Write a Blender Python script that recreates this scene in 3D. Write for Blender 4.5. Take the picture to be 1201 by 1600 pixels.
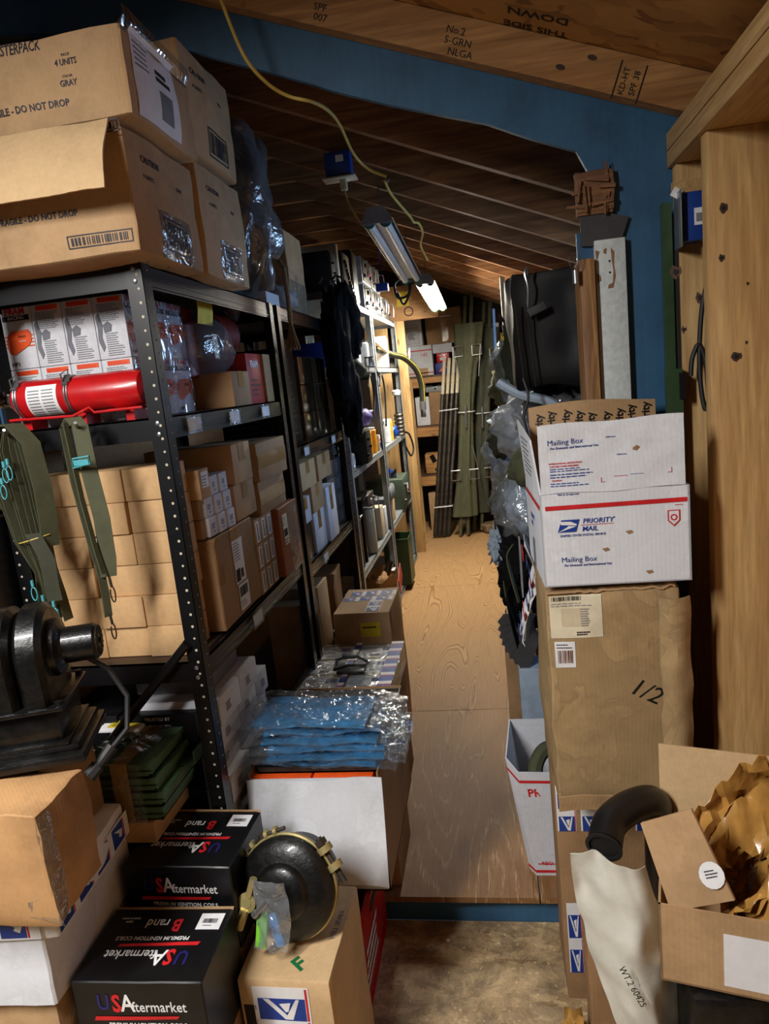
import bpy, bmesh, math, random
from mathutils import Vector, Matrix, noise
D = bpy.data
for o in list(D.objects): D.objects.remove(o)
SC = bpy.context.scene
COL = SC.collection
# ------------------------------------------------------------------ camera
FPX = 1110.0
def _cam():
    f = FPX; vy = (160.0, -220.0); rho = math.radians(6.0)
    k = -f*f/(vy[0]*math.sin(rho)+vy[1]*math.cos(rho))
    yd = Vector((vy[0], vy[1], f)).normalized()
    up = -Vector((k*math.sin(rho), k*math.cos(rho), f)).normalized()
    xd = yd.cross(up)
    return xd, yd, up          # world axes seen in camera frame (right, down, forward)
XD, YD, UP = _cam()
CAM = Vector((0, 0, 1.5))
cr = Vector((XD[0], YD[0], UP[0])); cd = Vector((XD[1], YD[1], UP[1])); cf = Vector((XD[2], YD[2], UP[2]))
cam = D.cameras.new('camera'); co = D.objects.new('camera', cam); COL.objects.link(co)
cam.sensor_fit = 'VERTICAL'; cam.sensor_height = 24.0; cam.lens = 24.0*FPX/1600.0
cam.clip_start = 0.02
M3 = Matrix((cr, -cd, -cf)).transposed()
co.matrix_world = Matrix.Translation(CAM) @ M3.to_4x4()
SC.camera = co
# ------------------------------------------------------------------ light and exposure
SC.view_settings.view_transform = 'Standard'; SC.view_settings.look = 'None'
SC.view_settings.gamma = 1.0; SC.view_settings.use_curve_mapping = False
SC.view_settings.exposure = 0.0
W = D.worlds.new('world'); SC.world = W; W.use_nodes = True
W.node_tree.nodes['Background'].inputs[0].default_value = (0.55, 0.72, 1.0, 1)
W.node_tree.nodes['Background'].inputs[1].default_value = 0.035
def area(name, loc, tgt, sx, sy, power, col, spread=180):
    l = D.lights.new(name, 'AREA'); l.shape = 'RECTANGLE'; l.size = sx; l.size_y = sy; l.energy = power; l.color = col
    o = D.objects.new(name, l); COL.objects.link(o); o.location = loc
    o.rotation_euler = (Vector(tgt)-Vector(loc)).to_track_quat('-Z', 'Y').to_euler(); l.spread = math.radians(spread)
    return o
area('front_room_lamp', (-1.20, -0.15, 2.26), (-0.92, 0.22, 0), 0.14, 1.1, 74, (1.0, 0.97, 0.94), 166)
area('window_daylight', (0.98, 2.95, 1.66), (-0.7, 2.3, 1.2), 0.75, 0.36, 26, (0.42, 0.65, 1.0))
TUBE_POWER = 230.0
SC.cycles.max_bounces = 6; SC.cycles.transparent_max_bounces = 12
SC.cycles.use_denoising = True
# ------------------------------------------------------------------ pixel -> place on a given plane
def at(px, py, X=None, Y=None, Z=None):
    w = cr*(px-600.5) + cd*(py-800.0) + cf*FPX
    if Y is not None: t = (Y-CAM.y)/w.y
    elif X is not None: t = (X-CAM.x)/w.x
    else: t = (Z-CAM.z)/w.z
    return CAM + w*t
# ------------------------------------------------------------------ materials
MT = {}
def nt(name):
    m = D.materials.new(name); m.use_nodes = True; t = m.node_tree
    b = t.nodes['Principled BSDF']; return m, t, b
def L(t, a, b): t.links.new(a, b)
def coords(t, scale=(1,1,1), rot=(0,0,0), kind='Object'):
    tc = t.nodes.new('ShaderNodeTexCoord'); mp = t.nodes.new('ShaderNodeMapping')
    mp.inputs['Scale'].default_value = scale; mp.inputs['Rotation'].default_value = rot
    L(t, tc.outputs[kind], mp.inputs[0]); return mp.outputs[0]
def noise_n(t, vec, scale, detail=4, rough=.6, dist=0):
    n = t.nodes.new('ShaderNodeTexNoise'); n.inputs['Scale'].default_value = scale
    n.inputs['Detail'].default_value = detail; n.inputs['Roughness'].default_value = rough; n.inputs['Distortion'].default_value = dist
    L(t, vec, n.inputs['Vector']); return n.outputs[0]
def ramp(t, fac, stops):
    r = t.nodes.new('ShaderNodeValToRGB'); e = r.color_ramp.elements
    while len(e) > 1: e.remove(e[0])
    e[0].position = stops[0][0]; e[0].color = (*stops[0][1], 1)
    for p, c in stops[1:]:
        q = e.new(p); q.color = (*c, 1)
    L(t, fac, r.inputs[0]); return r.outputs[0]
def mixc(t, fac, a, b, mode='MIX'):
    m = t.nodes.new('ShaderNodeMix'); m.data_type = 'RGBA'; m.blend_type = mode
    if isinstance(fac, float): m.inputs[0].default_value = fac
    else: L(t, fac, m.inputs[0])
    for s, v in ((6, a), (7, b)):
        if isinstance(v, tuple): m.inputs[s].default_value = (*v, 1)
        else: L(t, v, m.inputs[s])
    return m.outputs[2]
def bump(t, b, h, strength=.2, dist=.002):
    n = t.nodes.new('ShaderNodeBump'); n.inputs['Strength'].default_value = strength; n.inputs['Distance'].default_value = dist
    L(t, h, n.inputs['Height']); L(t, n.outputs[0], b.inputs['Normal'])
def lin(c):
    return tuple((x/255/12.92 if x/255 <= .04045 else ((x/255+.055)/1.055)**2.4) for x in c)
def plain(name, rgb, rough=.5, metal=0.0, var=.12, scale=25, bmp=0.0, coat=0.0, spec=.5):
    if name in MT: return MT[name]
    m, t, b = nt(name); c = lin(rgb)
    v = noise_n(t, coords(t), scale)
    dk = tuple(x*(1-var*1.6) for x in c); lt = tuple(min(1, x*(1+var)) for x in c)
    L(t, ramp(t, v, [(.3, dk), (.7, lt)]), b.inputs['Base Color'])
    b.inputs['Roughness'].default_value = rough; b.inputs['Metallic'].default_value = metal
    b.inputs['Coat Weight'].default_value = coat; b.inputs['Specular IOR Level'].default_value = spec
    if bmp: bump(t, b, v, bmp, .004)
    MT[name] = m; return m
def emis(name, rgb, s):
    m, t, b = nt(name); b.inputs['Base Color'].default_value = (*rgb, 1)
    b.inputs['Emission Color'].default_value = (*rgb, 1); b.inputs['Emission Strength'].default_value = s
    MT[name] = m; return m
def cardboard(name, rgb, dirt=.3, flute=.05, wet=None):
    m, t, b = nt(name); c = lin(rgb)
    v = coords(t); big = noise_n(t, v, 6, 5, .65); fine = noise_n(t, v, 90, 2)
    c0 = tuple(x*(1-dirt) for x in c); c1 = tuple(min(1, x*1.08) for x in c)
    a = ramp(t, big, [(.3, c0), (.55, c), (.75, c1)])
    a = mixc(t, .12, a, ramp(t, fine, [(.3, (.25,.25,.25)), (.7, (1,1,1))]), 'MULTIPLY')
    if wet:
        w = noise_n(t, coords(t, (1,1,.8)), 7, 3, .6, .8)
        a = mixc(t, ramp(t, w, [(.50, (0,0,0)), (.515, (1,1,1)), (.535, (.45,.45,.45)), (1, (.45,.45,.45))]), a, tuple(x*wet for x in c))
    L(t, a, b.inputs['Base Color']); b.inputs['Roughness'].default_value = .72; b.inputs['Specular IOR Level'].default_value = .3
    wv = t.nodes.new('ShaderNodeTexWave'); wv.inputs['Scale'].default_value = 70; wv.inputs['Distortion'].default_value = .6
    wv.wave_type = 'BANDS'; wv.bands_direction = 'DIAGONAL'
    L(t, coords(t, (1, 1, 0.0)), wv.inputs['Vector'])
    mx = t.nodes.new('ShaderNodeMath'); mx.operation = 'MULTIPLY_ADD'; L(t, big, mx.inputs[0]); mx.inputs[1].default_value = 3.0
    L(t, wv.outputs[1], mx.inputs[2])
    bump(t, b, mx.outputs[0], flute, .003)
    MT[name] = m; return m
def wood(name, rgb, dark, axis='Z', rough=.6, knots=True, contrast=1.0, scale=1.0):
    m, t, b = nt(name); c = lin(rgb); d = lin(dark)
    s = {'X': (.6, 9, 9), 'Y': (9, .6, 9), 'Z': (9, 9, .6)}[axis]
    v = coords(t, tuple(q*scale for q in s))
    n1 = noise_n(t, v, 3.0, 6, .6, 1.2); n2 = noise_n(t, v, 14, 3)
    g = ramp(t, n1, [(.33, d), (.5, tuple((p+q)/2 for p, q in zip(c, d))), (.62, c)])
    g = mixc(t, .35*contrast, g, ramp(t, n2, [(.35, (.35,.3,.25)), (.65, (1,1,1))]), 'MULTIPLY')
    if knots:
        vo = t.nodes.new('ShaderNodeTexVoronoi'); vo.inputs['Scale'].default_value = 3.6
        s2 = {'X': (.8, 2.2, 2.2), 'Y': (2.2, .8, 2.2), 'Z': (2.2, 2.2, .8)}[axis]
        L(t, coords(t, s2), vo.inputs['Vector'])
        g = mixc(t, ramp(t, vo.outputs['Distance'], [(.045, (.9,.9,.9)), (.07, (.55,.55,.55)), (.075, (.18,.18,.18)), (.14, (0,0,0))]), g, tuple(x*.35 for x in d))
    L(t, g, b.inputs['Base Color']); b.inputs['Roughness'].default_value = rough
    bump(t, b, n2, .15, .002); MT[name] = m; return m
def osb(name, rgb, dark, scale=14, dirt=0.0):
    m, t, b = nt(name); c = lin(rgb); d = lin(dark)
    vo = t.nodes.new('ShaderNodeTexVoronoi'); vo.inputs['Scale'].default_value = scale; vo.distance = 'CHEBYCHEV'
    v0 = coords(t, (1, 1.9, 1), (0, 0, .5)); vv = noise_n(t, v0, 4, 2)
    va = t.nodes.new('ShaderNodeVectorMath'); va.operation = 'MULTIPLY_ADD'; va.inputs[1].default_value = (.25,)*3
    nn = t.nodes.new('ShaderNodeTexNoise'); nn.inputs['Scale'].default_value = 5; L(t, v0, nn.inputs['Vector'])
    L(t, nn.outputs[1], va.inputs[0]); L(t, v0, va.inputs[2]); L(t, va.outputs[0], vo.inputs['Vector'])
    g = ramp(t, vo.outputs['Color'], [(.1, d), (.5, tuple((p*.7+q*.3) for p, q in zip(c, d))), (.9, c)])
    fn = noise_n(t, coords(t), 5, 6, .7)
    g = mixc(t, .35, g, ramp(t, fn, [(.3, (.4,.35,.3)), (.6, (1,1,1))]), 'MULTIPLY')
    if dirt:
        g = mixc(t, ramp(t, noise_n(t, coords(t, (1,1,1)), 9, 8, .75, .6), [(.42, (0,0,0)), (.6, (dirt,)*3)]), g, lin((70, 60, 48)))
    if dirt:
        lint = noise_n(t, coords(t), 13, 4, .65, 3.0)
        g = mixc(t, ramp(t, lint, [(.482, (0,0,0)), (.494, (.75,)*3), (.506, (0,0,0))]), g, lin((72, 58, 42)))
        g = mixc(t, ramp(t, noise_n(t, coords(t), 60, 2, .6), [(.64, (0,0,0)), (.70, (.55,)*3)]), g, lin((228, 206, 168)))
    L(t, g, b.inputs['Base Color']); b.inputs['Roughness'].default_value = .65
    bump(t, b, vo.outputs['Distance'], .25, .003); MT[name] = m; return m
def plywood(name):
    m, t, b = nt(name)
    v = coords(t, (1.2, .15, 1))
    warp = noise_n(t, v, 3.4, 1.6, .4, .35)
    mu = t.nodes.new('ShaderNodeMath'); mu.operation = 'MULTIPLY'; L(t, warp, mu.inputs[0]); mu.inputs[1].default_value = 125
    si = t.nodes.new('ShaderNodeMath'); si.operation = 'SINE'; L(t, mu.outputs[0], si.inputs[0])
    g = ramp(t, si.outputs[0], [(.0, lin((176, 138, 94))), (.5, lin((182, 144, 98))), (.8, lin((134, 96, 60))), (1, lin((188, 152, 106)))])
    fi = noise_n(t, coords(t, (60, 2.2, 1)), 3, 4)
    g = mixc(t, .3, g, ramp(t, fi, [(.3, (.45,.4,.35)), (.6, (1,1,1))]), 'MULTIPLY')
    # grime tracked over the sheets near the step, and worn grain showing pale
    tc = t.nodes.new('ShaderNodeTexCoord'); sx = t.nodes.new('ShaderNodeSeparateXYZ'); L(t, tc.outputs['Object'], sx.inputs[0])
    mr = t.nodes.new('ShaderNodeMapRange'); mr.inputs[1].default_value = 3.6; mr.inputs[2].default_value = 2.1; L(t, sx.outputs[1], mr.inputs[0])
    st = noise_n(t, coords(t, (1, .5, 1)), 4, 6, .7)
    grime = t.nodes.new('ShaderNodeMath'); grime.operation = 'MULTIPLY'; L(t, mr.outputs[0], grime.inputs[0]); L(t, ramp(t, st, [(.25, (.45,)*3), (.7, (1,)*3)]), grime.inputs[1])
    f3 = noise_n(t, coords(t, (90, 5, 1)), 2.2, 3, .7)
    mm = t.nodes.new('ShaderNodeMath'); mm.operation = 'MULTIPLY'; L(t, ramp(t, si.outputs[0], [(.35, (.12,)*3), (.9, (1,)*3)]), mm.inputs[0]); L(t, ramp(t, f3, [(.47, (.05,)*3), (.62, (1,)*3)]), mm.inputs[1])
    gr = mixc(t, mm.outputs[0], lin((120, 80, 44)), lin((196, 166, 126)))
    gr = mixc(t, .4, gr, ramp(t, fi, [(.35, (.5,.46,.42)), (.6, (1,1,1))]), 'MULTIPLY')
    g = mixc(t, grime.outputs[0], g, gr)
    g = mixc(t, ramp(t, noise_n(t, coords(t), 22, 3, .8), [(.72, (0,0,0)), (.78, (.7,)*3)]), g, lin((60, 45, 32)))
    lint = noise_n(t, coords(t), 16, 3, .6, 2.6)
    g = mixc(t, ramp(t, lint, [(.487, (0,0,0)), (.495, (.35,)*3), (.503, (0,0,0))]), g, lin((88, 66, 46)))
    L(t, g, b.inputs['Base Color']); b.inputs['Roughness'].default_value = .55; b.inputs['Specular IOR Level'].default_value = .22
    bump(t, b, si.outputs[0], .06, .001); MT[name] = m; return m
def film(name, tint=(1,1,1), dens=.16, scale=18, rough=.12, milky=0.0):
    m = D.materials.new(name); m.use_nodes = True; t = m.node_tree; t.nodes.clear()
    o = t.nodes.new('ShaderNodeOutputMaterial'); tr = t.nodes.new('ShaderNodeBsdfTransparent'); tr.inputs[0].default_value = (*tint, 1)
    gl = t.nodes.new('ShaderNodeBsdfGlossy'); gl.inputs['Roughness'].default_value = rough
    di = t.nodes.new('ShaderNodeBsdfDiffuse'); di.inputs[0].default_value = (.75, .78, .8, 1)
    bp = t.nodes.new('ShaderNodeBump'); bp.inputs['Strength'].default_value = 1.0; bp.inputs['Distance'].default_value = .012
    v = coords(t, (1, 1, 1)); h = noise_n(t, v, scale, 3, .6, 1.5); L(t, h, bp.inputs['Height'])
    L(t, bp.outputs[0], gl.inputs['Normal'])
    lw = t.nodes.new('ShaderNodeLayerWeight'); lw.inputs[0].default_value = .25; L(t, bp.outputs[0], lw.inputs['Normal'])
    ad = t.nodes.new('ShaderNodeMath'); ad.operation = 'MULTIPLY_ADD'; L(t, lw.outputs[0], ad.inputs[0]); ad.inputs[1].default_value = .35; ad.inputs[2].default_value = dens
    m1 = t.nodes.new('ShaderNodeMixShader'); L(t, ad.outputs[0], m1.inputs[0]); L(t, tr.outputs[0], m1.inputs[1]); L(t, gl.outputs[0], m1.inputs[2])
    m2 = t.nodes.new('ShaderNodeMixShader'); m2.inputs[0].default_value = milky; L(t, m1.outputs[0], m2.inputs[1]); L(t, di.outputs[0], m2.inputs[2])
    L(t, m2.outputs[0], o.inputs[0]); MT[name] = m; return m
cardboard('tan', (184, 150, 110)); cardboard('tan_light', (206, 174, 130), .18); cardboard('tan_dark', (156, 122, 86), .3)
cardboard('tan_worn', (172, 144, 102), .35, .05, .70); cardboard('kraft', (184, 142, 96), .4, .05); cardboard('mono_tan', (200, 162, 116), .12, .05)
cardboard('white_card', (214, 216, 222), .12, .06); cardboard('white_worn', (222, 226, 232), .16, .05, .86); cardboard('grey_card', (120, 122, 130), .2)
cardboard('cream_card', (205, 190, 160), .2)
cardboard('rust_card', (150, 86, 50), .3)
plain('black_card', (13, 13, 16), .4, var=.3, spec=.35); plain('black_metal', (12, 12, 14), .36, .0, .25, 8, coat=.12, spec=.4)
plain('black_cast', (14, 14, 14), .36, .0, .6, 40, .5, coat=.15, spec=.4); plain('black_plastic', (18, 18, 20), .4)
plain('black_cloth', (13, 13, 14), .9, bmp=.3, spec=.15); plain('black_vinyl', (9, 9, 10), .5, bmp=.3, scale=7, spec=.35)
plain('steel', (170, 172, 175), .3, .85); plain('grey_metal', (150, 156, 158), .42, .35, .15); plain('hole', (190, 180, 160), .6); plain('dark_steel', (72, 66, 58), .45, .6, .3)
plain('chrome', (220, 220, 225), .12, 1.0); plain('red', (190, 22, 26), .3, coat=.3); plain('red_dull', (165, 30, 28), .5); plain('orange', (225, 82, 20), .45)
plain('dark_red', (110, 30, 26), .5); plain('olive', (72, 74, 50), .8, bmp=.3); plain('olive_dark', (50, 52, 36), .85, bmp=.3); plain('olive_light', (104, 104, 70), .85, bmp=.4)
plain('green_metal', (48, 72, 44), .45); plain('green_tray', (84, 118, 84), .4, .1, .25); plain('teal', (70, 160, 170), .5); plain('brass', (190, 175, 120), .35, .6)
plain('white_paper', (225, 226, 228), .6, var=.05); plain('cream_paper', (214, 204, 176), .6, var=.08); plain('white_paint', (196, 204, 204), .6, var=.1, scale=60, bmp=.5)
plain('white_plastic', (220, 222, 226), .4); plain('ink', (22, 24, 40), .6); plain('ink_black', (12, 12, 12), .6); plain('ink_grey', (120, 122, 126), .6)
plain('ink_red', (200, 30, 36), .5); plain('ink_blue', (24, 58, 140), .5); plain('ink_white', (225, 225, 225), .5); plain('ink_navy', (28, 26, 96), .5); plain('ink_green', (20, 110, 60), .5)
plain('yellow', (214, 190, 40), .5); plain('yellow_bright', (232, 160, 20), .6, bmp=.3); plain('blue_plastic', (22, 60, 140), .45); plain('lime', (120, 200, 50), .4); plain('sky', (40, 140, 215), .4)
plain('cyan_sheet', (10, 130, 185), .45, var=.35, scale=14); plain('grey_cloth', (92, 92, 94), .8, bmp=.4); plain('dark_grey_cloth', (58, 56, 58), .7, bmp=.4); plain('light_cloth', (150, 165, 180), .8, bmp=.4)
plain('cord_yellow', (190, 165, 80), .5); plain('rope', (130, 104, 70), .9, bmp=.5); plain('rubber', (24, 24, 25), .6); plain('hose', (34, 36, 28), .5)
plain('navy_box', (20, 34, 110), .5); plain('grey_tool', (160, 178, 196), .4, .2); plain('burlap', (130, 110, 84), .9, bmp=.5); plain('rusty', (120, 70, 40), .6, .2, .5)
plain('tape_tan', (150, 112, 66), .22, coat=.3, var=.08); plain('tape_kraft', (176, 140, 86), .25, coat=.3); plain('gun_green', (70, 84, 70), .5, .2); plain('silver_card', (120, 104, 84), .15, .8)
plain('purple', (90, 80, 150), .5); plain('skin_cream', (200, 190, 160), .4); plain('amber', (235, 170, 50), .35); plain('peeled', (134, 98, 66), .8)
wood('pine', (204, 168, 112), (178, 138, 84), 'Z'); wood('pine_x', (186, 140, 84), (150, 104, 58), 'X'); wood('pine_y', (204, 168, 112), (178, 138, 84), 'Y')
wood('rafter', (176, 124, 76), (126, 82, 48), 'X', knots=True); wood('old_wood', (170, 128, 80), (120, 82, 48), 'Z', scale=2)
wood('shelf_pine', (206, 156, 94), (160, 110, 60), 'X'); wood('split', (140, 98, 62), (96, 64, 40), 'X', scale=2); wood('dark_board', (74, 52, 38), (46, 32, 24), 'X'); wood('dark_z', (70, 54, 42), (50, 38, 30), 'Z', knots=False)
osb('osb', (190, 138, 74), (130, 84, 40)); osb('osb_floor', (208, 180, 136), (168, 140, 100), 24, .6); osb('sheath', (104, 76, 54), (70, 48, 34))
plywood('plywood')
def blue_mat():
    m, t, b = nt('blue_wall')
    n = noise_n(t, coords(t), 5, 6, .7); f2 = noise_n(t, coords(t, (30, 1, 2)), 3, 3)
    g = ramp(t, n, [(.25, lin((34, 68, 96))), (.5, lin((46, 90, 124))), (.8, lin((54, 100, 134)))])
    g = mixc(t, .2, g, ramp(t, f2, [(.3, (.5,.5,.5)), (.6, (1,1,1))]), 'MULTIPLY')
    L(t, g, b.inputs['Base Color']); b.inputs['Roughness'].default_value = .55; bump(t, b, f2, .2, .002); MT['blue_wall'] = m
blue_mat()
plain('tube_off', (200, 205, 205), .15, var=.03); plain('kraft_sheet', (188, 140, 70), .3, bmp=.3, coat=.4); plain('poly_white', (205, 204, 192), .35, bmp=.4, scale=12, coat=.2)
film('wrap', (.97,.98,1), .05, 9); film('bag', (.93,.94,.95), .12, 12, .15, .08); film('cloudy', (.85,.86,.88), .15, 12, .2, .3); film('crinkle', (.96,.98,1), .07, 20, .10, .02)
emis('tube_on', (1.0, .93, .80), TUBE_POWER)
film('glass', (.95,.97,1), .06, 1, .02)
# ------------------------------------------------------------------ mesh builder
class MB:
    def __init__(s, *mats): s.soft = False; s.bm = bmesh.new(); s.mats = list(mats) or ['tan']; s.mi = 0
    def use(s, m):
        if m not in s.mats: s.mats.append(m)
        s.mi = s.mats.index(m); return s
    def add(s, verts, faces):
        vs = [s.bm.verts.new(v) for v in verts]
        for f in faces:
            try:
                q = s.bm.faces.new([vs[i] for i in f]); q.material_index = s.mi
            except ValueError: pass
        return s
    def box(s, c, d, R=None, bev=0.0):
        c = Vector(c); h = Vector(d)/2
        if bev <= 0:
            P = [Vector((x, y, z)) for z in (-h.z, h.z) for y in (-h.y, h.y) for x in (-h.x, h.x)]
            F = [(0,2,3,1), (4,5,7,6), (0,1,5,4), (2,6,7,3), (0,4,6,2), (1,3,7,5)]
        else:
            b = min(bev, h.x*.9, h.y*.9, h.z*.9)
            t = bmesh.new(); bmesh.ops.create_cube(t, size=1.0)
            for v in t.verts: v.co = Vector((v.co.x*d[0], v.co.y*d[1], v.co.z*d[2]))
            bmesh.ops.bevel(t, geom=list(t.edges), offset=b, segments=2, affect='EDGES', profile=.5)
            t.verts.index_update(); P = [v.co.copy() for v in t.verts]; F = [[v.index for v in f.verts] for f in t.faces]; t.free()
        if R is not None: P = [R @ p for p in P]
        return s.add([p+c for p in P], F)
    def span(s, a, b, bev=0.0):
        a = Vector(a); b = Vector(b); return s.box((a+b)/2, [abs(q) for q in (b-a)], None, bev)
    def cyl(s, p0, p1, r, r2=None, n=16, cap=True):
        p0 = Vector(p0); p1 = Vector(p1); r2 = r if r2 is None else r2
        q = (p1-p0).to_track_quat('Z', 'Y'); V = []
        for p, rr in ((p0, r), (p1, r2)):
            for i in range(n):
                a = 2*math.pi*i/n; V.append(p + q @ Vector((rr*math.cos(a), rr*math.sin(a), 0)))
        F = [(i, (i+1) % n, n+(i+1) % n, n+i) for i in range(n)]
        if cap: F += [tuple(range(n-1, -1, -1)), tuple(range(n, 2*n))]
        return s.add(V, F)
    def lathe(s, o, axis, prof, n=28):
        o = Vector(o); q = Vector(axis).to_track_quat('Z', 'Y'); V = []
        for h, r in prof:
            for i in range(n):
                a = 2*math.pi*i/n; V.append(o + q @ Vector((r*math.cos(a), r*math.sin(a), h)))
        m = len(prof); F = [(k*n+i, k*n+(i+1) % n, (k+1)*n+(i+1) % n, (k+1)*n+i) for k in range(m-1) for i in range(n)]
        F += [tuple(range(n-1, -1, -1)), tuple(range((m-1)*n, m*n))]
        return s.add(V, F)
    def tube(s, pts, r, n=8, closed=False):
        pts = [Vector(p) for p in pts]; V = []; m = len(pts); up = None
        for k, p in enumerate(pts):
            a = pts[(k-1) % m] if (closed or k) else p; b = pts[(k+1) % m] if (closed or k < m-1) else p
            t = (b-a).normalized()
            if up is None: up = t.orthogonal().normalized()
            up = (up - t*up.dot(t)).normalized(); w = t.cross(up)
            rr = r[k] if isinstance(r, (list, tuple)) else r
            for i in range(n):
                g = 2*math.pi*i/n; V.append(p + up*(rr*math.cos(g)) + w*(rr*math.sin(g)))
        K = m if closed else m-1
        F = [(k*n+i, k*n+(i+1) % n, ((k+1) % m)*n+(i+1) % n, ((k+1) % m)*n+i) for k in range(K) for i in range(n)]
        if not closed: F += [tuple(range(n-1, -1, -1)), tuple(range((m-1)*n, m*n))]
        return s.add(V, F)
    def ribbon(s, pts, w, wd, th=.0015):
        pts = [Vector(p) for p in pts]; wd = Vector(wd).normalized(); V = []
        for k, p in enumerate(pts):
            t = (pts[min(k+1, len(pts)-1)]-pts[max(k-1, 0)]).normalized(); nn = t.cross(wd).normalized()*th/2
            V += [p-wd*w/2-nn, p+wd*w/2-nn, p+wd*w/2+nn, p-wd*w/2+nn]
        F = [(k*4+i, k*4+(i+1) % 4, (k+1)*4+(i+1) % 4, (k+1)*4+i) for k in range(len(pts)-1) for i in range(4)]
        F += [(3,2,1,0), tuple(len(pts)*4-4+i for i in range(4))]
        return s.add(V, F)
    def prism(s, poly, vec):
        vec = Vector(vec); P = [Vector(p) for p in poly]; n = len(P)
        return s.add(P + [p+vec for p in P], [tuple(range(n-1, -1, -1)), tuple(range(n, 2*n))] + [(i, (i+1) % n, n+(i+1) % n, n+i) for i in range(n)])
    def lump(s, c, r, amp=.15, seed=0, fr=2.0, sub=3, st=(1,1,1), pw=1.0, folds=0.0):
        s.soft = True; t = bmesh.new(); bmesh.ops.create_icosphere(t, subdivisions=sub, radius=1.0)
        c = Vector(c); off = Vector((seed*3.7, seed*1.3, seed*7.1)); P = []
        for v in t.verts:
            p = v.co.normalized()
            if pw != 1: p = Vector([math.copysign(abs(q)**pw, q) for q in p])
            q = Vector((p.x*st[0], p.y*st[1], p.z*st[2]))*fr + off
            k = 1 + amp*noise.noise(q) + amp*.5*noise.noise(q*2.3)
            if folds: k += folds*(abs(noise.noise(q*1.7))-.25)
            P.append(c + Vector((p.x*r[0], p.y*r[1], p.z*r[2]))*k)
        t.verts.index_update(); F = [[v.index for v in f.verts] for f in t.faces]; t.free()
        return s.add(P, F)
    def crum(s, a, b, n=7, amp=.004, seed=0, fr=9, bulge=0.0):
        """box with dented, slightly bulging walls"""
        a = Vector(a); b = Vector(b); c = (a+b)/2; d = b-a
        t = bmesh.new(); bmesh.ops.create_cube(t, size=1.0)
        bmesh.ops.bevel(t, geom=list(t.edges), offset=.012, segments=1, affect='EDGES')
        bmesh.ops.subdivide_edges(t, edges=[e for e in t.edges if e.calc_length() > .3], cuts=n, use_grid_fill=True)
        off = Vector((seed*2.1, seed*5.3, seed*.7)); P = []
        for v in t.verts:
            p = Vector((v.co.x*d.x, v.co.y*d.y, v.co.z*d.z)); q = p*fr+off
            w = noise.noise_vector(q)*amp + noise.noise_vector(q*2.7)*amp*.4
            e = [abs(x)*2 for x in v.co]; bl = Vector((0, 0, 0))
            for i in range(3):
                if e[i] > .97:
                    j, k = [x for x in range(3) if x != i]
                    bl[i] = math.copysign(bulge*(1-e[j]**2)*(1-e[k]**2), v.co[i])
            P.append(c+p+w+bl)
        t.verts.index_update(); F = [[v.index for v in f.verts] for f in t.faces]; t.free()
        return s.add(P, F)
    def sheet(s, fn, nu, nv, th=.002):
        """two sided sheet from fn(u,v)->Vector with thickness"""
        g = [[Vector(fn(i/nu, j/nv)) for j in range(nv+1)] for i in range(nu+1)]
        V = []; F = []; N = (nu+1)*(nv+1)
        for i in range(nu+1):
            for j in range(nv+1): V.append(g[i][j])
        nr = []
        for i in range(nu+1):
            for j in range(nv+1):
                du = g[min(i+1, nu)][j]-g[max(i-1, 0)][j]; dv = g[i][min(j+1, nv)]-g[i][max(j-1, 0)]
                q = du.cross(dv); nr.append(q.normalized() if q.length > 1e-9 else Vector((0, 0, 1)))
        V += [V[k]-nr[k]*th for k in range(N)]
        id = lambda i, j: i*(nv+1)+j
        for i in range(nu):
            for j in range(nv):
                F.append((id(i,j), id(i+1,j), id(i+1,j+1), id(i,j+1))); F.append((N+id(i,j), N+id(i,j+1), N+id(i+1,j+1), N+id(i+1,j)))
        for i in range(nu):
            F.append((id(i,0), N+id(i,0), N+id(i+1,0), id(i+1,0))); F.append((id(i,nv), id(i+1,nv), N+id(i+1,nv), N+id(i,nv)))
        for j in range(nv):
            F.append((id(0,j), id(0,j+1), N+id(0,j+1), N+id(0,j))); F.append((id(nu,j), N+id(nu,j), N+id(nu,j+1), id(nu,j+1)))
        return s.add(V, F)
    def build(s, name, parent=None, loc=(0,0,0), rz=0.0, smooth=True, shift=None):
        if shift is not None:
            sv = Vector(shift)
            for v in s.bm.verts: v.co -= sv
        bmesh.ops.recalc_face_normals(s.bm, faces=list(s.bm.faces))
        if smooth:
            for f in s.bm.faces: f.smooth = True
            for e in s.bm.edges:
                if len(e.link_faces) == 2 and e.calc_face_angle(0) > (2.2 if s.soft else .6): e.smooth = False
        me = D.meshes.new(name); s.bm.to_mesh(me); s.bm.free()
        for m in s.mats: me.materials.append(MT[m])
        o = D.objects.new(name, me); COL.objects.link(o); o.location = loc; o.rotation_euler = (0, 0, rz)
        if parent is not None: o.parent = parent
        return o
def tag(o, label=None, cat=None, group=None, kind=None):
    if label: o['label'] = label
    if cat: o['category'] = cat
    if group: o['group'] = group
    if kind: o['kind'] = kind
    return o
def thing(name, label, cat, loc, rz=0.0, group=None, rot=None):
    o = D.objects.new(name, None); COL.objects.link(o); o.location = loc
    o.rotation_euler = rot if rot else (0, 0, rz); o.empty_display_size = .05
    return tag(o, label, cat, group)
def copy_tree(o, parent=None):
    c = o.copy(); COL.objects.link(c)
    if parent is not None: c.parent = parent
    for ch in [k for k in D.objects if k.parent == o]: copy_tree(ch, c)
    return c
def struct(mb, name, **k): return tag(mb.build(name, **k), kind='structure')
ORD = ['first', 'second', 'third', 'fourth', 'fifth', 'sixth', 'seventh', 'eighth', 'ninth', 'tenth']
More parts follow.
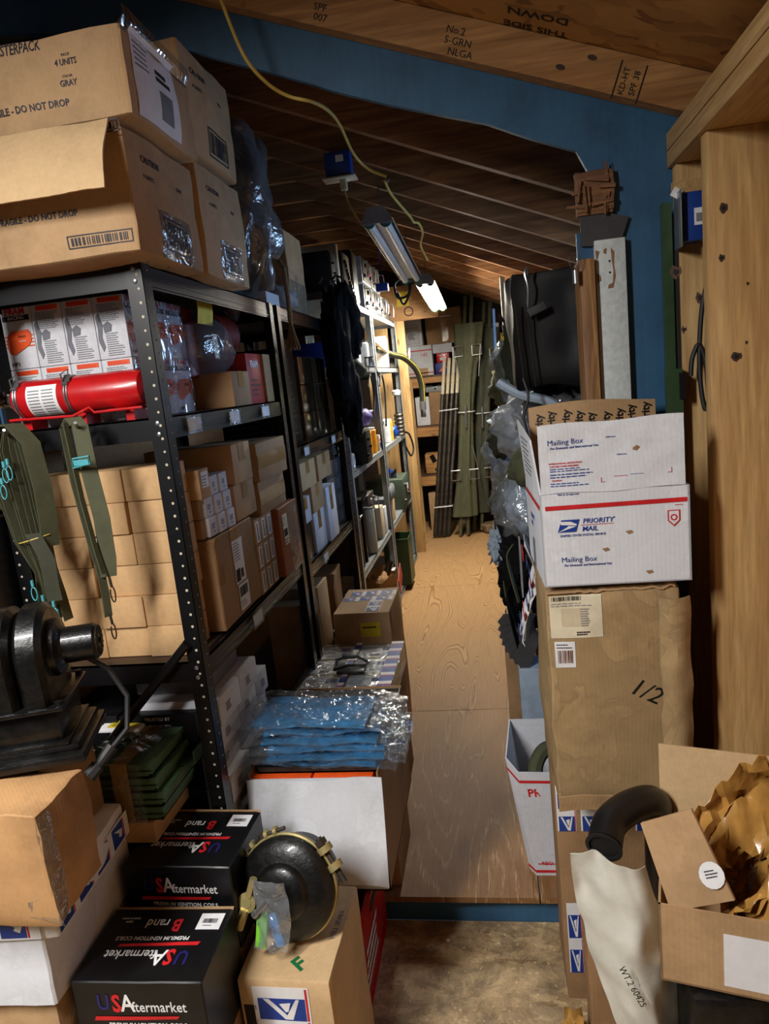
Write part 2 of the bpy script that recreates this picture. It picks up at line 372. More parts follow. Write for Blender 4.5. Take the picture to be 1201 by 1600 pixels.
# ---- writing and marks; face frames of a box w x d x h whose base centre is the origin
DIM = {}; AMPS = set()
def frame(o, face):
    w, d, h = DIM[o.name]
    if face == 'front': return Vector((-w/2, -d/2, 0)), Vector((1,0,0)), Vector((0,0,1)), Vector((0,-1,0)), w, h
    if face == 'right': return Vector((w/2, -d/2, 0)), Vector((0,1,0)), Vector((0,0,1)), Vector((1,0,0)), d, h
    if face == 'left': return Vector((-w/2, d/2, 0)), Vector((0,-1,0)), Vector((0,0,1)), Vector((-1,0,0)), d, h
    if face == 'top': return Vector((-w/2, -d/2, h)), Vector((1,0,0)), Vector((0,1,0)), Vector((0,0,1)), w, d
from mathutils.bvhtree import BVHTree
CRUM = {}
def snap_verts(me, src, org, N, off):
    if src.name not in CRUM:
        CRUM[src.name] = BVHTree.FromPolygons([v.co.copy() for v in src.data.vertices], [tuple(p.vertices) for p in src.data.polygons])
    bt = CRUM[src.name]
    for v in me.vertices:
        h = (v.co-org).dot(N); hit = bt.ray_cast(v.co+N*(.06-h), -N, .12)
        if hit[0] is not None: v.co = hit[0]+N*(.0009+(h-off))
def text_mesh(s, size, bold=0.0, shear=0.0, sx=1.0, ext=.0002):
    cu = D.curves.new('t', 'FONT'); cu.body = s; cu.size = size; cu.align_x = 'CENTER'; cu.align_y = 'CENTER'
    cu.offset = bold*size; cu.shear = shear; cu.resolution_u = 2; cu.extrude = ext
    ob = D.objects.new('t', cu); COL.objects.link(ob); bpy.context.view_layer.update()
    me = D.meshes.new_from_object(ob.evaluated_get(bpy.context.evaluated_depsgraph_get())); D.objects.remove(ob); D.curves.remove(cu)
    for v in me.vertices: v.co.x *= sx
    return me
def text(o, face, u, v, s, size, mat='ink', rot=0.0, bold=0.0, shear=0.0, sx=1.0, name='printed_text', off=.0008, fr=None, snap=None):
    org, U, V, N, w, h = fr or frame(o, face)
    me = text_mesh(s, size, bold, shear, sx); c = org + U*(u*w) + V*(v*h) + N*off
    A = U*math.cos(rot)+V*math.sin(rot); B = V*math.cos(rot)-U*math.sin(rot)
    M = Matrix((A, B, N)).transposed().to_4x4(); M.translation = c; me.transform(M)
    sn = snap or (o if o.name in AMPS else None)
    if sn: snap_verts(me, sn, org, N, off)
    me.materials.clear(); me.materials.append(MT[mat]); me.name = name
    t = D.objects.new(name, me); COL.objects.link(t); t.parent = o; return t
def decal(o, face, rects, name='shipping_label', off=.0006, th=.0004, fr=None, rot=0.0, polys=(), snap=None):
    """rects: (u0,v0,u1,v1,material,layer) in metres from the face's lower left corner"""
    org, U, V, N, w, h = fr or frame(o, face)
    if rot:
        U, V = U*math.cos(rot)+V*math.sin(rot), V*math.cos(rot)-U*math.sin(rot)
    mb = MB(*[rects[0][4]] if rects else [polys[0][1]])
    for u0, v0, u1, v1, m, ly in rects:
        mb.use(m); z = off + ly*.0005
        mb.prism([org+U*a+V*b+N*z for a, b in ((u0,v0),(u1,v0),(u1,v1),(u0,v1))], N*th)
    for pts, m, ly in polys:
        mb.use(m); mb.prism([org+U*a+V*b+N*(off+ly*.0005) for a, b in pts], N*th)
    sn = snap or (o if o.name in AMPS else None)
    if sn:
        for AX, mx in ((U, w), (V, h)):
            for k in range(-2, int(mx/.014)+3):
                bmesh.ops.bisect_plane(mb.bm, geom=list(mb.bm.verts)+list(mb.bm.edges)+list(mb.bm.faces), plane_co=org+AX*(k*.014+.0037), plane_no=AX)
    d = mb.build(name, o, smooth=False)
    if sn: snap_verts(d.data, sn, org, N, off)
    return d
def barcode(u0, v0, u1, v1, seed=0, mat='ink', ly=1):
    r = random.Random(seed); out = []; x = u0
    st = (u1-u0)/34
    while x < u1-st:
        w = st*r.choice([.5, .8, 1.3]); out.append((x, v0, min(u1, x+w), v1, mat, ly)); x += w+st*r.choice([.5, .8, 1.2])
    return out
def lines(u0, v0, u1, v1, n, mat='ink_grey', seed=0, ly=1, th=.35):
    r = random.Random(seed); out = []; st = (v1-v0)/n
    for i in range(n):
        v = v1-(i+.5)*st; a = u0; e = u0+(u1-u0)*r.uniform(.6, 1)
        while a < e:
            b = min(e, a+(u1-u0)*r.uniform(.06, .16)); out.append((a, v-st*th/2, b, v+st*th/2, mat, ly)); a = b+(u1-u0)*.025
    return out
def ship_label(o, face, u, v, w, h, seed=0, base='white_paper', rot=0.0):
    R = [(u, v, u+w, v+h, base, 0)] + lines(u+.06*w, v+.62*h, u+.6*w, v+.95*h, 5, 'ink_grey', seed) + barcode(u+.1*w, v+.28*h, u+.85*w, v+.52*h, seed) + lines(u+.06*w, v+.04*h, u+.9*w, v+.2*h, 2, 'ink_black', seed+3)
    return decal(o, face, R, 'shipping_label', rot=rot)
def eagle(u, v, w, h):
    """stylised eagle head panel"""
    k = .22*w
    P = lambda a, b: (u+a*w+k*b*(h/w)*.6, v+b*h)
    return [([P(0,0), P(1,0), P(1,1), P(0,1)], 'ink_blue', 1),
            ([P(.08,.90), P(.95,.62), P(.88,.5), P(.55,.62), P(.30,.72), P(.06,.76)], 'ink_white', 2),
            ([P(.60,.56), P(.92,.46), P(.70,.30), P(.10,.06), P(.36,.30), P(.40,.44)], 'ink_white', 2)]
def postal_tape(o, face, u0, v0, u1, v1, along='u', name='postal_tape', step=.075, off=.0006):
    polys = [([(u0,v0),(u1,v0),(u1,v1),(u0,v1)], 'white_paper', 0)]
    Lg = (u1-u0) if along == 'u' else (v1-v0); Wd = (v1-v0) if along == 'u' else (u1-u0); n = max(1, int(round(Lg/step))); s = Lg/n
    for i in range(n):
        if along == 'u':
            a, b, c, d = u0+i*s, v0+.08*Wd, u0+(i+.66)*s, v1-.08*Wd
            polys += [([(a,b),(c,b),(c,d),(a,d)], 'ink_blue', 1), ([(a+.1*s,d-.15*Wd),(a+.6*s,d-.35*Wd),(a+.5*s,b+.2*Wd),(a+.35*s,b+.3*Wd),(a+.4*s,d-.42*Wd)], 'ink_white', 2), ([(c+.02*s,b),(c+.07*s,b),(c+.07*s,d),(c+.02*s,d)], 'ink_red', 1)]
        else:
            a, b, c, d = u0+.08*Wd, v0+i*s, u1-.08*Wd, v0+(i+.66)*s
            polys += [([(a,b),(c,b),(c,d),(a,d)], 'ink_blue', 1), ([(a+.10*Wd,b+.64*s),(a+.20*Wd,b+.64*s),(a+.50*Wd,b+.16*s),(a+.68*Wd,b+.64*s),(a+.74*Wd,b+.64*s),(a+.60*Wd,b+.04*s),(a+.46*Wd,b+.04*s)], 'ink_white', 2), ([(a+.38*Wd,b+.5*s),(a+.58*Wd,b+.54*s),(a+.53*Wd,b+.28*s),(a+.48*Wd,b+.26*s)], 'ink_white', 2), ([(c+.01*Wd,b),(c+.05*Wd,b),(c+.05*Wd,d+.3*s),(c+.01*Wd,d+.3*s)], 'ink_red', 1)]
    return decal(o, face, [], name, polys=polys, off=off)
def carton(name, label, cat, xs, ys, zs, mat='tan', rz=0.0, group=None, amp=None, seed=0, tape=None, bulge=0.0, n=5, tapemat='tape_tan'):
    x0, x1 = xs; y0, y1 = ys; z0, z1 = zs; w, d, h = x1-x0, y1-y0, z1-z0
    mb = MB(mat)
    if amp: mb.crum((-w/2, -d/2, 0), (w/2, d/2, h), n, amp, seed, 9, bulge)
    else: mb.box((0, 0, h/2), (w, d, h), None, min(.0022, w*.05, h*.05))
    o = mb.build(name, loc=((x0+x1)/2, (y0+y1)/2, z0), rz=rz); DIM[o.name] = (w, d, h)
    tag(o, label, cat, group)
    if amp: AMPS.add(o.name)
    for t in (tape or ()):
        off = .0009 + (amp or 0)*1.0
        if t == 'topx': decal(o, 'top', [(0, d/2-.024, w, d/2+.024, tapemat, 0)], 'packing_tape', off)
        if t == 'topy': decal(o, 'top', [(w/2-.024, 0, w/2+.024, d, tapemat, 0)], 'packing_tape', off)
        if t == 'right': decal(o, 'right', [(d/2-.024, h*.55, d/2+.024, h, tapemat, 0)], 'packing_tape', off)
        if t == 'righth': decal(o, 'right', [(0, h*.5-.02, d, h*.5+.024, tapemat, 0)], 'packing_tape', off)
        if t == 'front': decal(o, 'front', [(w/2-.024, h*.6, w/2+.024, h, tapemat, 0)], 'packing_tape', off)
        if t == 'fronth': decal(o, 'front', [(w*.4, h*.4, w, h*.72, tapemat, 0)], 'packing_tape', off)
    return o
# ================================================================== SETTING
def rz_(x): return 2.55-.42*(x+.89)
m = MB('plywood')
for a, b in ((1.835, 3.02), (3.024, 4.98), (4.984, 7.4)): m.span((-1.75, a, -.018), (.035 if a < 2 else .8, b, 0))
m.span((.039, 1.835, -.018), (.8, 3.02, 0))
struct(m, 'floor')
m = MB('osb_floor'); m.span((-1.9, -.9, -.13), (.62, 1.86, -.1)); struct(m, 'floor_front')
m = MB('blue_wall', 'dark_z'); m.span((-1.9, 1.862, -.1), (.62, 1.875, -.028)); m.use('dark_z').span((-1.75, 1.85, -.028), (.8, 1.875, -.018)); struct(m, 'baseboard_step')
# blue boarded wall with the rough opening sawn through it
def wl(px, py): p = at(px, py, Y=1.842); return (p.x, p.z)
op = [wl(905, 640), wl(905, 330), (.30, 1.87), (.325, 1.95), wl(900, 236), wl(830, 217), wl(760, 193), wl(700, 182), wl(606, 163), wl(520, 142), wl(490, 132), wl(415, 111), wl(340, 92), wl(300, 80), (-.9, 2.42), (-1.35, 2.5), (-1.35, 0.0), (.235, 0.0)]
op = op[:-1]
m = MB('blue_wall')
top = 3.0
xs = [p for p in op if p[1] > 1.9]
def slab(poly): m.prism([(x, 1.842, z) for x, z in poly], (0, .016, 0))
slab([(-1.9, -.1), (-1.35, -.1), (-1.35, top), (-1.9, top)])
ct = sorted([p for p in op if p[1] > 1.86], key=lambda p: p[0])
for a, b in zip(ct[:-1], ct[1:]):
    if b[0]-a[0] > .004: slab([(a[0], a[1]), (b[0], b[1]), (b[0], top), (a[0], top)])
slab([(ct[-1][0], -.1), (.80, -.1), (.80, top), (ct[-1][0], top)])
slab([(.235, 0), (ct[-1][0], 0), (ct[-1][0], 1.87), (.30, 1.87), (.30, 1.80), (.235, 1.80)])
slab([(.235, 1.9), (.235, 1.9), (.30, 1.87), (.30, 1.95)][0:0] or [(.235, -.1), (ct[-1][0], -.1), (ct[-1][0], 0), (.235, 0)])
struct(m, 'wall_front', smooth=False)
m = MB('dark_board')
m.span((-1.77, 1.86, 0), (-1.75, 7.42, 2.75)); struct(m, 'wall_left')
m = MB('dark_board'); m.span((-1.75, 7.4, 0), (.8, 7.42, 2.75)); struct(m, 'wall_back')
m = MB('dark_board'); m.span((.8, 1.86, 0), (.82, 2.5, 2.1)).span((.8, 3.4, 0), (.82, 7.42, 2.1)).span((.8, 2.5, 0), (.82, 3.4, 1.32)).span((.8, 2.5, 1.76), (.82, 3.4, 2.1)); struct(m, 'wall_right')
w1 = struct(MB('glass').span((.806, 2.5, 1.32), (.81, 3.4, 1.76)), 'window_1')
m = MB('white_paint')
for a, b in (((.79,2.46,1.28),(.83,3.44,1.32)), ((.79,2.46,1.76),(.83,3.44,1.80)), ((.79,2.46,1.32),(.83,2.5,1.76)), ((.79,3.4,1.32),(.83,3.44,1.76)), ((.795,2.93,1.32),(.825,2.96,1.76))): m.span(a, b)
m.build('window_frame', w1)
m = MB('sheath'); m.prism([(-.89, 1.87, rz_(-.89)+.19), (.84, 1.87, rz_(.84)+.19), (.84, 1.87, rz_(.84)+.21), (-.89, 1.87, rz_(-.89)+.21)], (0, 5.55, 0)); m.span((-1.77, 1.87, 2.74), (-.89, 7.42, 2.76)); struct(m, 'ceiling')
for i in range(12):
    y = 2.53+.41*i
    m = MB('rafter'); m.prism([(-.89, y, rz_(-.89)), (.84, y, rz_(.84)), (.84, y, rz_(.84)+.185), (-.89, y, rz_(-.89)+.185)], (0, .038, 0))
    m.span((-1.75, y, 2.55), (-.89, y+.038, 2.735)); m.span((-1.75, y+.042, 2.56), (-.80, y+.078, 2.70))
    struct(m, 'trim_%d' % (i+1))
# front room roof, joist, plates and studs
m = MB('osb'); j = lambda x: 2.19-.38*(x-.03)
m.prism([(-1.9, -.9, j(-1.9)+.094), (.66, -.9, j(.66)+.094), (.66, -.9, j(.66)+.107), (-1.9, -.9, j(-1.9)+.107)], (0, 2.74, 0)); oc = struct(m, 'ceiling_front')
m = MB('pine_x'); m.prism([(-1.9, 1.80, j(-1.9)), (.64, 1.80, j(.64)), (.64, 1.80, j(.64)+.092), (-1.9, 1.80, j(-1.9)+.092)], (0, .039, 0)); jo = struct(m, 'trim_13')
frj = (Vector((0, 1.80, j(0)-.0)), Vector((1, 0, -.38)).normalized(), Vector((.38, 0, 1)).normalized(), Vector((0, -1, 0)), 1, 1)
def mark(o, fr, x, y, s, size, mat='ink_black', rot=0, **k): text(o, None, x, y, s, size, mat, rot, fr=fr, name='lumber_stamp', **k)
for px, py, s in ((500, 12, 'SPF'), (500, 28, '007'), (712, 48, 'No.2'), (715, 66, 'S-GRN'), (718, 84, 'NLGA')):
    p = at(px, py, Y=1.80)-frj[0]; mark(jo, frj, p.dot(frj[1]), p.dot(frj[2]), s, .022)
for k, (du, s) in enumerate(((-.008, 'KD-HT'), (.016, 'SPF 38'))):
    p = at(980, 128, Y=1.80)-frj[0]; mark(jo, frj, p.dot(frj[1])+du, p.dot(frj[2]), s, .019, rot=math.pi/2)
p = at(980, 128, Y=1.80)-frj[0]
decal(jo, None, [(p.dot(frj[1])-.026, p.dot(frj[2])-.040, p.dot(frj[1])-.023, p.dot(frj[2])+.040, 'ink_black', 0), (p.dot(frj[1])+.030, p.dot(frj[2])-.040, p.dot(frj[1])+.033, p.dot(frj[2])+.040, 'ink_black', 0)], 'lumber_stamp', fr=frj)
fro = (Vector((0, 1.6, j(0)+.094)), Vector((1, 0, -.38)).normalized(), Vector((0, -1, 0)), Vector((-.38, 0, -1)).normalized(), 1, 1)
for px, py, s, sz in ((840, 24, 'DOWN', .040), (836, 44, 'THIS SIDE', .034)):
    w = cr*(px-600.5)+cd*(py-800)+cf*FPX; n = Vector((.38, 0, 1)); t = n.dot(fro[0]-CAM)/n.dot(w); p = CAM+w*t-fro[0]
    t_ = text(oc, None, p.dot(fro[1]), p.dot(fro[2]), s, sz, 'ink_black', math.pi, bold=.02, fr=fro, name='panel_stamp')
m = MB('pine_y'); m.span((.445, -.9, 1.915), (.585, 1.84, 1.951), .002).span((.445, -.9, 1.953), (.585, 1.84, 1.99), .002); struct(m, 'trim_14')
for k, (y0, mt) in enumerate(((1.575, 'pine'), (1.80, 'pine'), (.8, 'pine'))):
    m = MB(mt); m.span((.455, y0, -.1), (.592, y0+.038, 1.915), .002); s_ = struct(m, 'trim_%d' % (15+k))
    fs = (Vector((.455, y0, 0)), Vector((1,0,0)), Vector((0,0,1)), Vector((0,-1,0)), 1, 1)
    for q, (px, py, rx, rz) in enumerate(((1130, 325, .008, .010), (1127, 403, .006, .007), (1150, 557, .011, .009), (1168, 443, .003, .003), (1166, 535, .003, .003)) if k == 0 else ((1055, 425, .006, .006), (1092, 465, .004, .005), (1068, 515, .003, .003))):
        p = at(px, py, Y=y0); cx_, cz_ = p.x-.455, p.z
        for e, (mt_n, f) in enumerate((('dark_z', 1.0), ('ink_black', .45))): decal(s_, None, [], 'wood_knot', .0002, fr=fs, polys=[([(cx_+rx*f*math.cos(a*.524), cz_+rz*f*math.sin(a*.524)+.002*math.sin(a*2)*f) for a in range(12)], mt_n, e)])
m = MB('osb'); m.span((.593, -.9, -.1), (.605, 1.84, 2.25)); struct(m, 'wall_right_front')
m = MB('old_wood'); m.span((.232, 1.80, 0), (.268, 1.90, 1.735), .003); struct(m, 'trim_18')
# white weathered board nailed over the blue wall
m = MB('white_paint'); m.span((.272, 1.818, .7), (.342, 1.841, 1.775), .002); wb = struct(m, 'trim_19')
fw = (Vector((.272, 1.818, 1.775)), Vector((1,0,0)), Vector((0,0,1)), Vector((0,-1,0)), 1, 1)
def blob(u, v, pts): return [(u+a, v+b) for a, b in pts]
decal(wb, None, [(.030,-.052,.034,-.048,'ink_black',1), (.030,-.078,.034,-.074,'ink_black',1)], 'bare_patch', fr=fw, polys=[
    (blob(0, 0, [(.036,-.02),(.044,-.03),(.042,-.06),(.045,-.085),(.038,-.112),(.026,-.112),(.028,-.104),(.038,-.10),(.040,-.07),(.037,-.045)]), 'peeled', 0),
    (blob(0, 0, [(.001,-.022),(.010,-.026),(.006,-.04),(.002,-.045)]), 'peeled', 0), (blob(0, 0, [(.002,-.075),(.010,-.08),(.012,-.092),(.003,-.098)]), 'peeled', 0),
    (blob(0, 0, [(.020,-.022),(.027,-.02),(.025,-.034),(.019,-.03)]), 'peeled', 0)])
# splintered rafter end and dark patch at the corner of the opening
m = MB('split'); r = random.Random(5)
m.crum((.236, 1.822, 1.842), (.322, 1.8415, 1.930), 6, .004, 3, 30)
for i in range(16):
    x0 = .232+r.uniform(0, .07); z0 = 1.85+r.uniform(0, .08); v_ = i % 2; m.box((x0+.008, 1.824-r.uniform(0, .010), z0), (r.uniform(.03, .055) if not v_ else .005, .006, r.uniform(.004, .010) if not v_ else r.uniform(.03, .06)), Matrix.Rotation(r.uniform(-.15, .2), 3, 'Y'))
m.span((.236, 1.825, 1.835), (.318, 1.8415, 1.855))
struct(m, 'trim_20')
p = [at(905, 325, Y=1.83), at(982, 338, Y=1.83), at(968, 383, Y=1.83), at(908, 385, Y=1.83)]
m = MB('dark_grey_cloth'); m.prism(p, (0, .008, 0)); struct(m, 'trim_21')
for px, py in ((875, 105), (925, 90)):
    p = at(px, py, Y=1.80)-frj[0]; cx_, cz_ = p.dot(frj[1]), p.dot(frj[2]); decal(jo, None, [], 'wood_knot', .0003, fr=frj, polys=[([(cx_+.011*math.cos(a*.524), cz_+.006*math.sin(a*.524)) for a in range(12)], 'dark_z', 0)])
# wooden frame across the end of the room
m = MB('pine_x'); m.span((-1.4, 6.05, 1.98), (-.36, 6.09, 2.26), .003); e_ = struct(m, 'trim_22')
fb = (Vector((-.62, 6.05, 2.1)), Vector((1,0,0)), Vector((0,0,1)), Vector((0,-1,0)), 1, 1)
decal(e_, None, [(-.07, 0, .03, .11, 'yellow', 0)], 'paper_note', fr=fb)
m2 = MB('ink_black'); m2.tube([(-.60+.035*math.cos(a), 6.048, 2.05+.035*math.sin(a)) for a in [i*math.pi/8 for i in range(16)]], .004, 5, True); m2.build('round_stamp', e_)
m = MB('pine'); m.span((-.74, 6.05, 0), (-.65, 6.09, 1.98), .003); struct(m, 'trim_23')
m = MB('pine'); m.span((-1.0, 6.095, 0), (-.80, 6.11, 1.98), .003); struct(m, 'trim_24')
# ================================================================== SHELVING
def rack(name, label, xs, ys, zb, zt, levels, mat, hole='hole', rail_h=.05, brace=False, board='dark_board', zb2=None, group=None):
    x0, x1 = xs; y0, y1 = ys
    t = thing(name, label, 'shelf', ((x0+x1)/2, (y0+y1)/2, zb), 0, group)
    sh = Vector(((x0+x1)/2, (y0+y1)/2, zb))
    for sx, px in ((-1, x0), (1, x1)):
        for sy, py in ((-1, y0), (1, y1)):
            m = MB(mat); z0 = zb if (sy < 0 or zb2 is None) else zb2
            a = .038; th = .002
            m.span((px, py-(th if sy > 0 else 0), z0), (px-sx*a, py+(0 if sy > 0 else th), zt))
            m.span((px-(th if sx > 0 else 0), py, z0), (px+(0 if sx > 0 else th), py-sy*a, zt))
            m.use(hole); n = int((zt-z0)/.029)
            for i in range(n):
                z = z0+.02+i*.029
                if sy < 0: m.cyl((px-sx*.013, py+.0005, z), (px-sx*.013, py-.0006, z), .0033, n=(4 if i % 3 == 0 else 8))
                if sx > 0: m.cyl((px-.0005, py-sy*.024, z+.01), (px+.0006, py-sy*.024, z+.01), .0022, n=6)
            m.use('steel')
            for lv in levels:
                if sy < 0:
                    for q in (-.012, .012): m.lathe((px-sx*.019, py-.0005, lv-rail_h/2+q), (0, -1, 0), [(0, .0055), (.002, .005), (.003, .002)], 8)
            m.build('post', t, shift=sh)
    for lv in levels:
        m = MB(mat)
        for py, s in ((y0, 1), (y1, -1)):
            m.span((x0+.004, py+s*.004, lv-rail_h), (x1-.004, py+s*.008, lv)); m.span((x0+.004, py+s*.004, lv-.004), (x1-.004, py+s*.026, lv))
        for px, s in ((x0, 1), (x1, -1)):
            m.span((px+s*.004, y0+.004, lv-rail_h), (px+s*.008, y1-.004, lv)); m.span((px+s*.004, y0+.004, lv-.004), (px+s*.026, y1-.004, lv))
            m.span((px+s*.003, y0+.04, lv-rail_h*.62), (px+s*.004, y1-.04, lv-rail_h*.5)); m.span((px+s*.002, y0+.04, lv-rail_h*.9), (px+s*.004, y1-.04, lv-rail_h*.8))
        r_ = m.build('shelf_rail', t, shift=sh)
        m = MB(board); m.span((x0+.01, y0+.01, lv-.012), (x1-.01, y1-.01, lv-.0005)); m.build('shelf_board', t, shift=sh)
    if brace:
        m = MB(mat); a = Vector((x1-.03, y0-.006, .955)); b = Vector((x0+.05, y0-.006, .60)); m.tube([a, b], .011, 8); m.build('brace', t, shift=sh)
    return t
FX = -.70; FY = 1.48
L1 = 1.80; L2 = 1.475; L3 = .905; L4 = .35
rack('steel_shelving', 'black slotted steel shelving unit nearest the camera, with the tall perforated corner post', (-1.13, FX), (FY, 2.42), -.1, 1.80, (L1, L2, L3, L4), 'black_metal', brace=True, zb2=0.0)
rack('steel_shelving', 'black steel shelving unit standing second along the left side of the aisle', (-1.13, FX), (2.47, 3.38), 0, 1.80, (L1, 1.30, .86, .36), 'black_metal', 'dark_steel')
rack('steel_shelving', 'grey steel shelving unit next after the black ones, holding radio gear', (-1.13, FX), (3.46, 4.60), 0, 1.97, (1.955, 1.60, 1.07, .54, .04), 'grey_metal', 'dark_steel', .035, board='grey_metal')
rack('steel_shelving', 'grey steel shelving unit farthest along the left, beside the wooden post', (-1.13, FX), (4.64, 5.85), 0, 1.97, (1.955, 1.60, 1.07, .54, .04), 'grey_metal', 'dark_steel', .035, board='grey_metal')
# plastic ticket holders clipped on the rails
def ticket(y, z, lab):
    o = MB('crinkle').build('ticket_holder', loc=(FX+.005, y, z)); bm = None
    D.objects.remove(o); m = MB('crinkle'); m.box((0.001, 0, 0), (.002, .085, .042)); o = m.build('ticket_holder', loc=(FX+.0055, y, z-.026))
    tag(o, lab, 'tag', 'ticket holders on the shelf rails'); DIM[o.name] = (.004, .085, .042)
    m = MB('white_paper'); m.box((0, 0, 0), (.0008, .07, .03)); m.build('paper_insert', o)
    return o
for i, (y, z, l) in enumerate(((1.62, L2, 'clear plastic ticket holder clipped to the shelf rail below the boxed oil filters'), (1.90, L2, 'clear ticket holder on the rail under the filters, middle one of the row'), (2.18, L2, 'clear ticket holder on the rail under the brown box beside red duct'), (1.86, L3, 'clear ticket holder with a scribbled slip on the rail under the labelled little boxes'), (2.62, 1.30, 'clear ticket holder on the second black unit below the stacked silvery boxes'), (3.1, 1.30, 'clear ticket holder at the far end of the rail below the silvery boxes'), (2.72, .86, 'clear ticket holder on the lower rail of the second black unit'))):
    ticket(y, z, l)

# ================================================================== TOP OF FIRST UNIT: master cartons
def carton_master(nm_label, xs, ys, zs, seed, low=False):
    return carton('master_carton', nm_label, 'box', xs, ys, zs, 'tan', amp=.005, seed=seed, bulge=.008, n=8, group=None)
X1 = -.655
c1 = carton_master('big upper brown carton reading MASTERPACK above the open flap, top left corner', (-1.12, X1+.03), (1.385, 1.70), (2.045, 2.205), 1)
c2 = carton_master('big lower brown carton with a hanging flap, on the top shelf at left', (-1.12, X1), (1.39, 1.72), (1.802, 2.035), 2)
c3 = carton_master('brown carton lying second back in the upper row above the shelf', (-1.12, X1+.005), (1.735, 2.06), (2.085, 2.33), 3)
c4 = carton_master('crushed brown carton wrapped in clear tape second back on the top shelf', (-1.12, X1+.0), (1.745, 2.07), (1.802, 2.07), 4)
def fpos(o, face, px, py, **k):
    """pixel -> (u, v) fractions on the face of o"""
    org, U, V, N, w, h = frame(o, face); M = o.matrix_basis; og = M @ org; R = M.to_3x3(); n = R @ N
    ray = cr*(px-600.5)+cd*(py-800.0)+cf*FPX; t = n.dot(og-CAM)/n.dot(ray); p = CAM+ray*t-og
    return p.dot(R @ U)/w, p.dot(R @ V)/h
def ptext(o, face, px, py, s, size, mat='ink', **k):
    u, v = fpos(o, face, px, py); return text(o, face, u, v, s, size, mat, **k)
def prect(o, face, px0, py0, px1, py1):
    a = fpos(o, face, px0, py1); b = fpos(o, face, px1, py0); org, U, V, N, w, h = frame(o, face)
    return a[0]*w, a[1]*h, b[0]*w, b[1]*h
O5 = .009
ptext(c1, 'front', 22, 78, 'MASTERPACK', .028, off=O5, bold=.01, sx=.62)
ptext(c1, 'front', 103, 86, 'PACK', .007, off=O5); ptext(c1, 'front', 104, 98, '4 UNITS', .0155, off=O5, bold=.015, sx=.8)
ptext(c1, 'front', 107, 120, 'COLOR', .006, off=O5); ptext(c1, 'front', 109, 131, 'GRAY', .0155, off=O5, bold=.015, sx=.85)
ptext(c1, 'front', 42, 173, 'FRAGILE - DO NOT DROP', .0175, off=O5, bold=.02, sx=.9)
def bar_panel(o, face, px0, py0, px1, py1, seed):
    u0, v0, u1, v1 = prect(o, face, px0, py0, px1, py1); b = .0022
    R = [(u0, v0, u1, v0+b, 'ink', 0), (u0, v1-b, u1, v1, 'ink', 0), (u0, v0, u0+b, v1, 'ink', 0), (u1-b, v0, u1, v1, 'ink', 0)] + barcode(u0+.008, v0+.005, u1-.005, v1-.005, seed, 'ink', 0)
    decal(o, face, R, 'barcode', off=O5)
bar_panel(c1, 'front', 96, 186, 189, 222, 3)
ptext(c2, 'front', 62, 343, 'FRAGILE - DO NOT DROP', .0165, off=O5, bold=.02, sx=.9)
bar_panel(c2, 'front', 110, 356, 206, 391, 5)
# folded out flap across the joint (bends towards the camera)
m = MB('tan_light')
def flap(u, v):
    x = -1.125+u*(X1-.012+1.125); y = 1.372-.055*v-.012*math.sin(v*3)+.003*noise.noise(Vector((u*30, v*3, 0))); z = 2.038-.135*v+.004*noise.noise(Vector((u*5, v*5, 3)))
    return (x, y, z)
m.sheet(flap, 40, 8, .004); m.build('flap', c2, shift=c2.location)
# picture label and tape on the side of the upper carton
u0, v0, u1, v1 = prect(c1, 'right', 215, 225, 300, 120)
decal(c1, 'right', [(.03, .01, .22, .165, 'white_paper', 0)] + lines(.04, .10, .10, .15, 5, 'ink_grey', 2) + [(.125, .03, .185, .085, 'ink_grey', 1)] + lines(.12, .10, .19, .125, 2, 'ink_black', 4, th=.7), 'shipping_label', off=O5)
decal(c1, 'right', [(0, .15, .30, .19, 'wrap', 0)], 'packing_tape', off=O5+.002)
for c, s in ((c2, 1), (c3, 2), (c4, 3)):
    text(c, 'right', .30, .80, 'CAUTION', .018, 'ink', bold=.02, off=O5); text(c, 'right', .25, .66, '4 UNITS', .013, 'ink', off=O5); text(c, 'right', .7, .7, 'GRAY', .012, 'ink', off=O5)
    decal(c, 'right', [(.12, .02, .25, .024, 'ink', 0), (.12, .085, .25, .089, 'ink', 0), (.12, .02, .123, .089, 'ink', 0), (.247, .02, .25, .089, 'ink', 0)] + barcode(.13, .03, .245, .08, s, 'ink', 0), 'barcode', off=O5)
    if c is not c3: decal(c, 'right', [(.10, -.002, .27, .10, 'crinkle', 0)], 'packing_tape', off=O5+.003)
# black padded gear in a clear bag at the end of the cartons
t = thing('bagged_helmet', 'black padded gear wrapped in a cloudy clear plastic bag beyond the master cartons', 'bag', (-.80, 2.30, 1.815))
m = MB('black_cloth'); m.lump((0, 0, .20), (.13, .14, .20), .22, 3, 1.8, 3, folds=.3); m.lump((.02, .02, .40), (.115, .13, .13), .15, 6, 2, 3); m.build('padding', t)
m = MB('bag'); m.lump((.01, 0, .27), (.165, .17, .29), .25, 8, 1.7, 4, folds=.45); m.build('plastic_bag', t)
m = MB('wrap'); m.tube([(.15, .05, .12), (.20, .10, .06), (.17, .2, -.0), (.12, .25, .05)], .004, 6); m.build('strap', t)

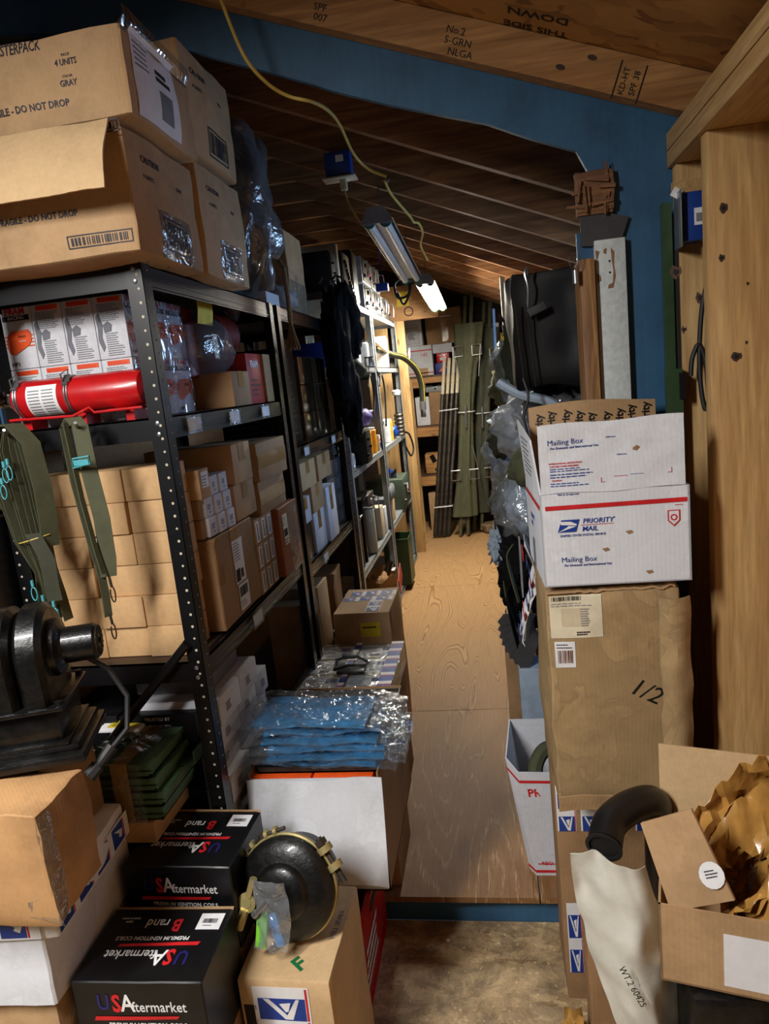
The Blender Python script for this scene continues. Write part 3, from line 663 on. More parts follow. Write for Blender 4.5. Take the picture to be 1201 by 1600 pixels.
# ================================================================== SECOND SHELF: boxed oil filters, extinguisher, red duct
FW, FD, FH = .0785, .108, .143
x_e = [at(p, 520, Y=1.60).x for p in (5, 60, 120)]
def filt(x0, y0, z0, label, side, nx=FW):
    o = carton('filter_box', label, 'box', (x0, x0+nx-.001), (y0, y0+FD-.001), (z0, z0+FH), 'white_card', group='boxed oil filters on the second shelf')
    w, d, h = DIM[o.name]
    def front_art(face):
        W_ = DIM[o.name][0] if face == 'front' else DIM[o.name][1]
        s = W_/.0785
        text(o, face, .5, .93, 'FRAM', .021, 'ink_red', bold=.03, sx=s)
        decal(o, face, [(.004*s, .112, W_-.004*s, .124, 'ink_black', 0)] + [(.002, .075-.008*k, W_*.98, .078-.008*k, 'orange', 0) for k in range(4)], 'printed_band')
        text(o, face, .5, .826, 'RACING', .0115, 'ink_white', off=.0016, shear=.2, sx=s)
        m = MB('orange'); org, U, V, N, a, b = frame(o, face)
        P = [(.10,.30),(.15,.25),(.30,.24),(.82,.38),(.92,.46),(.92,.58),(.85,.63),(.30,.62),(.14,.56),(.08,.44)]
        m.prism([org+U*(p*a)+V*(q*h)+N*.0016 for p, q in P], N*.0006); m.build('printed_filter', o, smooth=False)
        text(o, face, .62, .52, 'FRAM', .008, 'ink_black', off=.0030, sx=s); text(o, face, .62, .45, 'RACING', .005, 'ink_white', off=.0030, sx=s)
        text(o, face, .25, .08, 'HP1', .013, 'ink_black', bold=.02, off=.0010, sx=s)
    def back_art(face):
        W_ = DIM[o.name][0] if face == 'front' else DIM[o.name][1]
        decal(o, face, [(W_*.2, h*.90, W_*.92, h*.975, 'orange', 0)] + lines(W_*.22, h*.91, W_*.88, h*.965, 3, 'ink_red', 4) + lines(W_*.15, h*.60, W_*.9, h*.88, 10, 'ink_grey', int(x0*99)) + lines(W_*.3, h*.04, W_*.85, h*.42, 11, 'ink_grey', 7), 'printed_text')
        m = MB('grey_card'); org, U, V, N, a, b = frame(o, face)
        m.prism([org+U*(p*a)+V*(q*h)+N*.0011 for p, q in [(.08,.50),(.05,.30),(.16,.12),(.24,.2),(.18,.35),(.25,.55),(.16,.75),(.06,.68)]], N*.0004)
        m.prism([org+U*(p*a)+V*(q*h)+N*.0011 for p, q in [(.28,.42),(.50,.44),(.54,.54),(.42,.60),(.26,.54)]], N*.0004); m.build('printed_picture', o, smooth=False)
    return o, front_art, back_art
yF = 1.60; z1_ = L2; z2_ = L2+FH+.001
first = at(5, 520, Y=yF).x
for lv in (0, 1):
    for i in range(4):
        x0 = first+i*FW
        o, fa, ba = filt(x0, yF, (z1_, z2_)[lv], 'white oil filter box, %s from left in the %s row behind the extinguisher' % (('first', 'second', 'third', 'fourth')[i], ('lower', 'upper')[lv]), 0)
        if lv == 1 and i == 0: fa('front')
        else: ba('front')
        if i == 3: fa('right')
    for i in (1, 2):
        o, fa, ba = filt(first+3*FW, yF+i*FD, (z1_, z2_)[lv], 'white oil filter box facing the aisle, %s from the corner post, %s row' % (('', 'second', 'third')[i], ('lower', 'upper')[lv]), 1)
        fa('right')
m = MB('wrap'); m.span((first+4*FW+.003, yF+FD*.02, z1_), (first+4*FW+.004, yF+3*FD, z2_+FH)); tag(m.build('shrink_wrap'), 'clear glossy shrink wrap around the aisle end of the filter boxes', 'plastic wrap')
# extinguisher
pa = at(22, 612, Y=1.535); pb = at(212, 598, Y=1.535); ez = L2+.026+.043
t = thing('fire_extinguisher', 'red fire extinguisher lying on its side in a wire bracket on the second shelf', 'fire extinguisher', (0, 0, 0)); t.location = (pa.x, 1.535, ez)
Lx = pb.x-pa.x+.03; r = .0425
m = MB('red'); m.lathe((0, 0, 0), (1, 0, 0), [(0, .018), (.004, .028), (.016, .039), (.03, r), (Lx-.03, r), (Lx-.01, .038), (Lx, .02)], 36); m.build('cylinder', t)
m = MB('white_paper'); n = 14
def lab(u, v): a = math.radians(-65+v*105); rr = r+.0008; return (.055+u*.075, -rr*math.cos(a), rr*math.sin(a))
m.sheet(lambda u, v: lab(u, v), 2, n, .0005)
m.use('ink_grey')
for k in range(9):
    a0 = math.radians(-55+k*9.5); 
    for q in (0, 1):
        uu = .060+.034*q; m.add([(uu, -(r+.0016)*math.cos(a0), (r+.0016)*math.sin(a0)), (uu+.028, -(r+.0016)*math.cos(a0), (r+.0016)*math.sin(a0)), (uu+.028, -(r+.0016)*math.cos(a0+.05), (r+.0016)*math.sin(a0+.05)), (uu, -(r+.0016)*math.cos(a0+.05), (r+.0016)*math.sin(a0+.05))], [(0,1,2,3)])
m.build('paper_label', t)
for xx in (.024, .150):
    m = MB('steel'); m.tube([(xx, math.cos(a)*(r+.0015), math.sin(a)*(r+.0015)) for a in [i*math.pi/14 for i in range(28)]], .0022, 6, True)
    m.tube([(xx+.006, math.cos(a)*(r+.0015), math.sin(a)*(r+.0015)) for a in [i*math.pi/14 for i in range(28)]], .0022, 6, True)
    m.box((xx+.003, -r*.72, r*.78), (.014, .006, .03), Matrix.Rotation(-.75, 3, 'X')); m.tube([(xx, -r*.9, r*.35), (xx-.002, -r*.95, r*1.1), (xx+.008, -r*.6, r*1.35), (xx+.012, -r*.8, r*.7)], .0018, 6)
    m.build('strap_clamp', t)
m = MB('steel'); m.lathe((0, 0, 0), (-1, 0, 0), [(0, .018), (.012, .016), (.014, .011), (.03, .011), (.031, .013), (.045, .013)], 16)
m.box((-.035, 0, .012), (.05, .018, .012), None, .003); m.build('valve', t)
m = MB('steel'); m.tube([(-.02, -.01, .02), (-.05, -.02, .028), (-.10, -.02, .02)], .005); m.tube([(-.02, -.012, .004), (-.05, -.03, -.01), (-.055, -.055, -.04), (-.01, -.07, -.055)], .0035); m.build('handle', t)
m = MB('red'); m.tube([(.01, -.048, -.043), (Lx*.5, -.05, -.047), (Lx*.62, -.045, -.032), (Lx*.66, -.05, -.044), (Lx, -.048, -.043)], .0032, 8)
m.tube([(.01, .04, -.043), (Lx, .04, -.043)], .0032, 8); m.span((.02, -.05, -.0425), (.05, .04, -.040)); m.span((Lx-.08, -.05, -.0425), (Lx-.04, .04, -.040))
for q in (.03, Lx*.5, Lx-.05): m.span((q, -.03, -.069), (q+.02, .03, -.0425))
m.build('bracket', t)
# red duct in a bag, red box and brown box further along the second shelf
t = thing('bagged_duct', 'dull red duct wrapped in plastic with a yellow tag, behind the brown box', 'duct', (-.85, 1.99, L2+.012))
m = MB('dark_red'); m.cyl((-.02, -.02, .08), (-.02, -.02, .27), .06, n=20); m.cyl((.03, .10, .205), (.03, .23, .205), .062, n=20)
for k in range(6): m.lathe((.03, .11+.020*k, .205), (0, 1, 0), [(0, .061), (.006, .066), (.012, .061)], 20)
m.build('duct_body', t)
m = MB('yellow'); m.sheet(lambda u, v: (.075+.004*math.sin(v*4), -.055+.11*u, .30-.075*v), 4, 4, .001); tg = m.build('yellow_tag', t)
m = MB('cream_paper'); m.span((.076, .03, .13), (.078, .065, .20)); m.build('paper_tag', t)
m = MB('bag'); m.lump((.02, .08, .165), (.09, .17, .10), .12, 5, 2, 3, folds=.35); m.build('plastic_bag', t)
carton('brown_box', 'plain brown box with clear tape end, on the second shelf below the red duct', 'box', (-.92, -.715), (1.97, 2.12), (L2, L2+.10), 'tan_dark', tape=['right'])
o = carton('red_box', 'red printed box standing at the far end of the second shelf', 'box', (-.93, -.72), (2.13, 2.27), (L2, L2+.155), 'red_dull'); text(o, 'right', .5, .78, 'FRAM', .03, 'ink_white', bold=.03); decal(o, 'right', lines(.02, .02, .12, .08, 4, 'ink_black', 3), 'printed_text')
carton('brown_box', 'narrow tan box upright at the far post on the second shelf', 'box', (-.92, -.715), (2.285, 2.36), (L2, L2+.155), 'tan')
# hooks and webbing straps hung on the front rail
hk = []
for k, (px, py, lab_) in enumerate(((12, 640, 'bent wire hook on the shelf edge carrying the thick strap bundle'), (118, 632, 'bent wire hook on the shelf edge carrying the single folded strap'))):
    p = at(px, py, Y=1.47)
    m = MB('steel'); m.tube([(0, .012, -.012), (0, .0, .006), (.012, -.03, .002), (.035, -.075, -.014), (.045, -.095, -.004)], .0035, 8)
    o = m.build('wire_hook', loc=(p.x, 1.478, L2+.012)); tag(o, lab_, 'hook'); hk.append(o)
def snap(m, p, s=1.0, mat='teal'):
    m.use(mat); p = Vector(p); m.tube([p+Vector((.006*s*math.cos(a), 0, -.012*s+.014*s*math.sin(a))) for a in [i*math.pi/6 for i in range(12)]], .0014, 5, True); m.cyl(p+Vector((0,0,.004*s)), p+Vector((0,0,.016*s)), .003*s, n=8)
t = thing('strap_bundle', 'thick bundle of folded olive webbing straps with turquoise clips hanging at left', 'strap', (hk[0].location.x+.03, 1.43, L2-.42))
m = MB('olive'); r_ = random.Random(4); top = .435
for k in range(13):
    dx = -.042+k*.0058; dy = -.028+r_.uniform(0, .03); zb = r_.uniform(-.02, .06); b = .012+(k-6)*.0016
    m.ribbon([(dx*.35, dy+.01, top-.012), (dx*.9-.004, dy, top-.05), (dx*1.0, dy, top-.13), (dx*.75+.012, dy, .18), (b+.012, dy, .11), (b*1.8+.004, dy, .05), (b*2.2, dy+.003, zb)], .026, (0.25, 1, 0))
m.ribbon([(-.03, -.012, top-.02), (-.012, -.016, top+.004), (.02, -.02, top+.002), (.052, -.02, top-.04), (.060, -.02, top-.14), (.058, -.02, .21), (.052, -.02, .165)], .04, (.6, 1, 0), .003)
m.build('webbing', t)
m = MB('olive_dark'); m.ribbon([(.030, -.04, .20), (.055, -.043, .14), (.050, -.04, .08), (.052, -.04, .045)], .032, (1, .3, 0), .004); m.build('pad', t)
m = MB('cord_yellow'); m.tube([(.018+.040*math.cos(a), -.012+.034*math.sin(a), .185+.008*math.cos(a)) for a in [i*math.pi/8 for i in range(16)]], .0018, 5, True); m.build('tie_band', t)
for (a, b, c) in ((-.028,-.045,.40),(-.032,-.045,.37),(0,-.05,.345),(.010,-.05,.35),(-.012,-.05,.31),(.03,-.05,.045),(.053,-.05,.03),(.045,-.05,-.01),(.01,-.05,-.01),(.0,-.05,.0),(.02,-.05,-.03),(.058,-.05,.01),(.012,-.05,.08)):
    m = MB('teal'); snap(m, (a, b, c), 1.1); m.build('metal_clip', t)

t = thing('webbing_strap', 'single olive webbing strap folded double over a hook, two snap hooks below', 'strap', (hk[1].location.x+.028, 1.41, L2-.40))
m = MB('olive'); m.ribbon([(-.022, -.01, .40), (-.018, -.012, .28), (-.005, -.012, .15), (.004, -.012, .09), (.006, -.012, .03), (.004, -.012, -.02)], .018, (.6, 1, 0), .003)
m.ribbon([(-.022, .01, .402), (-.006, .004, .418), (.012, -.004, .40), (.018, -.008, .30), (.028, -.01, .20), (.026, -.01, .11), (.020, -.01, .07)], .034, (1, .35, 0), .003)
m.ribbon([(-.008, -.024, .41), (.0, -.026, .25), (.012, -.026, .13), (.018, -.024, .08)], .012, (.3, 1, 0), .003); m.build('webbing', t)
m = MB('teal'); zb = .325
m.tube([(-.004, -.03, zb-.010), (.036, -.03, zb-.004), (.036, -.03, zb+.012), (-.002, -.03, zb+.009)], .0022, 6, True); m.span((0, -.033, zb-.006), (.034, -.031, zb+.006)); m.build('slide_buckle', t)
for (a, b, c) in ((.022, -.012, .05), (.008, -.012, -.035)):
    m = MB('dark_steel'); m.cyl((a, b, c+.02), (a+.002, b, c-.004), .003, n=8); m.tube([(a+.002+.0055*math.sin(q), b, c-.02+.018*math.cos(q)) for q in [i*math.pi/7 for i in range(13)]], .0017, 6); m.build('snap_hook', t)

# ================================================================== THIRD SHELF: cube stack and aisle boxes
r_ = random.Random(11)
colx = [at(p, 870, Y=1.53).x for p in (95, 150, 216, 283)]
colx = [-1.075, at(142, 870, Y=1.53).x, at(212, 870, Y=1.53).x, FX-.045]
for c in range(3):
    for q in range(6):
        z0 = L3+.001+q*.0765; dx = r_.uniform(-.003, .003); jy = r_.uniform(-.006, .006)
        o = carton('cube_box', 'small plain tan box, %s column from left, %s row up, behind the straps' % (ORD[c], ORD[q]), 'box', (colx[c]+dx+.001, colx[c+1]-.001+dx), (1.53+jy, 1.645+jy), (z0, z0+.0755), 'mono_tan', group='small tan boxes stacked on the third shelf')
        if (c, q) == (1, 3): decal(o, 'front', [(.005, .03, .040, .07, 'white_paper', 0), (.012, .045, .015, .06, 'ink_black', 1), (.018, .045, .021, .06, 'ink_black', 1)], 'paper_label')
# tan box with a white label then small white boxes
def yx(px, py=760): return at(px, py, X=FX-.01).y
def aisle_box(nm, lab_, pn, pf, pt, pb, mat, depth=.22, X=FX-.015, **k):
    """box facing the aisle: near/far edge and top/bottom read at the near edge"""
    a = at(pn, pb, X=X); b = at(pn, pt, X=X); y1 = at(pf, (pt+pb)/2, X=X).y
    return carton(nm, lab_, 'box', (X-depth, X), (a.y, max(a.y+.02, y1-.002)), (a.z, b.z), mat, **k)
z0 = L3+.006
big = carton('shipping_carton', 'large worn brown carton with two shipping labels on the third shelf', 'box', (-.97, FX-.012), (1.665, 1.965), (z0, z0+.245), 'tan_dark', amp=.003, seed=7, n=6)
w, d, h = DIM[big.name]
decal(big, 'right', [(.115, .09, .19, .21, 'white_paper', 0)] + lines(.12, .15, .17, .205, 7, 'ink_grey', 1) + [(.155, .10, .175, .125, 'ink_black', 1)] + barcode(.12, .095, .15, .13, 2), 'shipping_label', .004)
decal(big, 'right', [(.125, .012, .20, .085, 'white_paper', 0)] + barcode(.13, .05, .19, .078, 4) + lines(.13, .02, .18, .04, 3, 'ink_grey', 1), 'shipping_label', .004)
decal(big, 'right', [(.0, .12, .04, .245, 'tape_tan', 0), (.11, .211, .16, .247, 'tape_tan', 0)], 'packing_tape', .0038)
zt = z0+.248
o = carton('small_box', 'tan box with a white square sticker beside the cube stack', 'box', (-.93, FX-.02), (1.655, 1.72), (zt+.100, zt+.175), 'tan'); decal(o, 'right', [(.012, .028, .055, .068, 'white_paper', 0)] + lines(.015, .03, .05, .06, 4, 'ink_grey'), 'paper_label')
for row in range(3):
    for col in range(3):
        if row == 2 and col == 0: continue
        y0 = 1.663+col*.0555+(.012 if row < 2 else .01); zz = zt+row*.050
        if row == 2: y0 -= .0; zz += 0
        if row == 2 and col == 1: y0 = 1.724+.002
        if row == 2 and col == 2: y0 = 1.784
        o = carton('parts_box', 'small white parts box facing the aisle, %s row up, %s from the near end' % (ORD[row], ORD[col]), 'box', (-.86, FX-.02+.004*(col-row)), (y0, y0+.054), (zz, zz+.0492), 'white_card', group='small white parts boxes on the third shelf')
        decal(o, 'right', lines(.015, .018, .040, .033, 4, 'ink_grey', row*3+col, 0, .6) + [(.02, .010, .035, .013, 'ink_grey', 0)], 'printed_label')
for r2 in range(2):
    carton('small_box', 'plain tan box lying %s beside the white parts boxes' % ('low' if r2 == 0 else 'one up'), 'box', (-.93, FX-.03), (1.655-.0, 1.672), (zt+r2*.05, zt+.049+r2*.05), 'tan_dark')
carton('brown_box', 'brown box with a tape strip above the white parts boxes', 'box', (-.95, FX-.03), (1.845, 1.985), (zt+.078, zt+.205), 'tan_dark', tape=['right']) if False else None
a_ = [('brown_box', 'brown box with a strip of dark tape, behind the small white boxes', 1.86, 2.01, zt+.105, zt+.215, 'tan'),
      ('brown_box', 'tan taped box just above the nine labelled little boxes', 1.84, 2.015, zt-.01, zt+.103, 'tan'),
      ('brown_box', 'wide brown taped box, uppermost at the far end of the third shelf', 2.03, 2.33, zt+.085, zt+.200, 'tan_dark'),
      ('brown_box', 'brown box with a torn taped corner, middle of the far stack', 2.04, 2.31, zt-.02, zt+.083, 'tan_dark')]
for i, (nm, lb, y0, y1, za, zb, mt) in enumerate(a_):
    if i == 1:
        za = zt-.02
        o = carton(nm, lb, 'box', (-.95, FX-.012), (1.855, 2.025), (za+.0+.022, zb), mt, tape=['right'])
    else: o = carton(nm, lb, 'box', (-.96, FX-.005+(.012 if i == 2 else 0)), (y0, y1), (za, zb), mt, tape=['righth'] if i > 1 else ['right'])
mini_z = .0725
for row in range(3):
    for col in range(3):
        y0 = 1.972+col*.058; zz = z0+row*.0765
        o = carton('labelled_box', 'little tan box with a white barcode label, %s row up, %s from the near end' % (ORD[row], ORD[col]), 'box', (-.80, FX-.010), (y0, y0+.0565), (zz, zz+.0755), 'tan', group='nine little labelled boxes on the third shelf')
        decal(o, 'right', [(.008, .006, .038, .068, 'white_paper', 0)] + [(.018, .012+.0065*k, .030, .012+.0065*k+.004, 'ink_black', 1) for k in range(8)], 'barcode_label')
o = carton('shipping_carton', 'brown carton wrapped in glossy tape overhanging the rail at the far end', 'box', (-.96, FX+.010), (2.155, 2.37), (z0, z0+.225), 'rust_card', amp=.003, seed=9)
ship_label(o, 'right', .03, .10, .05, .10, 3, 'cream_paper'); decal(o, 'right', [(.085, 0, .20, .22, 'crinkle', 0)], 'packing_tape', .005)
# light left of the first post: tan box and black tote with yellow marks
p = at(8, 750, Y=1.52)
carton('brown_box', 'tan box cut off by the left edge of the picture', 'box', (-1.40, -1.165), (1.5, 1.8), (1.295, 1.475), 'tan')
o = carton('storage_tote', 'black tote with yellow striped marks at the left edge behind the blower', 'tote', (-1.42, -1.14), (1.30, 1.75), (.88, 1.285), 'black_plastic')
for k in range(4): decal(o, 'front', [], 'yellow_mark', polys=[([(.0, .03+.07*k), (.28, .0+.07*k+.01), (.28, .04+.07*k), (.0, .075+.07*k)], 'yellow', 0)])
carton('brown_box', 'tan box at the left edge under the black tote', 'box', (-1.42, -1.14), (1.32, 1.75), (.55, .878), 'tan_dark')
carton('brown_box', 'lowest tan box in the far left pile under the black tote', 'box', (-1.42, -1.14), (1.32, 1.75), (-.1, .548), 'tan_dark')
# ================================================================== LOWER LEFT: white boxes, coil boxes on the bottom shelf
for c, (ya, yb, n) in enumerate(((1.555, 1.70, 6), (1.705, 1.84, 6), (1.845, 1.945, 5))):
    for q in range(n):
        dx = .012*((q*7+c*3) % 3 - 1); z0 = L4+.001+q*.0705
        o = carton('white_box', 'plain white box on the lowest shelf, %s column from the post, %s row up' % (ORD[c], ORD[q]), 'box', (-.93, FX-.025+dx), (ya, yb), (z0, z0+.0695), 'white_card', group='plain white boxes on the lowest shelf')
        decal(o, 'right', lines(.04, .02, .075, .045, 4, 'ink_grey', q, 0, .6), 'printed_label')
carton('white_box', 'greyish box lying across the top of the plain white boxes', 'box', (-.95, FX-.05), (1.60, 1.80), (L4+.425, L4+.492), 'grey_card')
def coil_face(o, face, w, flip=False, s=1.0, extra=True, vis=(.5, .5), off=.0012):
    """red, white and blue coil box print"""
    W_, H_ = frame(o, face)[4:]; rot = math.pi if flip else 0.0; g = -1 if flip else 1
    def P(x, y, st, sz, mt, **k): text(o, face, .5+g*x/W_, vis[1]+g*y/H_, st, sz*s, mt, rot, off=off, name='printed_text', **k)
    P(-.070*s, .022*s, 'U', .046, 'ink_navy', bold=.02, sx=.8); P(-.044*s, .020*s, 'S', .052, 'ink_red', bold=.03, sx=.75)
    P(-.022*s, .021*s, 'A', .052, 'ink_white', bold=.015, sx=.8); P(.040*s, .014*s, 'ftermarket', .031, 'ink_white', bold=.008, sx=.80)
    P(.012*s, -.026*s, 'PREMIUM IGNITION COILS', .0135, 'ink_white', bold=.02, sx=.97)
    P(-.026*s, -.062*s, 'B', .046, 'ink_red', bold=.025, sx=.75); P(.018*s, -.066*s, 'rand', .034, 'ink_white', bold=.008, sx=.8)
    if extra: P(.082*s, -.070*s, 'NEW', .007, 'ink_white', bold=.02); P(.082*s, -.079*s, 'MADE IN CHINA', .0055, 'ink_white', bold=.02)
    a = [(-.094*s, -.016*s), (.072*s, -.011*s), (.077*s, -.005*s), (-.090*s, -.007*s)]
    pts = [((.5*W_+g*x), (vis[1]*H_+g*y)) for x, y in a]
    decal(o, face, [], 'red_stroke', off, polys=[(pts if not flip else pts[::-1], 'ink_red', 0)])
for q, (z0, lb) in enumerate(((.351, 'black coil box on the lowest shelf reading TRUSTED BY, under another'), (.553, 'black coil box on the lowest shelf, directly beneath the cube stack'))):
    o = carton('coil_box', lb, 'box', (-.965, -.765), (1.525, 1.72), (z0, z0+.20), 'black_card')
    coil_face(o, 'front', .2, s=.55, extra=False, vis=(.5, .55)); text(o, 'front', .5, .85, 'RELIABILITY', .013, 'ink_white', off=.0012); text(o, 'front', .5, .95 if q else .9, 'TRUSTED BY', .012, 'ink_white', off=.0012)
o = carton('coil_box', 'black coil box in deep shade behind the blower', 'box', (-1.12, -.975), (1.53, 1.72), (.553, .753), 'black_card'); coil_face(o, 'front', .2, s=.5, extra=False, vis=(.5, .5)); text(o, 'front', .5, .9, 'RELIABILITY', .013, 'ink_white', off=.0012)
carton('coil_box', 'black coil box hidden low behind the green trays', 'box', (-1.12, -.975), (1.53, 1.72), (.351, .551), 'black_card')
# two big coil boxes in the foreground with their supports
def coilbox(label, xs, ys, zs, rz):
    o = carton('coil_box', label, 'box', xs, ys, zs, 'black_card', rz=rz, amp=.0014, seed=int(xs[0]*50), n=6); w, d, h = DIM[o.name]
    decal(o, 'top', [(0, d-.006, w, d+.001, 'tan', 0)], 'raw_edge', .0004, .0012)
    coil_face(o, 'front', w, vis=(.5, .66), s=w/.262, off=.0022); coil_face(o, 'top', w, flip=True, s=w/.262, vis=(.5, .42), off=.0022)
    decal(o, 'top', [(w-.062, d-.062, w-.012, d-.018, 'white_paper', 0)] + barcode(w-.053, d-.045, w-.022, d-.033, 4) + lines(w-.050, d-.055, w-.030, d-.049, 1, 'ink_grey'), 'barcode_label', .0022)
    return o
coilbox('black ignition coil box in the foreground, cut by the bottom edge of the picture', (-.868, -.606), (1.055, 1.245), (.25, .45), .03)
coilbox('black ignition coil box behind the other, beside the round black chamber', (-.862, -.612), (1.27, 1.47), (.332, .53), -.02)
carton('support_box', 'plain brown box under the front coil box', 'box', (-.86, -.61), (1.05, 1.245), (-.1, .249), 'tan_dark')
carton('support_box', 'plain brown box under the rear coil box', 'box', (-.86, -.62), (1.26, 1.47), (-.1, .331), 'tan_dark')
# tan box and banded green trays
carton('flat_box', 'flat tan box beneath the taped stack of green trays', 'box', (-.972, -.815), (1.345, 1.60), (.532, .583), 'mono_tan')
trays = []
for k in range(4):
    dx = (.012, .02, .008, 0)[k]*1.0
    m = MB('green_tray'); x0, x1, y0, y1 = -.085+dx*.5, .078+dx, -.13, .13; z0 = .0
    m.span((x0, y0, z0), (x1, y1, z0+.003)); m.span((x0, y0, z0), (x1, y0+.003, z0+.032)); m.span((x0, y1-.003, z0), (x1, y1, z0+.032)); m.span((x0, y0, z0), (x0+.003, y1, z0+.032)); m.span((x1-.003, y0, z0), (x1, y1, z0+.032))
    m.span((x0-.004, y0-.004, z0+.020), (x1+.006, y1, z0+.033)) if k < 4 else None
    m.span((x0-.005, y0-.006, z0+.012), (x1+.008, y0, z0+.016))
    o = m.build('green_tray', loc=(-.885, 1.485, .584+k*.035)); tag(o, 'dark green metal tray, %s from the bottom of the taped stack' % ORD[k], 'tray', 'green metal trays taped in a stack')
m = MB('tape_kraft'); m.span((-.010, -.142, .0), (.030, -.1412, .140)); m.span((-.010, -.142, .1405), (.030, .135, .1413)); o = m.build('paper_tape', loc=(-.885, 1.485, .584)); tag(o, 'brown paper tape strip banding the four green trays together', 'tape')
m = MB('wrap'); m.span((-.088, -.1435, -.0), (.060, -.143, .142)); m.span((-.088, -.1385, .1425), (.060, .12, .143)); o = m.build('clear_wrap', loc=(-.885, 1.485, .584)); tag(o, 'clear stretch film over the stack of green trays', 'plastic wrap')
o = MB('white_paper').box((0, 0, .004), (.11, .09, .008), None, .001).build('manual', loc=(-.955, 1.66 - .12, .7265)); DIM[o.name] = (.11, .09, .008); tag(o, 'thin printed leaflet with yellow and red patches lying on the green trays', 'leaflet')
decal(o, 'top', [(.02, .01, .10, .045, 'yellow', 0), (.02, .05, .10, .08, 'red', 0)] + lines(.03, .015, .08, .04, 3, 'ink_black'), 'printed_picture')
m = MB('green_metal'); m.span((-.0, -.14, 0), (.05, .14, .004)); m.span((.046, -.14, 0), (.05, .14, .035)); o = m.build('green_tray', loc=(-.80, 1.60, .655)); tag(o, 'loose green angle tray sticking out right of the taped stack', 'tray')
# pile at the far left: white box, blue postal pack, battered tan box, blower
for z0, z1, lb in ((-.1, .18, 'lowest'), (.181, .429, 'second')):
    carton('support_box', 'plain tan box, %s under the white box at left' % lb, 'box', (-1.22, -.885), (1.03, 1.34), (z0, z1), 'tan')
wb_ = carton('white_box', 'white corrugated box with scuffed edges, beneath the postal wrap at left', 'box', (-1.22, -.88), (1.01, 1.34), (.43, .572), 'white_worn', rz=.05, amp=.003, seed=21, n=8)
m = MB('ink_blue', 'white_paper', 'ink_red'); r_ = random.Random(2)
pk = MB('white_paper'); pk.crum((-.16, -.15, 0), (.165, .15, .076), 8, .006, 8, 14, .008); pk_ = pk.build('postal_pack', loc=(-1.02, 1.16, .573), rz=.08); DIM[pk_.name] = (.325, .30, .076)
tag(pk_, 'crumpled blue and white postal wrapped pack squeezed under the battered tan box', 'parcel')
for f in ('right', 'front'): postal_tape(pk_, f, .0, .004, .30, .058, 'u', step=.07, off=.008)
tb = carton('battered_box', 'battered tan box with torn edges and red scrawl carrying the black blower', 'box', (-1.20, -.785), (.955, 1.10), (.655, .862), 'kraft', rz=.0, amp=.010, seed=31, n=9, bulge=.012)
m = MB('ink_red'); m.tube([(-.02, -.10, .2295), (.01, -.08, .2315), (.0, -.11, .230), (.03, -.09, .2315), (.05, -.105, .2305), (.07, -.085, .2315), (.12, -.095, .2305)], .0016, 5); m.build('marker_scrawl', tb)
decal(tb, 'top', [(.02, .03, .30, .033, 'tan_dark', 0)], 'flap_seam', .010); decal(tb, 'right', [(0, 0, .03, .2, 'crinkle', 0)], 'packing_tape', .014)
# black cast blower
carton('support_box', 'dark tan box behind the battered one, holding up the rear of the blower', 'box', (-1.20, -.90), (1.13, 1.31), (.655, .866), 'tan_dark')
t = thing('blower', 'black cast iron blower with a round motor standing on the battered tan box', 'blower', (-.900, 1.16, .870), .32); t.scale = (1.15, 1.15, 1.15)
m = MB('black_cast'); m.box((-.012, 0, .012), (.195, .17, .018), None, .006); m.box((-.008, 0, .026), (.170, .145, .016), None, .007); m.build('base_plate', t)
m = MB('black_cast'); m.box((0, 0, .062), (.105, .125, .06), None, .004); m.build('neck', t)
m = MB('black_cast'); m.box((0, 0, .096), (.13, .155, .007), None, .002); m.box((0, 0, .036), (.125, .145, .006), None, .002)
for sx in (-1, 1):
    for sy in (-1, 1): m.cyl((sx*.056, sy*.067, .098), (sx*.056, sy*.067, .106), .006, n=6)
m.build('flange', t)
def vol(cy, cz, r, n=22): return [(0, cy+r*math.cos(a), cz+r*math.sin(a)) for a in [math.pi*i/n for i in range(n+1)]] + [(0, cy-r*.92, .10), (0, cy+r*.92, .10)]
for nm, xa, wd in (('housing', -.046, .043), ('housing', .003, .043)):
    m = MB('black_cast'); P = vol(0, .175, .077); pin = vol(0, .175, .066)
    def ring(x, pl): return [Vector((x, p[1], p[2])) for p in pl]
    n_ = len(P); V = ring(xa, pin)+ring(xa+.008 if nm else xa, P)+ring(xa+wd-.008, P)+ring(xa+wd, pin); Fc = []
    for k in range(3): Fc += [(k*n_+i, k*n_+(i+1) % n_, (k+1)*n_+(i+1) % n_, (k+1)*n_+i) for i in range(n_)]
    Fc += [tuple(range(n_-1, -1, -1)), tuple(range(3*n_, 4*n_))]; m.add(V, Fc); m.build('housing', t)
m = MB('black_cast'); m.lathe((.046, 0, .175), (1, 0, 0), [(0, .048), (.010, .046), (.014, .034), (.018, .030), (.066, .030), (.070, .027)], 30); mo = m.build('motor', t)
m = MB('dark_steel'); m.lathe((.116, 0, .175), (1, 0, 0), [(0, .0265), (.0012, .0262)], 28); e2 = m.build('end_cap', mo)
for k in range(16):
    a = 2*math.pi*k/16; R = Matrix.Rotation(a, 3, 'X'); m = MB('ink_black') if k == 0 else m
    m.box(Vector((.1175, 0, .175)) + R @ Vector((0, 0, .018)), (.0012, .003, .013), R)
m.lathe((.117, 0, .175), (1, 0, 0), [(0, .006), (.004, .005)], 6); m.build('vent_slots', mo)
m = MB('rubber'); m.tube([(.095, .0, .147), (.120, .01, .12), (.145, .0, .07), (.140, -.02, .02), (.115, -.045, -.0)], .0045, 8); cb = m.build('power_cord', t)
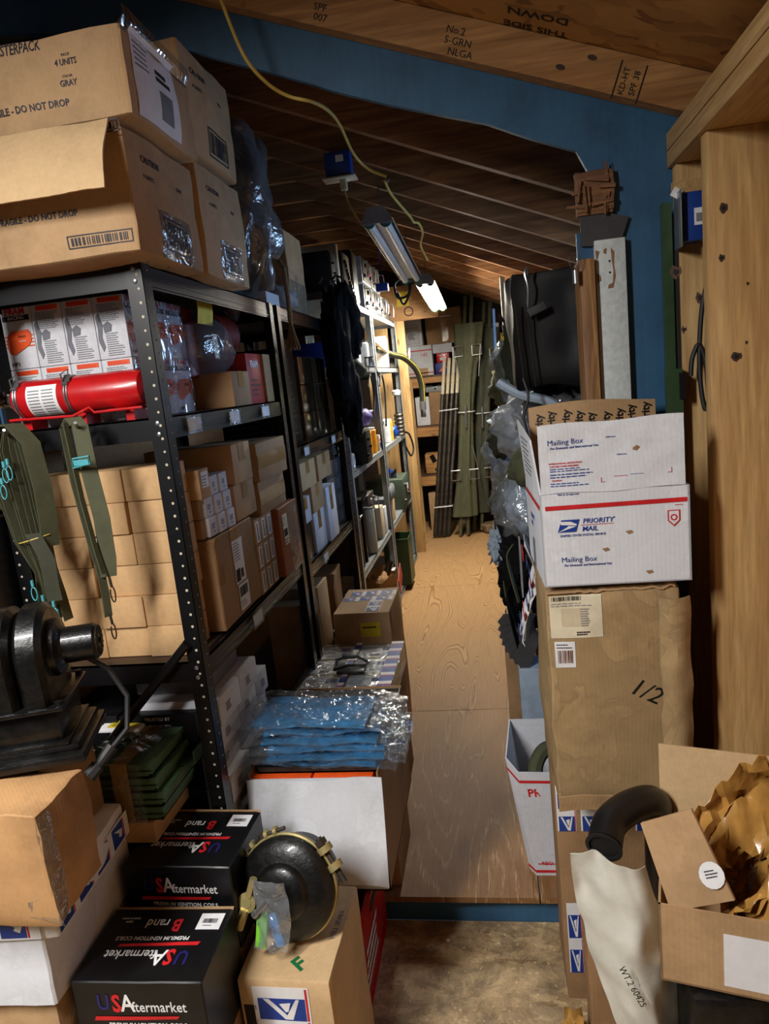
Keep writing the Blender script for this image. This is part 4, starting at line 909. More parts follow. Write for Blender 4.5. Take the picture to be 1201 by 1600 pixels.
m = MB('rubber'); m.cyl((.118, -.043, .004), (.095, -.058, -.018), .011, .008, n=10); m.cyl((.095, -.058, -.018), (.080, -.068, -.03), .012, n=8); m.build('plug', cb)
for o in (cb,): pass

# ================================================================== BOX WITH THE ROUND CHAMBER
kb = carton('cardboard_box', 'tan cardboard box patched with postal tape, carrying the round black chamber', 'box', (-.600, -.402), (1.195, 1.475), (-.1, .325), 'tan_light', rz=-.02, amp=.0025, seed=41, n=7)
w, d, h = DIM[kb.name]
postal_tape(kb, 'front', .03, .10, .150, h-.015, 'v', step=.085, off=.005)
decal(kb, 'front', [(.008, .10, .034, h-.06, 'black_card', 0)], 'dark_patch', .0045)
text(kb, 'top', .62, .15, 'F', .05, 'ink_green', .9, bold=.03, off=.005); text(kb, 'top', .90, .55, 'WILL SEALS', .017, 'ink_grey', 1.5, off=.005, name='marker_text')
t = thing('air_chamber', 'round black air brake chamber with a clamp ring and bagged bolt on the tan box', 'brake chamber', (-.512, 1.325, .440), rot=None); t.scale = (1.24, 1.24, 1.24)
ax = Vector((-.12, -.92, .28)).normalized(); q_ = ax.to_track_quat('Z', 'Y'); t.rotation_mode = 'QUATERNION'; t.rotation_quaternion = q_
m = MB('black_cast'); m.lathe((0, 0, .0), (0, 0, 1), [(0, .086), (.004, .0885), (.012, .088), (.017, .083), (.024, .074), (.027, .058), (.029, .050), (.036, .046), (.040, .040), (.043, .025), (.044, .008)], 48); m.build('front_cover', t)
m = MB('black_plastic'); m.lathe((0, 0, -.085), (0, 0, 1), [(0, .03), (.004, .055), (.02, .072), (.072, .080), (.084, .082)], 40); m.build('rear_housing', t)
m = MB('brass'); m.lathe((0, 0, -.010), (0, 0, 1), [(0, .086), (.002, .0905), (.011, .0915), (.013, .089)], 48); rg = m.build('clamp_ring', t)
for a, s in ((.62, 1.7), (1.95, 1.0), (2.5, 1.0)):
    c_ = Vector((math.cos(a)*.094, math.sin(a)*.094, -.004)); tq = Vector((-math.sin(a), math.cos(a), 0)); m = MB('brass')
    for g in (-1, 1): m.cyl(c_+tq*(g*.013*s), c_+tq*(g*.006*s), .0085*s, n=12)
    m.use('dark_steel').cyl(c_-tq*.028*s, c_+tq*.022*s, .0035*s, n=8); m.cyl(c_+tq*.014*s, c_+tq*.020*s, .007*s, n=6); m.build('clamp_bolt', rg)
c_ = Vector((-.062, -.018, .036)); m = MB('brass'); m.lathe(c_, (0, 0, 1), [(0, .017), (.004, .017), (.0045, .010), (.006, .009)], 20)
d1 = Vector((.35, 1, 0)).normalized(); m.tube([c_+d1*.012+Vector((0,0,.002)), c_+d1*.045+Vector((.0,0,.006))], .007, 8); m.tube([c_-d1*.012+Vector((0,0,.002)), c_-d1*.046+Vector((0,0,.004))], .0085, 8); m.build('bracket_lug', t)
m = MB('lime'); m.box((-.028, -.052, .050), (.020, .062, .003), Matrix.Rotation(-.05, 3, 'Z'), .001); b1 = m.build('green_card', t)
m = MB('sky'); m.box((-.002, -.052, .048), (.016, .055, .003), Matrix.Rotation(.35, 3, 'Z'), .001); m.build('blue_card', t)
m = MB('steel'); m.cyl((-.040, -.030, .055), (-.012, -.002, .060), .0052, n=10); m.cyl((-.040, -.030, .055), (-.033, -.023, .056), .0062, n=10); m.build('bolt', t)
m = MB('bag')
def bg(u, v): return (-.045+.062*u+.01*math.sin(v*3), .030-.115*v, .058+.007*noise.noise(Vector((u*4, v*6, 2)))+.006*math.sin(u*3.1)-.010*v)
m.sheet(bg, 12, 16, .0006); m.build('plastic_bag', t)
# ================================================================== RED BIN AND THE OPEN WHITE BOX
t = thing('red_bin', 'red plastic parts bin with a slotted side under the open white box', 'bin', (-.555, 1.675, -.1))
m = MB('red'); a, b, H = .135, .165, .305
m.span((-a, -b, 0), (a, b, .004)); 
def wallq(p0, p1, p2, p3, th): m.prism([p0, p1, p2, p3], th)
m.prism([(a-.01, -b, 0), (a-.01, b, 0), (a+.012, b, H), (a+.012, -b, H)], (.004, 0, 0)); m.prism([(-a, -b, 0), (-a, b, 0), (-a, b, H), (-a, -b, H)], (.004, 0, 0))
m.prism([(-a, -b, 0), (a-.01, -b, 0), (a-.002, -b, .20), (-a, -b, .20)], (0, .004, 0)); m.prism([(-a, b, 0), (a, b, 0), (a+.01, b, H), (-a, b, H)], (0, -.004, 0))
m.span((a+.008, -b-.004, H-.010), (a+.022, b, H+.002)); m.build('shell', t)
m = MB('ink_black'); m.box((a+.0145, -.03, H-.05), (.003, .085, .022), Matrix.Rotation(-.07, 3, 'Y'), .008); m.build('handle_slot', t)
frb = (Vector((a-.008, -b, 0)), Vector((0,1,0)), Vector((.072,0,1)).normalized(), Vector((1,0,-.072)).normalized(), 2*b, H)
text(t, None, .5, .35, 'PARTS BIN', .045, 'white_paper', fr=frb, off=.0045) if False else None
decal(t, None, lines(.02, .06, .20, .20, 4, 'white_plastic', 5, 0, .5), 'worn_print', fr=frb, off=.0045)
m = MB('cloudy'); m.lump((0, -.02, .09), (.11, .12, .075), .25, 4, 3, 3, folds=.4); o = m.build('plastic_bag', loc=(-.555, 1.675, -.1)); tag(o, 'crumpled clear plastic bag of small parts inside the red bin', 'bag')
carton('support_box', 'plain brown box behind the red bin under the white box', 'box', (-.68, -.37), (1.88, 2.13), (0, .205), 'tan_dark')
t = thing('open_box', 'open white box with its front flap hanging, full of orange cartons', 'box', (-.515, 1.855, .21)); a, b, H = .17, .255, .335
m = MB('tan_dark', 'white_card'); m.span((-a, -b, 0), (a, b, .004)); m.span((-a, -b, 0), (-a+.004, b, H)); m.span((a-.004, -b, 0), (a, b, H)); m.span((-a, b-.004, 0), (a, b, H)); m.use('white_card').span((-a, -b, 0), (a, -b+.004, H-.015)); m.build('body', t)
m = MB('white_worn')
m.sheet(lambda u, v: (-a-.002+u*(2*a+.012), -b-.006-.055*v**1.3-.004*math.sin(u*6), H-.012-v*(.245+.022*u)+.003*math.sin(u*9)), 24, 10, .004); m.build('flap', t)
DIM[t.name] = (2*a, 2*b, H)
for k in range(2):
    o = carton('orange_carton', 'bright orange carton in the open white box, %s one' % ('left', 'right')[k], 'box', (-.680+k*.162, -.524+k*.162), (1.615, 1.80), (.215, .528), 'orange')
    decal(o, 'front', [(.05, .25, .052, .31, 'ink_white', 0), (.08, .25, .081, .31, 'ink_white', 0), (.085, .28, .11, .305, 'ink_white', 0)], 'printed_text')
    decal(o, 'top', [(.02, .02, .14, .06, 'ink_white', 0)], 'printed_panel')
m = MB('dark_steel'); m.span((-.16, -.23, 0), (.168, .23, .004)); m.span((-.16, -.23, 0), (.168, -.226, .016)); m.span((.164, -.23, 0), (.168, .23, .016)); m.span((-.16, .226, 0), (.168, .23, .016)); m.span((-.16, -.23, 0), (-.156, .23, .016))
o = m.build('metal_tray', loc=(-.513, 1.86, .530)); tag(o, 'shallow brown metal tray between the orange cartons and the blue bags', 'tray')
lbs = ['lowest', 'second from the bottom', 'third from the bottom', 'fourth from the bottom', 'fifth from the bottom', 'topmost']
r_ = random.Random(9)
for k in range(6):
    dx = r_.uniform(-.02, .03); dy = r_.uniform(-.015, .015); hx = .165; hy = .085; zz = .549+k*.0215
    t = thing('bagged_sheets', 'blue sheets sealed in a clear crinkly bag, %s in the stack' % lbs[k], 'packet', (-.505+dx, 1.715+dy, zz), r_.uniform(-.08, .08), 'blue packets stacked on the tray')
    def sf(u, v, s=1.0, dz=0.0, sd=k):
        x = (u-.5)*2*hx*s; y = (v-.5)*2*hy*s; e = max(abs(u-.5), abs(v-.5))*2
        return Vector((x, y, dz-.012*max(0, e-.6)-.010*max(0, abs(u-.5)*2*s-1.0)*3+.009*noise.noise(Vector((u*3+sd, v*3, sd)))))
    m = MB('cyan_sheet'); m.sheet(lambda u, v: sf(u, v, .93, .012), 18, 14, .009); m.build('blue_sheet', t)
    m = MB('crinkle')
    def ff(u, v, sd=k): q = sf(u, v, 1.28 if True else 1, .016); return q+Vector((0, 0, .012*abs(noise.noise(Vector((u*14+sd, v*14, 1))))))
    m.sheet(ff, 44, 24, .0005); m.build('plastic_bag', t)
# ================================================================== NEXT BOXES ALONG THE AISLE
carton('cardboard_box', 'tall scuffed brown box under the shrink wrapped pack of small boxes', 'box', (-.735, -.405), (2.17, 2.60), (0, .42), 'tan_dark', amp=.003, seed=51)
g = 0
for a in range(2):
    for b in range(3):
        x0 = -.725+a*.163; y0 = 2.18+b*.14
        o = carton('mailing_carton', 'small labelled carton in the shrink wrapped pack, %s row from front, %s one' % (ORD[b], ('left', 'right')[a]), 'box', (x0, x0+.150), (y0, y0+.135), (.421, .498), 'cream_card', group='six small cartons in shrink wrap')
        decal(o, 'top', [(.008, .01, .142, .125, 'white_paper', 0), (.09, .07, .13, .10, 'ink_blue', 1), (.09, .105, .13, .110, 'yellow', 1)] + barcode(.045, .018, .085, .04, g) + lines(.015, .05, .08, .11, 5, 'ink_grey', g), 'shipping_label'); g += 1
m = MB('crinkle'); m.span((-.735, 2.17, .500), (-.395, 2.61, .5012)); m.span((-.398, 2.17, .42), (-.396, 2.61, .501)); m.span((-.735, 2.168, .42), (-.396, 2.170, .501)); o = m.build('shrink_wrap'); tag(o, 'clear shrink wrap with postal tape bands around the six small cartons', 'plastic wrap')
DIM[o.name] = (.34, .44, .08)
fw1 = (Vector((-.735, 2.17, .5015)), Vector((1,0,0)), Vector((0,1,0)), Vector((0,0,1)), .34, .44)
postal_tape(o, None, .335-.045, 0, .34, .44, 'v', off=.0005) if False else None
for a_ in ((.290, .0, .338, .44, 'v'), (.150, .0, .172, .44, 'v')):
    polys = []; n = 6; s = .44/n
    for i in range(n): polys += [([(a_[0], i*s), (a_[2], i*s), (a_[2], (i+.62)*s), (a_[0], (i+.62)*s)], 'ink_blue', 0), ([(a_[0], (i+.62)*s), (a_[2], (i+.62)*s), (a_[2], (i+.7)*s), (a_[0], (i+.7)*s)], 'ink_red', 0), ([(a_[0], (i+.7)*s), (a_[2], (i+.7)*s), (a_[2], (i+1)*s), (a_[0], (i+1)*s)], 'white_paper', 0)]
    decal(o, None, [], 'postal_tape', polys=polys, fr=fw1)
fw2 = (Vector((-.735, 2.168, .42)), Vector((1,0,0)), Vector((0,0,1)), Vector((0,-1,0)), .34, .08)
decal(o, None, [(.155, 0, .205, .08, 'ink_blue', 0), (.17, .05, .195, .07, 'ink_white', 1), (.29, .0, .335, .08, 'ink_blue', 0)], 'postal_tape', fr=fw2)
t = thing('clear_case', 'small clear plastic case with a black lid on the wrapped cartons', 'case', (-.555, 2.34, .503))
m = MB('black_plastic'); m.box((0, 0, .006), (.10, .07, .010), None, .004); m.box((-.005, .01, .052), (.05, .03, .016), None, .005); m.build('base', t)
m = MB('crinkle'); m.lump((0, 0, .028), (.062, .045, .032), .12, 2, 2, 3, pw=.7); m.build('shell', t)
m = MB('black_plastic'); m.tube([(-.055, -.035, .02), (.0, -.048, .04), (.055, -.03, .03), (.06, .02, .02), (0, .045, .045), (-.055, .03, .03)], .005, 8, True); m.build('band', t)
tpb = carton('cardboard_box', 'brown box with a postal taped lid and yellow sticker, low beside the aisle', 'box', (-.690, -.455), (2.68, 3.02), (0, .60), 'tan', amp=.0025, seed=57); w, d, h = DIM[tpb.name]
postal_tape(tpb, 'top', .01, .16, w-.01, .22, 'u', off=.004); postal_tape(tpb, 'top', .03, .23, w-.005, .30, 'u', off=.004); postal_tape(tpb, 'top', .13, .02, .19, .16, 'v', off=.004)
decal(tpb, 'front', [(.11, .50, .19, .56, 'yellow', 0)] + lines(.12, .53, .18, .55, 1, 'ink_black'), 'yellow_sticker', .004); decal(tpb, 'front', [(.06, .33, .2, .47, 'tan_dark', 0)] + lines(.12, .36, .19, .40, 2, 'ink_grey'), 'open_panel', .0035)
# things on the lower shelf of the second unit
carton('tan_box', 'tall tan box with a white label on the lower shelf of the second unit', 'box', (-.90, -.715), (2.60, 2.76), (.361, .74), 'tan_light'); o = carton('tan_box', 'shorter tan box beside the tall one on the second unit', 'box', (-.90, -.72), (2.51, 2.595), (.361, .70), 'tan'); decal(o, 'right', [(.02, .2, .06, .28, 'white_paper', 0)], 'paper_label')
m = MB('black_plastic'); m.box((0, 0, .04), (.10, .12, .08), None, .02); m.tube([(-.03, -.02, .08), (0, 0, .11), (.05, .03, .09)], .018, 8); m.box((.05, .0, .02), (.04, .07, .03), None, .01); o = m.build('black_tool', loc=(-.78, 2.84, .361)); tag(o, 'glossy black moulded tool lying beside the tan boxes on the low shelf', 'tool')
o = carton('wrapped_bundle', 'cloudy wrapped brown bundle behind the tall tan box', 'parcel', (-.93, -.73), (2.92, 3.08), (.374, .70), 'tan_dark', amp=.01, seed=3)
# second unit, upper shelves
o = carton('black_case', 'tall matt black carton with faint lines of white print', 'box', (-.98, -.74), (2.53, 2.76), (1.301, 1.66), 'black_card'); decal(o, 'right', lines(.03, .03, .20, .33, 14, 'ink_grey', 8, 0, .14), 'printed_text'); decal(o, 'front', lines(.03, .03, .20, .33, 14, 'ink_grey', 9, 0, .14), 'printed_text')
for a in range(2):
    for b in range(3):
        y0 = 2.80+a*.235; z0 = 1.301+b*.112
        carton('shiny_box', 'shiny dark silver box facing the aisle, %s row up, %s column' % (ORD[b], ('near', 'far')[a]), 'box', (-.95, -.735), (y0, y0+.225), (z0, z0+.110), 'silver_card', group='shiny boxes stacked on the second unit')
for i, (y0, y1, z0, z1, mt, lb, tp) in enumerate(((2.47+.05, 2.66, .861, 1.0, 'black_card', 'black box low at the near end of the second unit', 0), (2.52, 2.66, 1.001, 1.10, 'white_card', 'pale box above the black one near the post', 1), (2.67, 2.85, .861, 1.02, 'white_card', 'white taped box on the second unit shelf', 1),
    (2.67, 2.86, 1.021, 1.13, 'tan', 'brown taped box one up on the second unit', 1), (2.52, 2.76, 1.131, 1.235, 'tan_light', 'taped tan box at the top near the shelf above', 1), (2.87, 3.04, .861, 1.09, 'white_card', 'larger white box with a torn label', 1), (2.77, 3.0, 1.135, 1.238, 'tan', 'tan box with tape patches under the upper shelf', 1))):
    carton('stock_box', lb, 'box', (-.95, -.722+.004*i), (y0, y1), (z0, z1), mt, tape=['right'] if tp else [])
k = 0
for a in range(2):
    for b in range(5):
        y0 = 3.055+a*.155; z0 = .861+b*.078
        o = carton('dark_box', 'small dark boxed part, %s up, %s column, second unit' % (ORD[b], ('near', 'far')[a]), 'box', (-.90, -.735), (y0, y0+.150), (z0, z0+.076), 'black_card' if b > 3 else 'dark_grey_cloth', group='small dark boxes on the second unit'); decal(o, 'right', lines(.03, .015, .11, .06, 4, 'ink_grey', k), 'printed_text'); k += 1
# on top of the second unit
o = carton('wrapped_carton', 'narrow brown carton bound in clear film on top of the second unit', 'box', (-1.0, -.745), (2.86, 3.12), (1.80, 2.13), 'tan', amp=.004, seed=61); decal(o, 'right', [(0, 0, .26, .14, 'crinkle', 0)], 'stretch_wrap', .006)
text(o, 'front', .5, .5, 'THIS SIDE UP', .02, 'ink_black', off=.006)
carton('white_box', 'small white box at the front of the second unit top', 'box', (-.93, -.74), (2.50, 2.66), (1.80, 1.855), 'white_card')
m = MB('cloudy'); m.lump((0, 0, .05), (.08, .09, .05), .3, 3, 3, 3, folds=.4); o = m.build('plastic_bag', loc=(-.78, 2.76, 1.805)); tag(o, 'small crumpled plastic bag on top of the second unit', 'bag')
t = thing('rope_tassel', 'frayed tan rope tassel hanging beside the second unit', 'rope', (-.665, 2.50, 1.64))
m = MB('rope'); m.tube([(-.05, .06, .335), (-.03, .03, .325), (0, 0, .28), (.002, 0, .18), (.0, 0, .10)], .0085, 8); m.build('rope', t)
m = MB('rope'); r_ = random.Random(3)
for k in range(26): 
    a = r_.uniform(0, 6.28); q = r_.uniform(.2, 1)*.026; m.tube([(0, 0, .11), (q*.35*math.cos(a), q*.35*math.sin(a), .07), (q*math.cos(a), q*math.sin(a), r_.uniform(0, .015))], .0035, 4)
m.build('tassel', t)
m = MB('black_plastic'); m.tube([(-.02, .20, .30), (-.06, .08, .10), (-.05, -.05, .14)], .006, 6)
for i, (y, z, r1, lb) in enumerate(((3.22, 1.96, .10, 'black drum shaped part with a tan rim beside the wrapped carton'),)):
    m = MB('black_plastic'); m.lathe((-.98, y, z), (1, 0, 0), [(0, r1*.5), (.05, r1), (.16, r1*1.05), (.18, r1*.9)], 24); m.use('burlap').lathe((-.80, y, z), (1, 0, 0), [(0, r1*.5), (.006, r1*.48)], 20); m.use('black_plastic').span((-.97, y-.05, 1.801), (-.80, y+.05, z-.03)); o = m.build('drum'); tag(o, lb, 'drum')
# black garments hanging where the black and grey shelves meet
def garment(lb, x, y, z0, z1, wx, wy, seed, mat='black_cloth'):
    t = thing('hanging_garment', lb, 'garment', (x, y, z0)); H = z1-z0
    m = MB(mat)
    for q in range(1): m.lump((0, 0, H*.5), (wx, wy, H*.5), .22, seed, 2.2, 4, (1.6, 1.6, .6), .8, .35)
    m.build('cloth', t)
    m = MB('black_plastic'); m.tube([(0, 0, H*.9), (.0, .0, H*1.06), (-.03, .0, H*1.1), (-.05, 0, H*1.05)], .006, 6); m.build('hook', t)
    return t
garment('long black jacket hanging at the corner of the second unit', -.655, 3.22, 1.38, 1.93, .055, .10, 3)
garment('black padded sling hanging lower beneath the jacket', -.64, 3.33, 1.25, 1.62, .05, .075, 8)
garment('black webbing vest hanging just behind the jacket', -.64, 3.44, 1.62, 1.98, .06, .08, 15)
# ================================================================== GREY RACKS: radio gear and parts (things face the aisle, +x)
def knob(m, p, r=.010, l=.014, mat='black_plastic'): m.use(mat).cyl(p, Vector(p)+Vector((l, 0, 0)), r, r*.8, 10)
def radio(lb, y, z, w, h, d=.25, body='gun_green', panel='dark_grey_cloth', knobs=6, handles=True, dial=False, red=False, x=-.715, seed=0, grille=False, cat='radio', name='radio_set'):
    t = thing(name, lb, cat, (x, y, z)); r_ = random.Random(seed)
    MB(body).box((-d/2, 0, h/2), (d, w, h), None, .006).build('case', t)
    m = MB(panel); m.box((.002, 0, h/2), (.006, w*.92, h*.90), None, .002); p = m.build('front_panel', t)
    for k in range(knobs):
        m = MB('black_plastic'); yy = (-.38+.76*((k*.618) % 1))*w; zz = h*(.2+.6*((k*.37+.1) % 1)); knob(m, (.004, yy, zz), min(.014, w*.06)); m.build('knob', p)
    if dial: m = MB('black_plastic'); m.lathe((.004, 0, h*.6), (1, 0, 0), [(0, min(w, h)*.24), (.008, min(w, h)*.22)], 22); m.use('white_paper').lathe((.012, 0, h*.6), (1, 0, 0), [(0, min(w, h)*.17), (.001, min(w, h)*.17)], 22); m.build('dial', p)
    if red: m = MB('red'); m.box((.008, w*.2, h*.45), (.006, w*.25, h*.12)); m.build('red_label', p)
    if grille: decal(t, None, [(-.3*w, .15*h+k*.03*h*1.6, .3*w, .15*h+k*.03*h*1.6+.012*h, 'ink_black', 0) for k in range(8)], 'grille', fr=(Vector((.005, 0, 0)), Vector((0,1,0)), Vector((0,0,1)), Vector((1,0,0)), w, h))
    if handles:
        for s in (-1, 1):
            m = MB('steel'); m.tube([(.004, s*w*.42, h*.18), (.035, s*w*.42, h*.2), (.04, s*w*.42, h*.5), (.035, s*w*.42, h*.8), (.004, s*w*.42, h*.82)], .004, 7); m.build('handle', t)
    return t
T = 1.956
radio('black cased radio with a pale end panel on top of the near grey rack', 3.60, T, .10, .20, .22, 'black_plastic', 'black_plastic', 3, False, seed=1)
o = carton('beige_case', 'flat beige case standing upright beside the black radio on the top shelf', 'case', (-.96, -.72), (3.78, 3.83), (T, T+.27), 'cream_card')
radio('black and brown radio chassis full of parts on the grey rack top', 3.98, T, .20, .25, .24, 'black_plastic', 'burlap', 9, False, seed=2)
radio('black box shaped speaker above the chassis on the top shelf', 4.24, T, .16, .30, .22, 'black_plastic', 'black_plastic', 0, False, seed=3)
for i, (y, z) in enumerate(((4.70, T), (5.10, T), (5.50, T), (4.70, T+.165), (5.10, T+.165))):
    radio('grey radio with loop handles and red label, %s, top of the far racks' % ('nearest lower one', 'middle lower one', 'farthest lower one', 'nearest upper one', 'farther upper one')[i], y, z, .34, .155, .26, 'grey_metal', 'dark_steel', 4, True, red=True, seed=i)
# shelf at 1.60
S = 1.601
def drum(lb, y, z, r, l, mat, cap='dark_steel', name='canister', cat='canister', x=-.74, axis=(1,0,0)):
    t = thing(name, lb, cat, (x, y, z)); a = Vector(axis)
    c = Vector((0, 0, r)) if axis[0] else Vector((0, 0, 0))
    MB(mat).lathe(c-a*l*(1 if axis[0] else 0), axis, [(0, r*.8), (.004, r), (l-.01, r), (l, r*.85)], 22).build('body', t)
    MB(cap).lathe(c+(a*0 if axis[0] else a*l), axis, [(0, r*.9), (.008, r*.9), (.010, r*.7), (.004, r*.6)], 22).build('cap', t); return t
drum('black round lens shaped canister high on the near grey rack', 4.22, S+.20, .055, .16, 'black_plastic', 'dark_steel') and None
carton('blue_box', 'deep blue box at the back of the upper grey shelf', 'box', (-.98, -.80), (3.62, 3.80), (S, S+.13), 'navy_box')
t = thing('toaster_case', 'cream metal case beneath the blue box on the upper grey shelf', 'case', (-.74, 3.90, S)); MB('skin_cream').lump((-.05, 0, .07), (.06, .09, .07), .05, 1, 1, 3, pw=.6).build('shell', t)
carton('support_block', 'white machine part holding the round black canister', 'machine part', (-.86, -.735), (4.16, 4.28), (S, S+.199), 'white_plastic')
drum('white enamel jug with a dark lid on the upper grey shelf', 4.42, S, .055, .15, 'white_plastic', 'black_plastic', 'jug', 'jug', -.76, (0,0,1))
drum('steel grinder disc with a dark rim beside the white jug', 4.36, S+.0, .03, .05, 'steel', 'black_plastic', 'disc_tool', 'tool', -.70, (0,0,1))
drum('translucent white bottle at the far end of the upper grey shelf', 5.35, S, .07, .22, 'cloudy', 'white_plastic', 'bottle', 'bottle', -.78, (0,0,1))
drum('dark round bulb beside the translucent bottle', 5.62, S, .04, .10, 'dark_steel', 'steel', 'bulb', 'bulb', -.74, (0,0,1))
carton('tan_box', 'tan box far back on the upper grey shelf', 'box', (-1.0, -.78), (4.75, 5.1), (S, S+.17), 'tan_light')
m = MB('pine_y'); m.box((0, 0, .0), (.02, .75, .018), Matrix.Rotation(-.10, 3, 'X')); o = m.build('wooden_stick', loc=(-.72, 5.1, S+.14)); tag(o, 'thin wooden stick leaning along the far end of the upper grey shelf', 'stick')
t = thing('hydraulic_hose', 'black hydraulic hose with a yellow stripe and steel fitting curving off the shelf end', 'hose', (-.66, 5.75, S))
P = [(-.12, -.55, .14), (-.05, -.28, .10), (.02, -.05, .07), (.09, .10, -.02), (.12, .18, -.15), (.115, .20, -.30)]
def smooth(P, n=8):
    P = [Vector(p) for p in P]; out = []
    for i in range(len(P)-1):
        p0 = P[max(i-1, 0)]; p1 = P[i]; p2 = P[i+1]; p3 = P[min(i+2, len(P)-1)]
        for k in range(n):
            u = k/n; out.append(.5*((2*p1)+(p2-p0)*u+(2*p0-5*p1+4*p2-p3)*u*u+(3*p1-p0-3*p2+p3)*u**3))
    return out+[P[-1]]
MB('hose').tube(smooth(P), .024, 12).build('hose_body', t)
MB('yellow').tube([p+Vector((.018, -.016, .003)) for p in smooth(P)], .0025, 6).build('stripe', t)
m = MB('steel'); m.cyl((.115, .20, -.29), (.114, .20, -.36), .028, n=10); m.use('chrome').cyl((.114, .20, -.36), (.112, .20, -.42), .024, n=6); m.build('fitting', t)
m = MB('white_paper'); m.box((0, 0, 0), (.002, .14, .06), Matrix.Rotation(.3, 3, 'X')); o = m.build('paper_tag', loc=(-.60, 5.78, S+.10)); tag(o, 'white paper tag tied to the hydraulic hose', 'tag')
t = thing('peaked_hat', 'dark peaked cap hanging by the near grey rack post', 'cap', (-.655, 3.62, 1.52)); MB('olive_dark').lump((0, 0, .05), (.05, .085, .05), .1, 5, 2, 3).build('crown', t); m = MB('black_plastic'); m.box((.035, .06, .02), (.05, .09, .006), Matrix.Rotation(.4, 3, 'X'), .002); m.build('peak', t); m = MB('brass'); m.lump((.052, .01, .05), (.004, .014, .016), .1, 1, 2, 1); m.build('badge', t)
for k, (y, lb) in enumerate(((4.05, 'tangled black cable hanging from the upper grey shelf edge'), (4.5, 'thin black cable loop dangling below the shelf beside the cap'))):
    m = MB('rubber'); r_ = random.Random(k+5); m.tube(smooth([(0, 0, 0), (.02, -.08, -.04), (.01, .06, -.08), (.02, -.05, -.12), (.015, .10, -.05), (.02, .15, -.16), (.02, .05, -.28-.1*k)]), .006, 6); o = m.build('cable', loc=(-.685, y, S)); tag(o, lb, 'cable')
# shelf at 1.07
S = 1.071
drum('white rolled bundle at the near end of the middle grey shelf', 3.60, S+.0, .045, .14, 'light_cloth', 'white_plastic', 'bundle', 'bundle', -.72)
t = radio('black army field radio case standing on the middle grey shelf edge', 3.86, S, .17, .19, .13, 'black_plastic', 'black_plastic', 3, False, x=-.675, seed=11)
radio('grey instrument with three dials on the middle grey shelf', 4.74, S+.11, .30, .14, .2, 'grey_metal', 'grey_metal', 5, False, True, x=-.735, seed=12)
carton('black_box', 'black box carrying the grey instrument', 'box', (-.98, -.73), (4.60, 4.89), (S, S+.108), 'black_card')
for k in range(5):
    mt = ('amber', 'amber', 'yellow_bright', 'white_plastic', 'amber')[k]; y = (4.10, 4.25, 4.42, 5.08, 5.22)[k]
    drum('%s plastic jar on the middle grey shelf, %s along the row' % (('amber', 'amber', 'orange', 'white', 'amber')[k], ORD[k]), y, S, .05, .15, mt, 'white_plastic', 'jar', 'jar', -.765, (0,0,1))
o = carton('small_box', 'white and red printed box in front of the jars', 'box', (-.80, -.712), (4.50, 4.585), (S, S+.10), 'white_card'); decal(o, 'right', [(.01, .02, .07, .05, 'ink_blue', 0), (.01, .06, .07, .075, 'ink_red', 0)], 'printed_panel')
m = MB('blue_plastic'); m.lump((0, 0, .05), (.06, .09, .045), .2, 9, 2, 3, pw=.7); o = m.build('blue_case', loc=(-.76, 5.38, S)); tag(o, 'blue moulded case at the far end of the middle grey shelf', 'case')
m = MB('purple'); m.lump((0, 0, .06), (.07, .10, .06), .25, 4, 2, 3, folds=.4); o = m.build('purple_cloth', loc=(-.80, 4.42, S+.165)); tag(o, 'purple cloth bundled above the amber jars', 'cloth')
t = thing('gear_part', 'dark gear shaft with stacked rings standing at the far rack post', 'machine part', (-.715, 5.62, S)); m = MB('dark_steel')
for k in range(6): m.lathe((0, 0, .03*k), (0, 0, 1), [(0, .035), (.012, .04), (.024, .03)], 18)
m.build('rings', t); MB('steel').cyl((0, 0, .18), (0, 0, .32), .016).build('shaft', t); MB('white_plastic').lathe((0, 0, .32), (0, 0, 1), [(0, .03), (.03, .035), (.04, .02)], 16).build('cap', t)
m = MB('rubber'); m.tube(smooth([(0, 0, .0), (.03, .06, -.03), (.05, .1, -.14), (.03, .04, -.20), (.0, .0, -.12)]), .008, 7); o = m.build('cable', loc=(-.69, 5.70, S+.02)); tag(o, 'black cable drooping from the far end of the middle grey shelf', 'cable')
t = thing('green_carton', 'small green and yellow carton on the black reel by the second unit', 'box', (-.70, 3.62, 1.245)); MB('ink_green').box((0, 0, .02), (.08, .12, .04), Matrix.Rotation(.1, 3, 'X'), .002).build('body', t); MB('yellow').box((.041, 0, .02), (.001, .08, .02)).build('printed_panel', t)
# shelf at .54
S = .541
t = thing('framed_box', 'dark wooden framed case standing on the lower grey shelf', 'case', (-.73, 3.56, S)); MB('dark_board').box((-.08, 0, .14), (.16, .15, .28), None, .003).build('case', t); m = MB('dark_steel'); m.box((.002, 0, .14), (.004, .12, .24)); m.build('panel', t)
for yy in (-.07, .07): MB('burlap').box((.004, yy, .14), (.012, .012, .28)).build('frame_bar', t)
MB('steel').tube([(.005, -.03, .25), (.03, -.03, .29), (.03, .03, .29), (.005, .03, .25)], .004).build('handle', t)
drum('pale gas cylinder upright on the lower grey shelf', 3.94, S, .035, .26, 'skin_cream', 'steel', 'gas_cylinder', 'cylinder', -.73, (0,0,1))
t = thing('steel_bracket', 'tall black steel bracket frame beside the gas cylinder', 'frame', (-.72, 3.78, S)); m = MB('black_metal'); m.span((-.1, -.05, 0), (-.01, -.035, .34)); m.span((-.1, -.05, .33), (0, .06, .345)); m.span((-.012, -.05, 0), (0, -.035, .34)); m.build('plate', t); MB('black_metal').tube([(0, -.04, .345), (.02, 0, .38), (.0, .04, .345)], .006).build('handle', t)
